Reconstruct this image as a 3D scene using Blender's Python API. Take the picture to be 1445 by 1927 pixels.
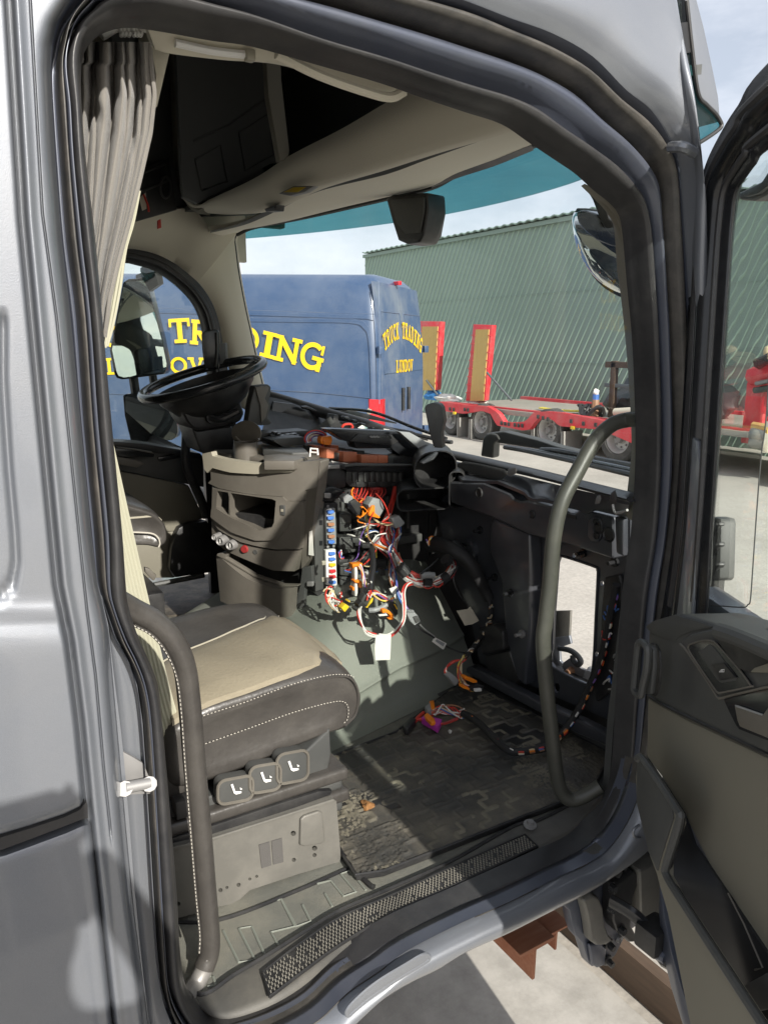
import bpy, bmesh, math, random
from mathutils import Vector, Matrix
random.seed(7)
for o in list(bpy.data.objects): bpy.data.objects.remove(o)
SC=bpy.context.scene; COL=SC.collection
R=math.radians
# ------------------------------------------------------------------ camera
F=1447.0; CX=722.5; CY=963.5
PITCH=R(12.4); YAW=R(31.6); CAM=Vector((0,0,2.1))
FW=Vector((math.sin(YAW)*math.cos(PITCH),math.cos(YAW)*math.cos(PITCH),-math.sin(PITCH)))
RT=Vector((math.cos(YAW),-math.sin(YAW),0)); UP=RT.cross(FW)
cd=bpy.data.cameras.new('camera'); cam=bpy.data.objects.new('camera',cd); COL.objects.link(cam)
cd.sensor_fit='HORIZONTAL'; cd.sensor_width=36.0; cd.lens=36.0*F/1445.0
cd.clip_start=0.02; cd.clip_end=3000
cam.matrix_world=Matrix(((RT.x,UP.x,-FW.x,CAM.x),(RT.y,UP.y,-FW.y,CAM.y),(RT.z,UP.z,-FW.z,CAM.z),(0,0,0,1)))
SC.camera=cam
SC.render.resolution_x=767; SC.render.resolution_y=1024
# ------------------------------------------------------------------ light
SUNV=Vector((-0.03,-1.0,0.53)).normalized()       # direction towards the sun
sd=bpy.data.lights.new('sun','SUN'); sd.energy=5.0; sd.angle=R(0.6); sd.color=(1.0,0.95,0.87)
sun=bpy.data.objects.new('sun',sd); COL.objects.link(sun)
sun.rotation_euler=SUNV.to_track_quat('Z','Y').to_euler()
EL=math.asin(SUNV.z); AZ=math.atan2(SUNV.x,SUNV.y)
w=bpy.data.worlds.new('World'); SC.world=w; w.use_nodes=True
nt=w.node_tree; nt.nodes.clear()
def N(t,kind,**kw):
    n=t.nodes.new(kind)
    for k,v in kw.items():
        if k.startswith('i_'):
            key=k[2:]; key=int(key) if key.isdigit() else key.replace('_',' ')
            n.inputs[key].default_value=v
        else: setattr(n,k,v)
    return n
sky=N(nt,'ShaderNodeTexSky',sky_type='NISHITA',sun_disc=False,sun_elevation=EL,sun_rotation=AZ,altitude=50,air_density=1.0,dust_density=2.2,ozone_density=1.0)
tc=N(nt,'ShaderNodeTexCoord')
mp=N(nt,'ShaderNodeMapping'); mp.inputs['Scale'].default_value=(1,1,2.6)
no=N(nt,'ShaderNodeTexNoise',i_Scale=2.3,i_Detail=7.0,i_Roughness=0.6)
cr=N(nt,'ShaderNodeValToRGB'); cr.color_ramp.elements[0].position=0.38; cr.color_ramp.elements[1].position=0.66
cr.color_ramp.elements[0].color=(0.42,0.42,0.42,1); cr.color_ramp.elements[1].color=(0.96,0.96,0.96,1)
mx=N(nt,'ShaderNodeMix',data_type='RGBA'); mx.inputs[7].default_value=(9.3,9.6,10.4,1)
bg=N(nt,'ShaderNodeBackground',i_Strength=0.09); wo=N(nt,'ShaderNodeOutputWorld')
L=nt.links.new
L(tc.outputs['Generated'],mp.inputs[0]);L(mp.outputs[0],no.inputs['Vector']);L(no.outputs[0],cr.inputs[0])
L(cr.outputs[0],mx.inputs[0]);L(sky.outputs[0],mx.inputs[6]);L(mx.outputs[2],bg.inputs[0]);L(bg.outputs[0],wo.inputs[0])
SC.view_settings.view_transform='Standard'; SC.view_settings.look='None'
SC.view_settings.exposure=0.42; SC.view_settings.gamma=1.0
try: SC.view_settings.use_curve_mapping=False
except Exception: pass
SC.render.engine='CYCLES'
SC.cycles.max_bounces=10; SC.cycles.transparent_max_bounces=16; SC.cycles.diffuse_bounces=5

# ------------------------------------------------------------------ projection: photo pixel -> point on a real plane
def ray(px,py): return FW+RT*((px-CX)/F)-UP*((py-CY)/F)
def at(px,py,X=None,Y=None,Z=None,P=None):
    d=ray(px,py)
    if X is not None: t=(X-CAM.x)/d.x
    elif Y is not None: t=(Y-CAM.y)/d.y
    elif Z is not None: t=(Z-CAM.z)/d.z
    else:
        q,n=P; t=(q-CAM).dot(n)/d.dot(n)
    return CAM+d*t
def vplane(a,b):                         # vertical plane through two (x,y) points
    a=Vector((a[0],a[1],0)); b=Vector((b[0],b[1],0)); t=(b-a).normalized()
    return (a,Vector((-t.y,t.x,0)))
def crop(sc,ox,oy):                      # a zoomed crop's own pixels -> photo pixels
    return lambda x,y:(ox+x/sc,oy+y/sc)
def pts(lst,**k): return [at(a,b,**k) for a,b in lst]

# ------------------------------------------------------------------ objects
OFF={}                                   # world offset of every object's local frame
def reg(o,parent):
    if parent is not None: o.parent=parent
def thing(name,label,cat,loc=(0,0,0),group=None):
    o=bpy.data.objects.new(name,None); COL.objects.link(o); o.empty_display_size=0.1
    o.location=loc; OFF[o.name]=Vector(loc); o['label']=label; o['category']=cat
    if group:o['group']=group
    return o
def tag(o,label,cat,group=None):
    o['label']=label;o['category']=cat
    if group:o['group']=group
    return o
def obj(name,V,Fc,mat,parent=None,smooth=True,sharp=35,bevel=0,seg=2,kind=None,label=None,uv=None):
    off=OFF[parent.name] if parent is not None else Vector((0,0,0))
    me=bpy.data.meshes.new(name)
    me.from_pydata([tuple(Vector(v)-off) for v in V],[],[tuple(f) for f in Fc]); me.update()
    bm=bmesh.new(); bm.from_mesh(me)
    bmesh.ops.remove_doubles(bm,verts=bm.verts,dist=1e-5)
    bmesh.ops.recalc_face_normals(bm,faces=bm.faces)
    if bevel>0:
        es=[e for e in bm.edges if len(e.link_faces)==2 and e.calc_face_angle(0)>R(28)]
        if es: bmesh.ops.bevel(bm,geom=es,offset=bevel,segments=seg,affect='EDGES',profile=0.6,clamp_overlap=True)
    bm.to_mesh(me); bm.free()
    if smooth:
        me.polygons.foreach_set('use_smooth',[True]*len(me.polygons))
        if sharp: me.set_sharp_from_angle(angle=R(sharp))
    if mat is not None: me.materials.append(mat)
    o=bpy.data.objects.new(name,me); COL.objects.link(o); OFF[o.name]=off
    if parent is not None: o.parent=parent; 
    if parent is not None and parent.type=='MESH': pass
    if kind:o['kind']=kind
    if label:o['label']=label
    return o
def copy_tree(o,parent=None,loc=None,rot=None):
    c=o.copy(); COL.objects.link(c); c.parent=parent
    OFF[c.name]=OFF.get(o.name,Vector((0,0,0)))
    if loc is not None: c.location=loc
    if rot is not None: c.rotation_euler=rot
    for ch in list(o.children): copy_tree(ch,c)
    return c
# --- shape collectors: return (V,F)
def join(*parts):
    V=[];Fc=[]
    for v,f in parts:
        n=len(V); V+=list(v); Fc+=[tuple(i+n for i in q) for q in f]
    return V,Fc
def boxvf(c,s,M=None):
    c=Vector(c); hx,hy,hz=s[0]/2,s[1]/2,s[2]/2
    V=[]
    for x in(-hx,hx):
        for y in(-hy,hy):
            for z in(-hz,hz):
                p=Vector((x,y,z)); p=(M@p) if M else p; V.append(c+p)
    return V,[(0,1,3,2),(4,6,7,5),(0,4,5,1),(2,3,7,6),(0,2,6,4),(1,5,7,3)]
def prism(poly,vec):
    n=len(poly); vec=Vector(vec); V=[Vector(p) for p in poly]+[Vector(p)+vec for p in poly]
    return V,[tuple(range(n)),tuple(range(2*n-1,n-1,-1))]+[(i,(i+1)%n,n+(i+1)%n,n+i) for i in range(n)]
def catmull(P,n=6,closed=False):
    P=[Vector(p) for p in P]; m=len(P); out=[]
    rng=range(m) if closed else range(m-1)
    for i in rng:
        p1=P[i];p2=P[(i+1)%m]
        p0=P[(i-1)%m] if (closed or i>0) else p1*2-p2
        p3=P[(i+2)%m] if (closed or i+2<m) else p2*2-p1
        for k in range(n):
            t=k/n
            out.append(0.5*((2*p1)+(p2-p0)*t+(2*p0-5*p1+4*p2-p3)*t*t+(3*p1-p0-3*p2+p3)*t*t*t))
    if not closed: out.append(P[-1])
    return out
def tubevf(P,r,seg=8,n=6,closed=False,smooth=True,cap=True,flat=None):
    Q=catmull(P,n,closed) if smooth and len(P)>2 else [Vector(p) for p in P]
    m=len(Q); V=[];Fc=[]
    rr=r if callable(r) else (lambda t:r)
    T=[]
    for i in range(m):
        a=Q[(i-1)%m] if (closed or i>0) else Q[i]; b=Q[(i+1)%m] if (closed or i<m-1) else Q[i]
        d=(b-a); T.append(d.normalized() if d.length>1e-9 else Vector((0,0,1)))
    up=Vector((0,0,1)) if abs(T[0].z)<0.9 else Vector((0,1,0))
    nrm=(up-T[0]*up.dot(T[0])).normalized()
    for i in range(m):
        nrm=(nrm-T[i]*nrm.dot(T[i])); nrm=nrm.normalized() if nrm.length>1e-6 else T[i].orthogonal().normalized()
        b=T[i].cross(nrm); ra=rr(i/max(1,m-1)); fl=flat or 1.0
        for k in range(seg):
            a=2*math.pi*k/seg; V.append(Q[i]+nrm*(ra*math.cos(a)*fl)+b*(ra*math.sin(a)))
    for i in range(m if closed else m-1):
        j=(i+1)%m
        for k in range(seg):
            k2=(k+1)%seg; Fc.append((i*seg+k,i*seg+k2,j*seg+k2,j*seg+k))
    if cap and not closed:
        Fc.append(tuple(range(seg-1,-1,-1))); Fc.append(tuple((m-1)*seg+k for k in range(seg)))
    return V,Fc
def gridvf(rows,closeU=False,closeV=False):
    nr=len(rows);nc=len(rows[0]); V=[Vector(p) for r in rows for p in r]; Fc=[]
    for i in range(nr if closeV else nr-1):
        for j in range(nc if closeU else nc-1):
            i2=(i+1)%nr;j2=(j+1)%nc
            Fc.append((i*nc+j,i*nc+j2,i2*nc+j2,i2*nc+j))
    return V,Fc
def resample(P,n):
    P=[Vector(p) for p in P]; d=[0]
    for a,b in zip(P,P[1:]): d.append(d[-1]+(b-a).length)
    out=[];k=0
    for i in range(n):
        t=d[-1]*i/(n-1)
        while k<len(P)-2 and d[k+1]<t: k+=1
        u=(t-d[k])/max(1e-9,d[k+1]-d[k]); out.append(P[k].lerp(P[k+1],min(1,max(0,u))))
    return out
def ruled(A,B,nu=24,nv=8,bulge=(0,0,0),curve=True):
    A=resample(catmull(A,6) if curve and len(A)>2 else A,nu); B=resample(catmull(B,6) if curve and len(B)>2 else B,nu); bu=Vector(bulge)
    return gridvf([[a.lerp(b,v/nv)+bu*math.sin(math.pi*v/nv) for a,b in zip(A,B)] for v in range(nv+1)])
def lathe(prof,c,axis,seg=24,cap=False):
    ax=Vector(axis).normalized(); u=ax.orthogonal().normalized(); v=ax.cross(u); c=Vector(c)
    rows=[[c+ax*h+u*(r*math.cos(2*math.pi*k/seg))+v*(r*math.sin(2*math.pi*k/seg)) for k in range(seg)] for r,h in prof]
    V,Fc=gridvf(rows,closeU=True)
    if cap:
        Fc.append(tuple(range(seg))); n=len(prof)-1; Fc.append(tuple(n*seg+k for k in range(seg)))
    return V,Fc
def solid(vf,vec):
    """give a sheet thickness along a vector"""
    V,Fc=vf; n=len(V); vec=Vector(vec); cnt={}
    for f in Fc:
        for a,b in zip(f,f[1:]+f[:1]): cnt[(a,b)]=cnt.get((a,b),0)+1
    V2=list(V)+[Vector(p)+vec for p in V]; F2=list(Fc)+[tuple(i+n for i in reversed(f)) for f in Fc]
    for (a,b) in cnt:
        if (b,a) not in cnt: F2.append((b,a,a+n,b+n))
    return V2,F2
def interp(tbl,x):
    if x<=tbl[0][0]:
        (a,b),(c,d)=tbl[0],tbl[1]
    elif x>=tbl[-1][0]:
        (a,b),(c,d)=tbl[-2],tbl[-1]
    else:
        for (a,b),(c,d) in zip(tbl,tbl[1:]):
            if a<=x<=c: break
    return b+(d-b)*(x-a)/(c-a)

# ------------------------------------------------------------------ materials
def mat(name,col,rough=0.5,metal=0.0,var=0.0,vscale=8,dust=None,dustamt=0.0,dscale=6,bump=0.0,bscale=200,coat=0.0,coatr=0.05,spec=0.5,btype='noise',alpha=None,stretch=None,sheen=0):
    m=bpy.data.materials.new(name); m.use_nodes=True; t=m.node_tree; b=t.nodes['Principled BSDF']
    b.inputs['Roughness'].default_value=rough; b.inputs['Metallic'].default_value=metal
    b.inputs['Coat Weight'].default_value=coat; b.inputs['Coat Roughness'].default_value=coatr
    b.inputs['Specular IOR Level'].default_value=spec
    if sheen: b.inputs['Sheen Weight'].default_value=sheen
    b.inputs['Base Color'].default_value=(*col,1)
    tcn=N(t,'ShaderNodeTexCoord'); src=tcn.outputs['Object']
    if stretch:
        mpn=N(t,'ShaderNodeMapping'); mpn.inputs['Scale'].default_value=stretch; t.links.new(src,mpn.inputs[0]); src=mpn.outputs[0]
    last=None
    if var>0:
        n=N(t,'ShaderNodeTexNoise',i_Scale=vscale,i_Detail=6.0,i_Roughness=0.65); t.links.new(src,n.inputs['Vector'])
        mm=N(t,'ShaderNodeMix',data_type='RGBA'); mm.inputs[6].default_value=(*[max(0,c*(1-var)) for c in col],1); mm.inputs[7].default_value=(*[min(1,c*(1+var)) for c in col],1)
        t.links.new(n.outputs[0],mm.inputs[0]); last=mm.outputs[2]
        rm=N(t,'ShaderNodeMapRange'); rm.inputs[3].default_value=max(0.02,rough-0.12*min(1,var*3)); rm.inputs[4].default_value=min(1,rough+0.12*min(1,var*3))
        t.links.new(n.outputs[0],rm.inputs[0]); t.links.new(rm.outputs[0],b.inputs['Roughness'])
    if dust:
        n2=N(t,'ShaderNodeTexNoise',i_Scale=dscale,i_Detail=9.0,i_Roughness=0.72); t.links.new(src,n2.inputs['Vector'])
        rp=N(t,'ShaderNodeMapRange'); rp.inputs[1].default_value=0.42;rp.inputs[2].default_value=0.72; rp.inputs[3].default_value=0; rp.inputs[4].default_value=dustamt
        t.links.new(n2.outputs[0],rp.inputs[0])
        m2=N(t,'ShaderNodeMix',data_type='RGBA'); m2.inputs[7].default_value=(*dust,1)
        if last: t.links.new(last,m2.inputs[6])
        else: m2.inputs[6].default_value=(*col,1)
        t.links.new(rp.outputs[0],m2.inputs[0]); last=m2.outputs[2]
    if last: t.links.new(last,b.inputs['Base Color'])
    if bump>0:
        if btype=='voronoi': n3=N(t,'ShaderNodeTexVoronoi',i_Scale=bscale)
        elif btype=='wave':
            n3=N(t,'ShaderNodeTexWave',i_Scale=bscale,i_Distortion=0.6); n3.inputs['Detail'].default_value=1
        else: n3=N(t,'ShaderNodeTexNoise',i_Scale=bscale,i_Detail=3.0)
        t.links.new(src,n3.inputs['Vector'])
        bn=N(t,'ShaderNodeBump',i_Strength=bump,i_Distance=0.002); t.links.new(n3.outputs[0],bn.inputs['Height']); t.links.new(bn.outputs[0],b.inputs['Normal'])
    return m
def glass(name,tint=(0.94,0.97,0.96),gloss=1.0,dust=1.0):
    m=bpy.data.materials.new(name); m.use_nodes=True; t=m.node_tree; t.nodes.clear()
    o=N(t,'ShaderNodeOutputMaterial'); tr=N(t,'ShaderNodeBsdfTransparent'); tr.inputs[0].default_value=(*tint,1)
    gl=N(t,'ShaderNodeBsdfGlossy',i_Roughness=0.02); gl.inputs[0].default_value=(1,1,1,1)
    lw=N(t,'ShaderNodeLayerWeight',i_Blend=0.5); fr=N(t,'ShaderNodeMath',operation='POWER'); fr.inputs[1].default_value=5.0; t.links.new(lw.outputs['Facing'],fr.inputs[0]); mu=N(t,'ShaderNodeMath',operation='MULTIPLY_ADD'); mu.inputs[1].default_value=gloss; mu.inputs[2].default_value=0.045*gloss
    ms=N(t,'ShaderNodeMixShader')
    # thin dust that scatters a little light
    df=N(t,'ShaderNodeBsdfDiffuse'); df.inputs[0].default_value=(0.6,0.6,0.58,1); m2=N(t,'ShaderNodeMixShader')
    tcn=N(t,'ShaderNodeTexCoord'); nn=N(t,'ShaderNodeTexNoise',i_Scale=5.0,i_Detail=8.0,i_Roughness=0.7); rp=N(t,'ShaderNodeMapRange'); rp.inputs[1].default_value=.45; rp.inputs[2].default_value=.8; rp.inputs[3].default_value=0.012*dust; rp.inputs[4].default_value=.07*dust
    l=t.links.new
    l(tcn.outputs['Object'],nn.inputs['Vector']); l(nn.outputs[0],rp.inputs[0]); l(rp.outputs[0],m2.inputs[0])
    l(fr.outputs[0],mu.inputs[0]); l(mu.outputs[0],ms.inputs[0]); l(tr.outputs[0],ms.inputs[1]); l(gl.outputs[0],ms.inputs[2])
    l(ms.outputs[0],m2.inputs[1]); l(df.outputs[0],m2.inputs[2]); l(m2.outputs[0],o.inputs[0])
    return m
M={}
def paintmat(name,col,metal=0.42,rough=0.46,flake=0.18):
    m=mat(name,col,rough=rough,metal=metal,var=0.16,vscale=700,coat=0.9,coatr=0.07,dust=(0.27,0.27,0.26),dustamt=0.2,dscale=5)
    t=m.node_tree; b=t.nodes['Principled BSDF']
    tcn=N(t,'ShaderNodeTexCoord'); v=N(t,'ShaderNodeTexNoise',i_Scale=900.0,i_Detail=2.0)
    bn=N(t,'ShaderNodeBump',i_Strength=flake,i_Distance=0.0014)
    t.links.new(tcn.outputs['Object'],v.inputs['Vector']); t.links.new(v.outputs[0],bn.inputs['Height']); t.links.new(bn.outputs[0],b.inputs['Normal'])
    return m
M['paint']=paintmat('grey_metallic_paint',(0.185,0.198,0.222))
M['paint_in']=mat('dark_primer_paint',(0.075,0.085,0.115),rough=0.36,metal=0.25,var=0.15,vscale=5,coat=0.3,coatr=0.2,dust=(0.2,0.2,0.19),dustamt=0.15)
M['bulk']=mat('bulkhead_paint',(0.056,0.06,0.07),rough=0.34,metal=0.2,var=0.2,vscale=6,coat=0.4,coatr=0.15,dust=(0.13,0.13,0.125),dustamt=0.2,dscale=7)
M['rubber']=mat('seal_rubber',(0.028,0.028,0.03),rough=0.4,var=0.3,vscale=5,dust=(0.10,0.097,0.092),dustamt=0.4,dscale=7,bump=0.06,bscale=180)
M['rubber_dusty']=mat('dusty_seal_rubber',(0.045,0.043,0.04),rough=0.42,var=0.3,vscale=7,dust=(0.19,0.17,0.145),dustamt=0.4,dscale=11,bump=0.08,bscale=160)
M['black']=mat('black_plastic',(0.018,0.018,0.019),rough=0.42,var=0.25,vscale=12,bump=0.12,bscale=900,dust=(0.14,0.135,0.125),dustamt=0.25,dscale=9)
M['black_gloss']=mat('smooth_black_plastic',(0.015,0.016,0.018),rough=0.2,var=0.2,vscale=10,dust=(0.15,0.15,0.15),dustamt=0.15)
M['dark_trim']=mat('charcoal_trim',(0.062,0.064,0.062),rough=0.5,var=0.12,vscale=6,bump=0.18,bscale=1100,dust=(0.18,0.17,0.15),dustamt=0.15)
M['sill']=mat('dusty_sill_plastic',(0.075,0.073,0.067),rough=.6,var=.2,vscale=7,dust=(.17,.158,.132),dustamt=.6,dscale=6,bump=.15,bscale=700)
M['console']=mat('brown_grey_plastic',(0.125,0.114,0.096),rough=0.46,var=0.1,vscale=5,bump=0.15,bscale=1200,dust=(0.3,0.28,0.24),dustamt=0.2)
M['console_light']=mat('sand_plastic',(0.36,0.335,0.265),rough=0.45,var=0.06,vscale=5,bump=0.1,bscale=1100)
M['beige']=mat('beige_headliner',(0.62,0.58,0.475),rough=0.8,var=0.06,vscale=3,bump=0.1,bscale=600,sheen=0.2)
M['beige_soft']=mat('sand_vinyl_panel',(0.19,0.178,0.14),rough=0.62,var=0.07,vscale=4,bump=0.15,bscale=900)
M['cavity']=mat('dark_shelf_lining',(0.10,0.104,0.10),rough=0.75,var=0.2,vscale=3,bump=0.1,bscale=500)
M['leather']=mat('dark_leather',(0.052,0.048,0.044),rough=0.34,var=0.3,vscale=11,bump=0.4,bscale=75,dust=(0.14,0.13,0.115),dustamt=0.3,dscale=8)
M['leather_beige']=mat('beige_leather',(0.285,0.25,0.182),rough=0.5,var=0.2,vscale=9,bump=0.5,bscale=160,dust=(0.2,.17,.12),dustamt=.25,dscale=11)
M['stitch']=mat('cream_thread',(0.50,0.47,0.41),rough=0.8)
M['ribcloth']=mat('cream_ribbed_cloth',(0.40,0.39,0.295),rough=0.85,var=0.06,vscale=6,bump=0.2,bscale=700)
M['curtain']=mat('grey_woven_curtain',(0.20,0.187,0.168),rough=0.9,var=0.12,vscale=4,bump=0.5,bscale=900,sheen=0.3)
M['tunnel']=mat('grey_rubber_mat',(0.20,0.215,0.185),rough=0.52,var=0.13,vscale=3,bump=0.45,bscale=420,dust=(0.25,0.25,0.21),dustamt=0.35,dscale=5)
M['carpet']=mat('worn_grey_carpet',(0.15,0.152,0.132),rough=0.9,var=0.25,vscale=10,bump=0.7,bscale=700,dust=(0.3,0.28,0.22),dustamt=0.5,dscale=9)
M['bare_metal']=mat('grey_painted_plinth',(0.15,0.145,0.13),rough=0.5,metal=0.15,var=0.08,vscale=6,dust=(0.33,0.31,0.27),dustamt=0.3,dscale=6,bump=0.1,bscale=300)
M['steel']=mat('bare_steel',(0.27,0.265,0.26),rough=0.55,metal=0.35,var=0.15,vscale=20)
M['chrome']=mat('chrome',(0.8,0.8,0.8),rough=0.05,metal=1.0)
M['mirror']=mat('mirror_glass',(0.62,0.65,0.64),rough=0.015,metal=1.0)
M['white_pl']=mat('white_plastic',(0.78,0.77,0.74),rough=0.45,var=0.04)
M['tape']=mat('black_cloth_tape',(0.02,0.02,0.021),rough=0.62,var=0.3,vscale=30,bump=0.4,bscale=400)
M['conduit']=mat('black_conduit',(0.022,0.022,0.023),rough=0.45,var=0.3,vscale=15)
M['relay']=mat('brick_red_relay',(0.42,0.12,0.055),rough=0.5,var=0.12,vscale=14,dust=(0.5,0.3,0.2),dustamt=0.25,dscale=20)
M['relay_dark']=mat('charcoal_relay',(0.05,0.052,0.05),rough=0.5,var=0.12,vscale=14)
def wc(n,c): M[n]=M['wire_'+n]=mat('wire_'+n,c,rough=0.45,var=0.08,vscale=20)
for n,c in dict(red=(0.55,0.045,0.03),dkred=(0.3,0.03,0.03),white=(0.72,0.7,0.65),blue=(0.06,0.16,0.45),orange=(0.85,0.24,0.02),yellow=(0.75,0.6,0.08),grey=(0.3,0.3,0.29),pink=(0.65,0.2,0.2),brown=(0.3,0.16,0.09),violet=(0.22,0.12,0.4),cream=(0.62,0.5,0.3),magenta=(0.5,0.05,0.4),green=(0.2,0.4,0.12)).items(): wc(n,c)
M['orange_pl']=mat('orange_lock_plastic',(0.9,0.25,0.015),rough=0.4,var=0.06)
M['grey_pl']=mat('grey_connector_plastic',(0.27,0.28,0.28),rough=0.5,var=0.08)
M['fuse_blue']=mat('fuse_blue',(0.09,0.22,0.62),rough=0.3); M['fuse_brown']=mat('fuse_brown',(0.42,0.2,0.11),rough=0.35); M['fuse_yellow']=mat('fuse_yellow',(0.8,0.55,0.03),rough=0.3); M['fuse_red']=mat('fuse_red',(0.65,0.04,0.05),rough=0.3)
M['label_white']=mat('paper_tag',(0.72,0.71,0.66),rough=0.7,var=0.05,vscale=30)
M['label_cream']=mat('cream_tag',(0.6,0.55,0.44),rough=0.7,var=0.06,vscale=30)
M['glass']=glass('window_glass',gloss=0.25); M['door_glass']=glass('door_glass',(0.93,0.96,0.945),gloss=0.6,dust=0.12)
M['teal']=glass('teal_acrylic',(0.33,0.56,0.58),gloss=0.4)
M['van']=mat('van_blue_paint',(0.03,0.066,0.145),rough=0.4,var=0.12,vscale=1.2,coat=0.8,coatr=0.12,dust=(0.17,0.2,0.25),dustamt=0.35,dscale=1.5)
M['van_rear']=mat('van_blue_paint_dusty',(0.06,0.10,0.19),rough=0.5,var=0.12,vscale=1.5,coat=0.4,coatr=0.2,dust=(0.26,0.28,0.3),dustamt=0.7,dscale=1.3)
M['yellow_letter']=mat('yellow_lettering',(0.85,0.55,0.01),rough=0.45)
M['redlens']=mat('red_lens',(0.6,0.015,0.025),rough=0.15,coat=1)
M['trailer_red']=mat('trailer_red_paint',(0.66,0.03,0.045),rough=0.42,var=0.15,vscale=2,dust=(0.45,0.3,0.26),dustamt=0.4,dscale=3)
M['ply']=mat('yellow_plywood',(0.55,0.38,0.13),rough=0.75,var=0.18,vscale=3,stretch=(6,6,1))
M['tyre']=mat('dusty_tyre',(0.06,0.058,0.055),rough=0.85,var=0.25,vscale=8,dust=(0.2,0.19,0.17),dustamt=0.4)
M['rim']=mat('silver_rim',(0.5,0.5,0.48),rough=0.45,metal=0.3,var=0.15,vscale=9)
M['deck']=mat('dusty_deck',(0.35,0.33,0.28),rough=0.85,var=0.2,vscale=3)
M['flap']=mat('grey_mudflap',(0.3,0.29,0.27),rough=0.8,var=0.15,vscale=3)
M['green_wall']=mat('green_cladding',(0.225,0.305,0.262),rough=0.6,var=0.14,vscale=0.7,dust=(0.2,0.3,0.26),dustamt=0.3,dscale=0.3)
M['green_rib']=mat('sunlit_green_cladding_rib',(0.34,0.47,0.385),rough=0.6,var=0.05,vscale=0.5)  # sun catching the ribs is put into this paler green
M['ground']=mat('gravel_yard',(0.47,0.44,0.39),rough=0.95,var=0.45,vscale=38,dust=(0.27,0.25,0.22),dustamt=0.6,dscale=0.6,bump=0.8,bscale=45,spec=0.2)
M['slab']=mat('concrete',(0.43,0.41,0.37),rough=0.9,var=0.22,vscale=5,dust=(0.20,0.19,0.165),dustamt=0.6,dscale=7,bump=0.2,bscale=90)
M['timber']=mat('red_brown_timber',(0.33,0.12,0.06),rough=0.7,var=0.25,vscale=6,stretch=(1,8,8),dust=(0.45,0.3,0.2),dustamt=0.3)
M['timber2']=mat('old_timber',(0.085,0.056,0.036),rough=0.85,var=0.5,vscale=8,stretch=(8,1,8))
M['pipe']=mat('grey_pipe',(0.10,0.115,0.12),rough=0.6,var=0.15,vscale=4)
M['tarp']=mat('dark_tarpaulin',(0.03,0.032,0.033),rough=0.45,var=0.2,vscale=3,bump=1.0,bscale=9)
# ================================================================== SETTING
def ground():
    n=90; rows=[]
    ext=[-400,-150,-60,-25,-12]+[ -8+i*0.5 for i in range(70)]+[30,36,50,80,160,400]
    rnd=random.Random(3)
    for y in ext:
        rows.append([Vector((x,y,(0.012*math.sin(x*1.7+y)+0.015*math.sin(y*1.3-x*.7)) if (abs(x)<30 and 3<y<30) else 0.0)) for x in ext])
    return obj('ground',*gridvf(rows),M['ground'],kind='structure')
ground()
# concrete pad the cab is standing over
p=[Vector((-2.5,0.2,0.02)),Vector((1.76,0.2,0.02)),Vector((1.76,5.0,0.02)),Vector((-2.5,5.0,0.02))]
obj('concrete_pad',*prism(p,(0,0,-0.1)),M['slab'],kind='structure',bevel=0.01)
# --- supports under the cab
b=boxvf((1.83,2.0,0.075),(0.045,3.6,0.14)); tag(obj('ground_beam',*b,M['timber2'],bevel=0.006),'long dark brown timber lying on the ground beside the concrete pad','beam')
root=thing('steel_support','rusty red-brown steel channel end sticking out under the door sill','steel beam',(1.3,1.4,0.5))
a0=at(941,1757,Z=0.5);a1=at(1010,1826,Z=0.42); 
ch=[(-0.07,0.0),(0.08,0.0),(0.08,-0.01),(0.002,-0.012),(0.0,-0.10),(-0.012,-0.10),(-0.012,-0.012),(-0.07,-0.01)]
pol=[Vector((1.235+u*0.8,1.25,0.565+v)) for u,v in ch]
obj('web',*prism(pol,(0,1.6,0)),M['timber'],root,bevel=0.002)
pol=[Vector((1.33+u*0.6,1.27,0.555+v*.6)) for u,v in ch]
obj('clip',*prism(pol,(0,0.5,0)),M['timber'],root,bevel=0.002)
obj('spacer',*boxvf((1.27,2.6,0.25),(0.2,0.2,0.45)),M['timber2'],root,bevel=0.005)

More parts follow.
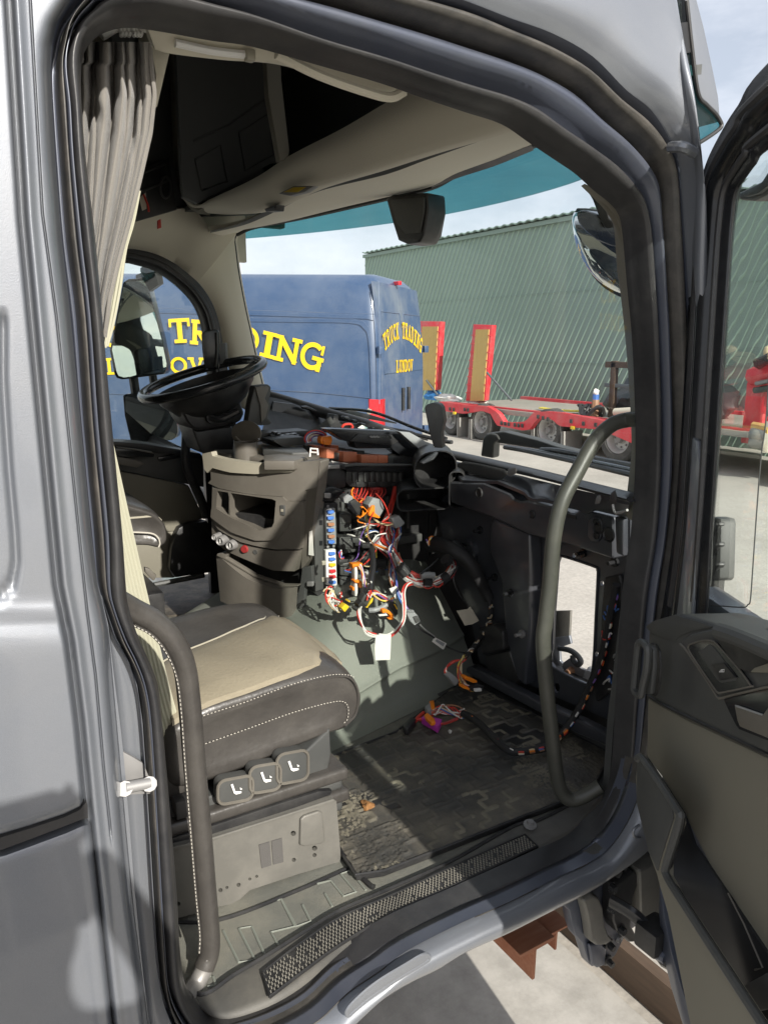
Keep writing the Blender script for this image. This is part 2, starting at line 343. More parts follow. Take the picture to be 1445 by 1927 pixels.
# --- green building
def building():
    r=thing('green_hall','long green corrugated hall behind the red trailer','building',(13.6,12,0))
    X=13.6; y0=-8; y1=23.4; H=5.0
    obj('wall',*boxvf((X+0.25,(y0+y1)/2,H/2),(0.4,y1-y0,H)),M['green_wall'],r)
    V=[];Fc=[]
    k=0; y=y0-2.8
    while y<y1:
        # slanting trapezoid rib, clipped to the wall
        za,zb=0.0,H; ya=y+2.7; yb=y
        def P(yy,zz,o): return Vector((X+0.05-o,yy,zz))
        sl=(yb-ya)/(zb-za)
        lo=za;hi=zb
        # clip in y
        def yat(z): return ya+sl*(z-za)
        if yat(hi)<y0: hi=za+(y0-ya)/sl
        if yat(lo)>y1: lo=za+(y1-ya)/sl
        if hi-lo>0.2:
            n=len(V)
            for z in (lo,hi):
                for dy,o in ((-.024,0),(-.010,.022),(.010,.022),(.024,0)):
                    V.append(P(min(y1,max(y0,yat(z)+dy)),z,o))
            Fc+= [(n,n+1,n+5,n+4),(n+1,n+2,n+6,n+5),(n+2,n+3,n+7,n+6)]
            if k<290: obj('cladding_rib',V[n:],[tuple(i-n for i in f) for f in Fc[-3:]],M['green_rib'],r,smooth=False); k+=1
        y+=0.2
    # eave: corrugated roof sheet edge
    rows=[[],[],[]]
    n=int((y1-y0)/0.05)
    for i in range(n):
        yy=y0+i*0.05; zz=0.02*math.sin(i*math.pi/3)
        rows[0].append(Vector((X-0.12,yy,H+0.02+zz))); rows[1].append(Vector((X+1.5,yy,H+0.1+zz))); rows[2].append(Vector((X+8,yy,H+0.1+zz)))
    obj('roof',*solid(gridvf(rows),(0,0,0.03)),M['green_wall'],r)
    for z_ in (1.65,3.3): obj('sheet_lap',*boxvf((X+.045,(y0+y1)/2,z_),(.03,y1-y0-.02,.02)),M['green_wall'],r)
    obj('eave_flashing',*boxvf((X-.0,(y0+y1)/2,H-.06),(.1,y1-y0-.02,.1)),M['green_wall'],r)
    obj('gable',*boxvf((X+4.3,y1-0.1,H/2-0.02),(8.0,0.2,H-.04)),M['green_wall'],r)
building()

# --- slab-serif lettering built from strokes
def glyph(c):
    # returns (width, list of closed polygons or strokes) in a unit-high box; strokes: ('s',pts,width)
    t=0.2; s=0.085
    def arc(cx,cy,rx,ry,a0,a1,n=14): return [(cx+rx*math.cos(R(a0+(a1-a0)*i/n)),cy+ry*math.sin(R(a0+(a1-a0)*i/n))) for i in range(n+1)]
    V=lambda x,y0=0,y1=1,w=t:[(x-w/2,y0),(x+w/2,y0),(x+w/2,y1),(x-w/2,y1)]
    H=lambda x0,x1,y,w=s*1.7:[(x0,y-w/2),(x1,y-w/2),(x1,y+w/2),(x0,y+w/2)]
    sf=lambda x,y,w=.4:H(x-w/2,x+w/2,y)
    lo=s*.85; hi=1-s*.85
    def band(pts,w0):
        L=[];Rr=[]
        for i,(x,y) in enumerate(pts):
            a=pts[max(0,i-1)];b=pts[min(len(pts)-1,i+1)]; dx,dy=b[0]-a[0],b[1]-a[1]; l=math.hypot(dx,dy) or 1
            L.append((x-dy/l*w0/2,y+dx/l*w0/2)); Rr.append((x+dy/l*w0/2,y-dx/l*w0/2))
        return [[L[i],L[i+1],Rr[i+1],Rr[i]] for i in range(len(pts)-1)]
    if c=='T': return .9,[V(.45),H(.02,.88,hi),sf(.45,lo,.5),V(.07,.66,.96,.1),V(.83,.66,.96,.1)]
    if c=='I': return .5,[V(.25),sf(.25,lo,.46),sf(.25,hi,.46)]
    if c=='D': return .95,[V(.24),sf(.2,lo,.36),sf(.2,hi,.36)]+band([(.3,.07)]+arc(.42,.5,.40,.425,-85,85,18)+[(.3,.93)],.16)
    if c=='N': return 1.0,[V(.2,0,1,.15),V(.8,0,1,.15),sf(.2,lo,.38),sf(.14,hi,.26),sf(.8,hi,.38)]+band([(.16,.95),(.84,.05)],.19)
    if c=='G': return 1.0,band(arc(.5,.5,.39,.42,48,330,26),.17)+[V(.8,.0,.46,.17),H(.5,.95,.45),V(.84,.62,.96,.1)]
    if c=='R': return .95,[V(.22),sf(.2,lo,.38),H(.05,.5,hi)]+band([(.3,.93)]+arc(.5,.715,.23,.215,85,-85,12)+[(.3,.5)],.15)+band([(.42,.48),(.74,.08)],.18)+[H(.62,.93,lo)]
    if c=='A': return 1.0,band([(.18,.06),(.5,.97)],.15)+band([(.5,.97),(.82,.06)],.18)+[H(.3,.7,.34),sf(.17,lo,.34),sf(.83,lo,.34)]
    if c=='O': return 1.0,band(arc(.5,.5,.39,.42,0,360,32),.18)
    if c=='V': return 1.0,band([(.2,.96),(.5,.04)],.19)+band([(.5,.04),(.8,.96)],.14)+[sf(.18,hi,.36),sf(.82,hi,.36)]
    if c=='L': return .8,[V(.24),sf(.22,hi,.4),H(.04,.76,lo),V(.72,.04,.34,.1)]
    if c=='U': return 1.0,band([(.22,.95),(.22,.38)]+arc(.5,.36,.28,.3,180,360,12)+[(.78,.95)],.16)+[sf(.2,hi,.36),sf(.8,hi,.36)]
    if c=='C': return .95,band(arc(.5,.5,.38,.42,48,318,24),.17)+[V(.82,.62,.96,.1)]
    if c=='K': return 1.0,[V(.22),sf(.22,lo,.4),sf(.22,hi,.4)]+band([(.75,.93),(.3,.42)],.14)+band([(.42,.56),(.8,.06)],.17)+[sf(.78,hi,.34),sf(.8,lo,.34)]
    return .5,[]
def letter(c,o,ux,uy,h,name,mat_,parent,dep=0.0015,off=0.004,wid=1.0,skew=0):
    """one letter: o = lower-left corner, ux along the baseline, uy up"""
    w,polys=glyph(c); nrm=ux.cross(uy).normalized(); parts=[]
    for i,P in enumerate(polys):
        base=[o+ux*(x*h*wid)+uy*(y*h+skew*x*h)+nrm*(off+0.00012*(i%9)) for x,y in P]
        parts.append(prism(base,nrm*dep))
    obj(name,*join(*parts),mat_,parent,smooth=False)
    return w*h*wid

# --- blue van
def van():
    D=8.8
    base=CAM+ (Vector((FW.x,FW.y,0)).normalized())*D
    th=R(15.0)
    rt=Vector((RT.x,RT.y,0)); toward=-Vector((FW.x,FW.y,0)).normalized()
    u=(rt*math.cos(th)+toward*math.sin(th)).normalized()      # towards the van's rear
    v=Vector((-u.y,u.x,0))                                     # away from the camera, across the van
    if v.dot(toward)>0: v=-v
    plane=(base,v)
    # rear corner of the near side
    c0=at(713,700,P=plane); c0.z=0
    r=thing('blue_van','tall blue panel van with yellow lettering parked beyond the windscreen','van',c0)
    tilt=0.026
    def Pt(a,b,z): # a metres forward of the rear, b metres across, z up
        return c0-u*(a-.065*b*max(0,1-a/1.5))+v*b+Vector((0,0,z+tilt*a))
    Lw=6.3; W=1.95
    ztop=at(600,512,P=plane).z
    prof=[(0.02,0.38),(0.0,0.55),(0.0,1.0),(0.0,1.35),(0.01,1.75),(0.03,2.1),(0.06,2.3),(0.10,ztop-0.32),(0.16,ztop-0.12),(0.26,ztop-0.03),(0.5,ztop),(W-0.5,ztop),(W-0.26,ztop-.03),(W-.16,ztop-.12),(W-.1,ztop-.32),(W-.03,2.1),(W,1.35),(W,.55),(W-.02,.38)]
    st=[(0.0,0.0,1),(0.05,0.02,1),(0.16,0,1)]
    rows=[]
    for a,ins in ((0.012,0.10),(0.03,0.05),(0.07,0.018),(0.14,0.0),(0.4,0),(1.2,0),(2.2,0),(3.4,0),(4.6,0),(5.4,0.02)):
        row=[]
        for b,z in prof:
            lean=0.0 if z<1.6 else 0.10*((z-1.6)/1.3)**2
            bb=b+(ins if b<W/2 else -ins); row.append(Pt(a+lean*max(0,1-a/1.2),bb,z-(ins if z>ztop-.1 else 0)))
        rows.append(row)
    body=gridvf(rows)
    obj('body',*body,M['van'],r,sharp=50)
    # rear doors (two leaves), curved at the sides and leaning in towards the roof
    def rearpt(b,z):
        e=max(0,abs(b-W/2)/(W/2)-0.72)/0.28
        lean=0.0 if z<1.6 else 0.11*((z-1.6)/1.3)**2
        return Pt(0.0+0.02*e*e+lean,b,z)
    for (b0,b1) in ((0.11,W/2-.006),(W/2+.006,W-.11)):
        rows=[[rearpt(b0+(b1-b0)*i/10,0.62+(ztop-.10-.62)*k/16) for i in range(11)] for k in range(17)]
        d=obj('rear_door',*solid(gridvf(rows),u*-0.03),M['van_rear'],r)
        # pressed window blanks
        bb0,bb1=b0+.09,b1-.07
        fr=[(bb0,1.75),(bb1,1.75),(bb1,2.45),(bb0,2.45)]
        obj('window_blank',*tubevf([rearpt(x,z)+u*0.002 for x,z in fr],0.006,seg=6,closed=True,smooth=False),M['van'],d)
    for z in (0.95,2.02):
        for b in (0.045,W-.045):
            obj('hinge',*boxvf(rearpt(b,z)+u*0.03-v*0.0,(0.07,0.07,0.09)),M['van'],r,bevel=0.01)
    for b in (W*.44,W*.56):
        obj('handle_patch',*boxvf(rearpt(b,1.42)+u*.012,(0.03,0.07,0.28),Matrix.Rotation(0,3,'Z')),M['black'],r,bevel=.004)
    # the bumper, rear lamps
    obj('bumper',*boxvf(Pt(-.03,W/2,.45),(0.1,W-.02,.28),Matrix.Rotation(math.atan2(u.y,u.x),3,'Z')),M['dark_trim'],r,bevel=.03)
    z1=at(730,752,P=plane).z; z0=z1-0.42
    rows=[]
    for (a,b) in ((0.11,-.012),(0.05,-.014),(0.0,-.01),(-.018,.02),(-.02,.10),(-.016,.17)):
        rows.append([Pt(a,b,z0),Pt(a,b,z1)])
    lp=obj('tail_lamp',*solid(gridvf(rows),v*0.03-u*0.03),M['redlens'],r)
    obj('lower_lens',*solid(gridvf([[p_[0]-Vector((0,0,.07)),p_[0]-Vector((0,0,.004))] for p_ in rows]),v*.03-u*.03),M['white_pl'],lp)
    obj('high_lamp',*boxvf(Pt(0.14,W*.5,ztop-.07),(0.05,.3,.05)),M['redlens'],r,bevel=.01)
    # fuel cap / reflector
    pc=at(697,774,P=plane)
    obj('side_marker',*lathe([(0.0,.014),(.025,.014),(.045,.004),(.05,-.01)],pc,-v,16),M['console_light'],r)
    # side pressings as thin raised beads: panel outline, waist line, roof joint
    def S(px,py,o=0.004): return at(px,py,P=(c0-v*o,v))
    obj('panel_groove',*tubevf([S(455,597),S(560,598),S(665,600),S(690,612),S(697,640),S(699,748)],0.007,seg=6,flat=.4),M['van_rear'],r)
    obj('panel_groove',*tubevf([S(200,577),S(455,583),S(712,591)],0.008,seg=6,flat=.4),M['van_rear'],r)
    obj('panel_groove',*tubevf([S(500,733),S(600,739),S(697,749)],0.007,seg=6,flat=.4),M['van_rear'],r)
    obj('panel_groove',*tubevf([S(200,740),S(300,745),S(330,747)],0.009,seg=6,flat=.4),M['van_rear'],r)
    obj('corner_seam',*tubevf([S(712,528),S(714,600),S(714,760)],0.006,seg=6,flat=.4),M['van_rear'],r)
    # lettering on the side: TRUCK TRADING along an arch, LUNDOV below it
    pl=(c0-v*0.003,v)
    specs=[('T',(320,646),(361,644),46),('R',(357,647),(396,651),47),('A',(402,652),(446,657),48),('D',(444,659),(486,668),49),('I',(487,669),(515,676),49),('N',(513,676),(562,688),49),('G',(559,688),(606,702),52),
           ('K',(240,651),(282,645),42),('C',(198,657),(236,652),41),
           ('D',(292,702),(322,702),30),('O',(321,703),(354,703),31),('V',(354,703),(387,704),31),('N',(258,703),(290,702),31),('U',(226,704),(256,703),31),('L',(200,705),(224,704),31)]
    for c,a,b,hpx in specs:
        A=at(a[0],a[1],P=pl);B=at(b[0],b[1],P=pl); C_=at(a[0],a[1]-hpx,P=pl)
        w,_=glyph(c); ux=(B-A); wid=ux.length; ux=ux.normalized(); h=(C_-A).length
        uy=(-v).cross(ux).normalized()
        if uy.z<0: uy=-uy
        letter(c,A,ux,uy,h,'letter',M['yellow_letter'],r,off=0.0,wid=wid/(w*h))
    # lettering on the rear doors
    def rear_text(txt,b0,b1,z,h,arch):
        n=len(txt); 
        for i,c in enumerate(txt):
            if c==' ': continue
            t=(i+.5)/n; b=b0+(b1-b0)*i/n; zz=z+arch*(1-(2*t-1)**2)
            A=rearpt(b,zz)+u*.004; B=rearpt(b+(b1-b0)/n*.9,zz+arch*(-(2*(t+.5/n)-1)**2+(2*(t-.5/n)-1)**2)*.9)+u*.004
            ux=(B-A); wd=ux.length; ux=ux.normalized(); uy=Vector((0,0,1))-ux*ux.z; uy.normalize(); w,_=glyph(c)
            letter(c,A,ux,uy,h,'letter',M['yellow_letter'],r,off=0.002,wid=wd/(w*h))
    rear_text('TRUCK TRADING',0.22,W-.22,1.98,.2,.17)
    rear_text('LUNDOV',0.62,W-.62,1.75,.15,0.0)
    # wheel
    for a in (1.1,):
        wc_=Pt(a,0.12,.34)
        w=obj('wheel',*lathe([(.1,.06),(.22,.09),(.33,.1),(.34,.06),(.34,-.1)],wc_,-v,28),M['tyre'],r)
van()

# --- low loader trailer
def trailer():
    X0=10.55; 
    r=thing('low_loader_trailer','red low loader trailer with two raised loading ramps and dusty wheels','trailer',(X0,10,0))
    def S(px,py,x=X0-.02): return at(px,py,X=x)
    # outer side beam traced along its edge (upper line, then lower line)
    up_=[(815,757),(870,762),(905,765),(925,774),(935,792),(965,800),(1000,802),(1010,794),(1020,780),(1040,778),(1120,790),(1195,798),(1240,803)]
    lo_=[(815,775),(860,779),(885,780),(905,779),(920,795),(935,808),(985,817),(1004,812),(1020,797),(1035,792),(1120,812),(1195,838),(1240,846)]
    cu=crop(2.1729,780,560)
    up_=[cu(*q) for q in [(100,425),(130,428),(220,440),(300,445),(340,470),(365,510),(420,510),(455,505),(485,470),(530,465),(600,470),(760,500),(900,520),(1000,545)]]
    lo_=[cu(*q) for q in [(100,462),(130,465),(200,475),(275,462),(310,475),(335,522),(440,543),(468,540),(500,497),(560,495),(590,525),(760,540),(900,600),(1000,630)]]
    A=[S(*q) for q in up_];B=[S(*q) for q in lo_]
    rows=[B,A]
    side=solid(gridvf([resample(B,60),resample(A,60)]),(0.12,0,0))
    obj('side_beam',*side,M['trailer_red'],r,sharp=30)
    # lashing slots in the beam
    for q in [(145,455),(160,457),(205,457),(218,459),(355,513),(370,515),(385,517),(410,520),(425,522),(440,523),(505,487),(525,492),(545,497),(640,505),(690,515),(740,520)]:
        c=S(*cu(*q),x=X0-.03); obj('lashing_slot',*boxvf(c,(0.03,0.06,0.075)),M['black'],r,bevel=.008)
    zt=A[2].z
    def ybound(px): return S(px,780).y
    yL=ybound(826)+.1; yR=3.0
    # deck surface, raised part over the axles and the low part
    obj('deck',*boxvf((X0+1.35,(yL+yR)/2,zt-.08),(2.4,yL-yR,.1)),M['deck'],r,bevel=.01)
    obj('far_beam',*boxvf((X0+2.6,(yL+yR)/2,zt-.1),(.12,yL-yR,.28)),M['trailer_red'],r,bevel=.01)
    obj('edge_rail',*boxvf((X0+.25,(yL+yR)/2,zt-.02),(.1,yL-yR-.1,.05)),M['trailer_red'],r,bevel=.006)
    # wheels with tyre and rim
    for (px,py,rr) in ((904,799,.40),(1029,813,.42),(1160,840,.43),(846,792,.38)):
        c=at(px,py,X=X0+.16); c.z=rr*.98
        y_=at(px,py,X=X0+.16).y
        c=Vector((X0+.30,y_,rr))
        w=obj('wheel',*lathe([(rr*.60,.12),(rr*.66,.155),(rr*.9,.15),(rr,.11),(rr,-.11),(rr*.9,-.15),(rr*.5,-.15)],c,(-1,0,0),32),M['tyre'],r)
        obj('rim',*lathe([(0.0,.06),(rr*.2,.06),(rr*.24,.02),(rr*.45,.01),(rr*.52,.09),(rr*.60,.13),(rr*.64,.125),(rr*.6,.0)],c,(-1,0,0),28),M['rim'],w)
        obj('axle_hub',*lathe([(0,.12),(rr*.14,.12),(rr*.2,.06)],c,(-1,0,0),14),M['steel'],w)
        for k in range(8):
            a=k*math.pi/4; obj('wheel_nut',*boxvf(c+Vector((-.03,math.cos(a)*rr*.36,math.sin(a)*rr*.36)),(.03,.03,.03)),M['steel'],w)
    for px in (862,884,1002,1059,1195):
        y_=at(px,800,X=X0+.1).y; obj('mudflap',*boxvf((X0+.35,y_,zt-.62),(.55,.03,.6)),M['flap'],r,bevel=.004)
    # two loading ramps standing up at the rear end
    cr_=crop(4.6613,690,560)
    def ramp(out,inn):
        P=[at(*cr_(*q),X=X0+.35) for q in out]; Q=[at(*cr_(*q),X=X0+.33) for q in inn]
        rr=obj('loading_ramp',*prism(P,(0.22,0.12,0)),M['trailer_red'],r,bevel=.01)
        obj('plywood_tread',*prism(Q,(0.03,0,0)),M['ply'],rr)
        # rungs along the frame
        n=9
        for s in (0,1):
            for i in range(1,n):
                a=P[0+s].lerp(P[3-s],i/n); b=Q[0+s].lerp(Q[3-s],i/n)
                obj('cleat',*boxvf((a+b)/2-Vector((.012,0,0)),(.02,abs(a.y-b.y)*.85+.02,.018)),M['trailer_red'],rr)
    ramp([(935,232),(1100,238),(1035,905),(868,905)],[(955,278),(1070,278),(1020,905),(905,905)])
    ramp([(465,205),(648,208),(612,810),(430,810)],[(485,252),(622,252),(595,812),(450,812)])
    a=at(*cr_(1055,655),X=X0+.3);b=at(*cr_(1270,900),X=X0+.3)
    obj('ramp_strut',*tubevf([a,b],.025,6),M['pipe'],r); obj('ramp_strut',*tubevf([at(*cr_(525,725),X=X0+.3),at(*cr_(620,850),X=X0+.3)],.025,6),M['pipe'],r)
    obj('amber_marker',*boxvf(S(*cu(163,472),x=X0-.03),(.03,.1,.06)),M['fuse_yellow'],r,bevel=.006)
    obj('amber_marker',*boxvf(S(*cu(647,532),x=X0-.03),(.03,.1,.06)),M['fuse_yellow'],r,bevel=.006)
    return zt,X0
ZT,TX=trailer()
def onbed(name,label,cat,parts,group=None):
    first=parts[0]
    o=thing(name,label,cat,first[0])
    for nm,vf,m_,bv in parts[1:]: obj(nm,*vf,m_,o,bevel=bv)
    return o
cu=crop(2.1729,780,560)
def bed(px,py,dx=0.5):
    return at(*cu(px,py),X=TX+dx)
# things lying on the trailer bed
def lump(c,sx,sy,sz,seed,n=12):
    rnd=random.Random(seed); rows=[]
    for i in range(n+1):
        th=math.pi*i/n; row=[]
        for j in range(2*n):
            ph=2*math.pi*j/(2*n); k=1+.22*math.sin(3*ph+seed)+.15*math.sin(5*th+2*ph+seed)+rnd.uniform(-.1,.1)
            row.append(Vector(c)+Vector((sx*k*math.sin(th)*math.cos(ph),sy*k*math.sin(th)*math.sin(ph),max(-0.02,sz*k*math.cos(th)*.9+sz*.4))))
        rows.append(row)
    return gridvf(rows,closeU=True)
c=bed(80,415);c.z=ZT
tag(obj('strap_bundle',*lump(c,.18,.22,.16,1),mat('blue_strap',(0.05,.25,.6),.6,var=.3,vscale=12)),'crumpled blue plastic bundle at the rear end of the red trailer','bundle')
c=bed(140,418);c.z=ZT
tag(obj('white_sack',*lump(c,.2,.4,.1,2),M['label_white']),'flat white sack on the trailer bed left of the standing ramp','sack')
c=bed(250,424);c.z=ZT
tag(obj('white_cloth',*lump(c,.12,.32,.06,4),M['label_white']),'small white cloth at the foot of the right-hand ramp','cloth')
P=[bed(520,457,.7),bed(570,462,.6),bed(640,460,.7),bed(690,455,.9)]
for q in P: q.z=ZT+.02
tag(obj('lashing_strap',*tubevf(P,.09,6,flat=.25),M['yellow']),'yellow lashing strap lying loose along the trailer bed','strap')
# wooden post with blue rag
c=bed(738,455,.6);c.z=ZT-.03
o=thing('wooden_post','short wooden post with blue tape standing on the trailer bed','post',c)
obj('shaft',*tubevf([c,c+Vector((0,0,.3)),c+Vector((0,.01,.45))],lambda t:.09-.05*t,8),M['wire_brown'],o)
obj('blue_wrap',*tubevf([c+Vector((0,0,.32)),c+Vector((0,0,.42))],.062,8),M['blue'],o)
obj('top_rag',*lump(c+Vector((0,0,.44)),.05,.05,.06,5,8),M['label_white'],o)
# covered machine
c=bed(850,460,.7);c.z=ZT-.03
o=thing('covered_machine','machine under black plastic sheeting with a timber frame on the trailer','machine',c)
obj('plastic_sheet',*lump(c+Vector((.5,-.25,0)),.6,.75,.55,9,18),M['tarp'],o)
obj('frame_post',*boxvf(c+Vector((0,.25,.5)),(.09,.12,1.1)),M['timber2'],o,bevel=.01)
obj('frame_rail',*boxvf(c+Vector((0,-.3,.98)),(.09,1.5,.11)),M['timber2'],o,bevel=.01)
obj('frame_rail',*boxvf(c+Vector((0,-.3,.6)),(.07,1.5,.07)),M['pipe'],o,bevel=.01)
obj('coiled_cable',*tubevf([c+Vector((-.2+.14*math.cos(a*.9),.45+.22*math.sin(a*.9)+a*.01,.12+.1*math.sin(a*1.7))) for a in range(24)],.03,6),M['black'],o)
p=[bed(820,468,.2),bed(905,463,.2)]
tag(obj('roller_tube',*tubevf(p,.07,12),M['label_cream']),'pale cardboard tube lying on the edge of the trailer bed','tube')
# ================================================================== seen through the door glass: loader crane and pipes on the trailer
c5=crop(3.2103,1250,560)
def S5(px,py,dx=0.4): return at(*c5(px,py),X=TX+dx)
o=thing('loader_crane','red loader crane arm with hoses seen through the open door window','crane',(TX+.6,4,ZT))
obj('boom',*tubevf([S5(300,480),S5(420,455),S5(640,420),S5(900,380)],.2,8,flat=.8),M['trailer_red'],o)
obj('boom_pipe',*tubevf([S5(310,520,.2),S5(450,500,.2),S5(640,470,.2)],.035,6),M['steel'],o)
obj('hose',*tubevf([S5(300,560,.2),S5(400,550,.2),S5(480,530,.2),S5(660,515,.2)],.05,6),M['conduit'],o)
obj('hose',*tubevf([S5(320,400,.2),S5(400,370,.2),S5(480,340,.2),S5(560,335,.2),S5(640,350,.2)],.09,6),M['tape'],o)
obj('hose_coil',*tubevf([S5(480+70*math.cos(a*.7),345+18*math.sin(a*.7)+a,.15) for a in range(22)],.035,6),M['cream'],o)
obj('slew_motor',*lathe([(0,0),(.12,0),(.13,.1),(.1,.3),(.13,.42),(0,.45)],S5(395,700),(0,0,1),14),M['trailer_red'],o)
obj('column',*boxvf(S5(340,700,.7),(.3,.4,1.0)),M['trailer_red'],o,bevel=.03)
obj('ball_head',*lathe([(0,-.1),(.08,-.07),(.1,0),(.08,.07),(0,.1)],S5(400,325),(0,0,1),12),M['cream'],o)
o=thing('red_crate','red steel plate crate with coiled red hose behind the pipes','crate',(TX+.9,4,ZT))
p=[S5(410,590,.9),S5(595,598,.9),S5(570,785,.9),S5(415,785,.9)]
obj('plate',*prism(p,(.06,0,0)),M['trailer_red'],o,bevel=.01)
obj('coil',*tubevf([S5(440+34*math.cos(a*.8),720+50*math.sin(a*.8),.8) for a in range(18)],.05,6),M['red'],o)
obj('wooden_plank',*tubevf([S5(295,775,.3),S5(420,790,.3),S5(640,810,.3)],.09,6,flat=.7),M['ply'],o)
for k,(a,b,cc) in enumerate((((285,825),(430,850),(575,845)),((285,875),(400,885),(570,905)))):
    tag(obj('grey_pipe',*tubevf([S5(*a,.1),S5(*b,.1),S5(*cc,.1)],.10,12),M['pipe']),['upper of two grey pipes on the red trailer beside the door glass','lower of two grey pipes on the red trailer beside the door glass'][k],'pipe')
c=S5(565,880,.05)
tag(obj('sandbag',*lump(c-Vector((0,0,.1)),.12,.2,.2,6),M['label_cream']),'pale sandbag closing the ends of the grey pipes','sandbag')
# the front half of the trailer seen through the glass
p=[S5(288,905,-.02),S5(640,950,-.02),S5(640,1000,-.02),S5(288,955,-.02)]
# hedge of conifers far behind
# ================================================================== THE CAB
CAB=thing('truck_cab','grey metallic truck cab with its passenger door open and dashboard stripped out','truck cab',(0.8,2.2,0.9))
ST=[ # E, B, C, D, I : five edges of the door frame, outside to inside
((300,1850),(306,1850),(310,1849),(316,1848),(348,1847)),
((293,1778),(299,1778),(304,1778),(310,1778),(340,1778)),
((288,1700),(294,1700),(299,1700),(305,1700),(336,1700)),
((276,1500),(282,1500),(288,1500),(293,1500),(320,1500)),
((266,1357),(272,1357),(278,1357),(284,1357),(307,1357)),
((256,1290),(262,1290),(268,1290),(274,1290),(299,1290)),
((239,1243),(245,1243),(251,1243),(258,1243),(281,1243)),
((216,1200),(223,1200),(230,1200),(237,1200),(262,1200)),
((197,1143),(203,1143),(209,1143),(216,1143),(244,1143)),
((184,1100),(191,1100),(199,1100),(209,1100),(239,1100)),
((171,1000),(183,1000),(194,1000),(207,1000),(232,1000)),
((152,800),(164,800),(175,800),(188,800),(213,800)),
((133,600),(150,600),(161,600),(173,600),(195,600)),
((116,450),(131,450),(144,450),(156,450),(182,450)),
((104,300),(119,300),(130,300),(141,300),(164,300)),
((98,200),(112,200),(124,200),(135,200),(156,200)),
((95,130),(109,130),(117,130),(127,130),(155,130)),
((97,83),(115,91),(121,88),(131,83),(160,97)),
((108,40),(126,46),(134,45),(146,44),(177,72)),
((133,0),(150,10),(158,13),(171,17),(199,57)),
((165,-35),(182,-18),(190,-12),(199,-6),(235,48)),
((275,-92),(280,-66),(284,-46),(288,-22),(288,52)),
((392,-90),(396,-56),(398,-24),(400,5),(400,72)),
((480,-95),(480,-65),(480,-35),(480,28),(480,84)),
((605,-75),(600,-50),(600,-13),(600,71),(600,118)),
((730,-42),(725,-20),(720,21),(720,106),(720,153)),
((812,-20),(805,0),(800,44),(800,132),(800,181)),
((883,3),(880,22),(880,70),(880,157),(880,208)),
((960,33),(950,52),(950,94),(949,177),(949,231)),
((1040,62),(1026,84),(1018,121),(1001,198),(1001,266)),
((1115,105),(1099,127),(1088,159),(1053,235),(1053,301)),
((1178,168),(1161,184),(1140,210),(1105,270),(1088,325)),
((1225,206),(1210,222),(1191,256),(1157,308),(1122,356)),
((1258,258),(1244,265),(1226,298),(1191,346),(1152,380)),
((1276,305),(1266,315),(1243,341),(1209,374),(1170,404)),
((1285,418),(1276,420),(1246,425),(1222,430),(1177,440)),
((1293,532),(1282,532),(1253,532),(1230,532),(1185,532)),
((1300,661),(1288,661),(1261,661),(1237,661),(1196,661)),
((1302,850),(1288,850),(1265,850),(1241,850),(1201,850)),
((1288,1006),(1270,1006),(1252,1006),(1232,1006),(1192,1006)),
((1272,1122),(1254,1122),(1235,1122),(1214,1122),(1175,1122)),
((1245,1317),(1228,1317),(1212,1317),(1196,1317),(1163,1317)),
((1220,1434),(1207,1434),(1196,1434),(1186,1434),(1156,1434)),
((1189,1528),(1180,1524),(1172,1519),(1160,1513),(1142,1500)),
((1150,1592),(1142,1584),(1135,1578),(1125,1570),(1103,1545)),
((1112,1622),(1103,1615),(1095,1610),(1085,1602),(1069,1577)),
((1052,1650),(1046,1645),(1040,1640),(1030,1634),(1013,1603)),
((960,1697),(955,1688),(950,1680),(943,1670),(930,1640)),
((875,1734),(870,1727),(865,1720),(860,1712),(846,1678)),
((769,1788),(765,1780),(761,1772),(757,1762),(747,1721)),
((714,1828),(710,1818),(706,1808),(702,1797),(690,1754)),
((655,1868),(650,1858),(645,1848),(640,1836),(632,1801)),
((600,1920),(595,1910),(590,1900),(585,1888),(577,1852)),
((536,1957),(533,1946),(530,1935),(527,1922),(521,1888)),
((471,1982),(470,1970),(469,1957),(468,1945),(466,1910)),
((414,1993),(416,1980),(418,1968),(420,1955),(424,1919)),
((352,1975),(358,1965),(364,1956),(370,1945),(391,1910)),
((316,1913),(322,1909),(328,1905),(335,1900),(364,1883))]
YD=(1.045,1.06,1.075,1.09,1.135)
LOOPS=[catmull([at(*s[k],Y=YD[k]) for s in ST],4,closed=True) for k in range(5)]
NL=len(LOOPS[0])
def band(k0,k1,prof):
    """prof: list of (t across, y offset) between edge loops k0 and k1"""
    rows=[]
    for t,dy in prof:
        rows.append([a.lerp(b,t)+Vector((0,dy,0)) for a,b in zip(LOOPS[k0],LOOPS[k1])])
    return gridvf(rows,closeU=True)
obj('door_gutter',*band(0,1,[(0,0),(.25,.004),(.5,.02),(.75,.03),(1,.022)]),M['paint_in'],CAB,sharp=0)
obj('outer_bead',*band(1,2,[(0,.02),(.06,-.004),(.22,-.016),(.45,-.021),(.66,-.014),(.82,.0),(.94,.012),(1,.03)]),M['rubber_dusty'],CAB,sharp=0)
obj('frame_flange',*band(2,3,[(0,.032),(.12,.02),(.22,.0),(.38,-.013),(.55,-.011),(.7,.008),(.85,.02),(1,.026)]),M['paint_in'],CAB,sharp=0)
obj('door_seal',*band(3,4,[(0,.028),(.03,.004),(.12,-.012),(.3,-.021),(.52,-.020),(.72,-.008),(.8,.0),(.86,.001),(.95,.004),(1,.008)]),M['rubber'],CAB,sharp=0)
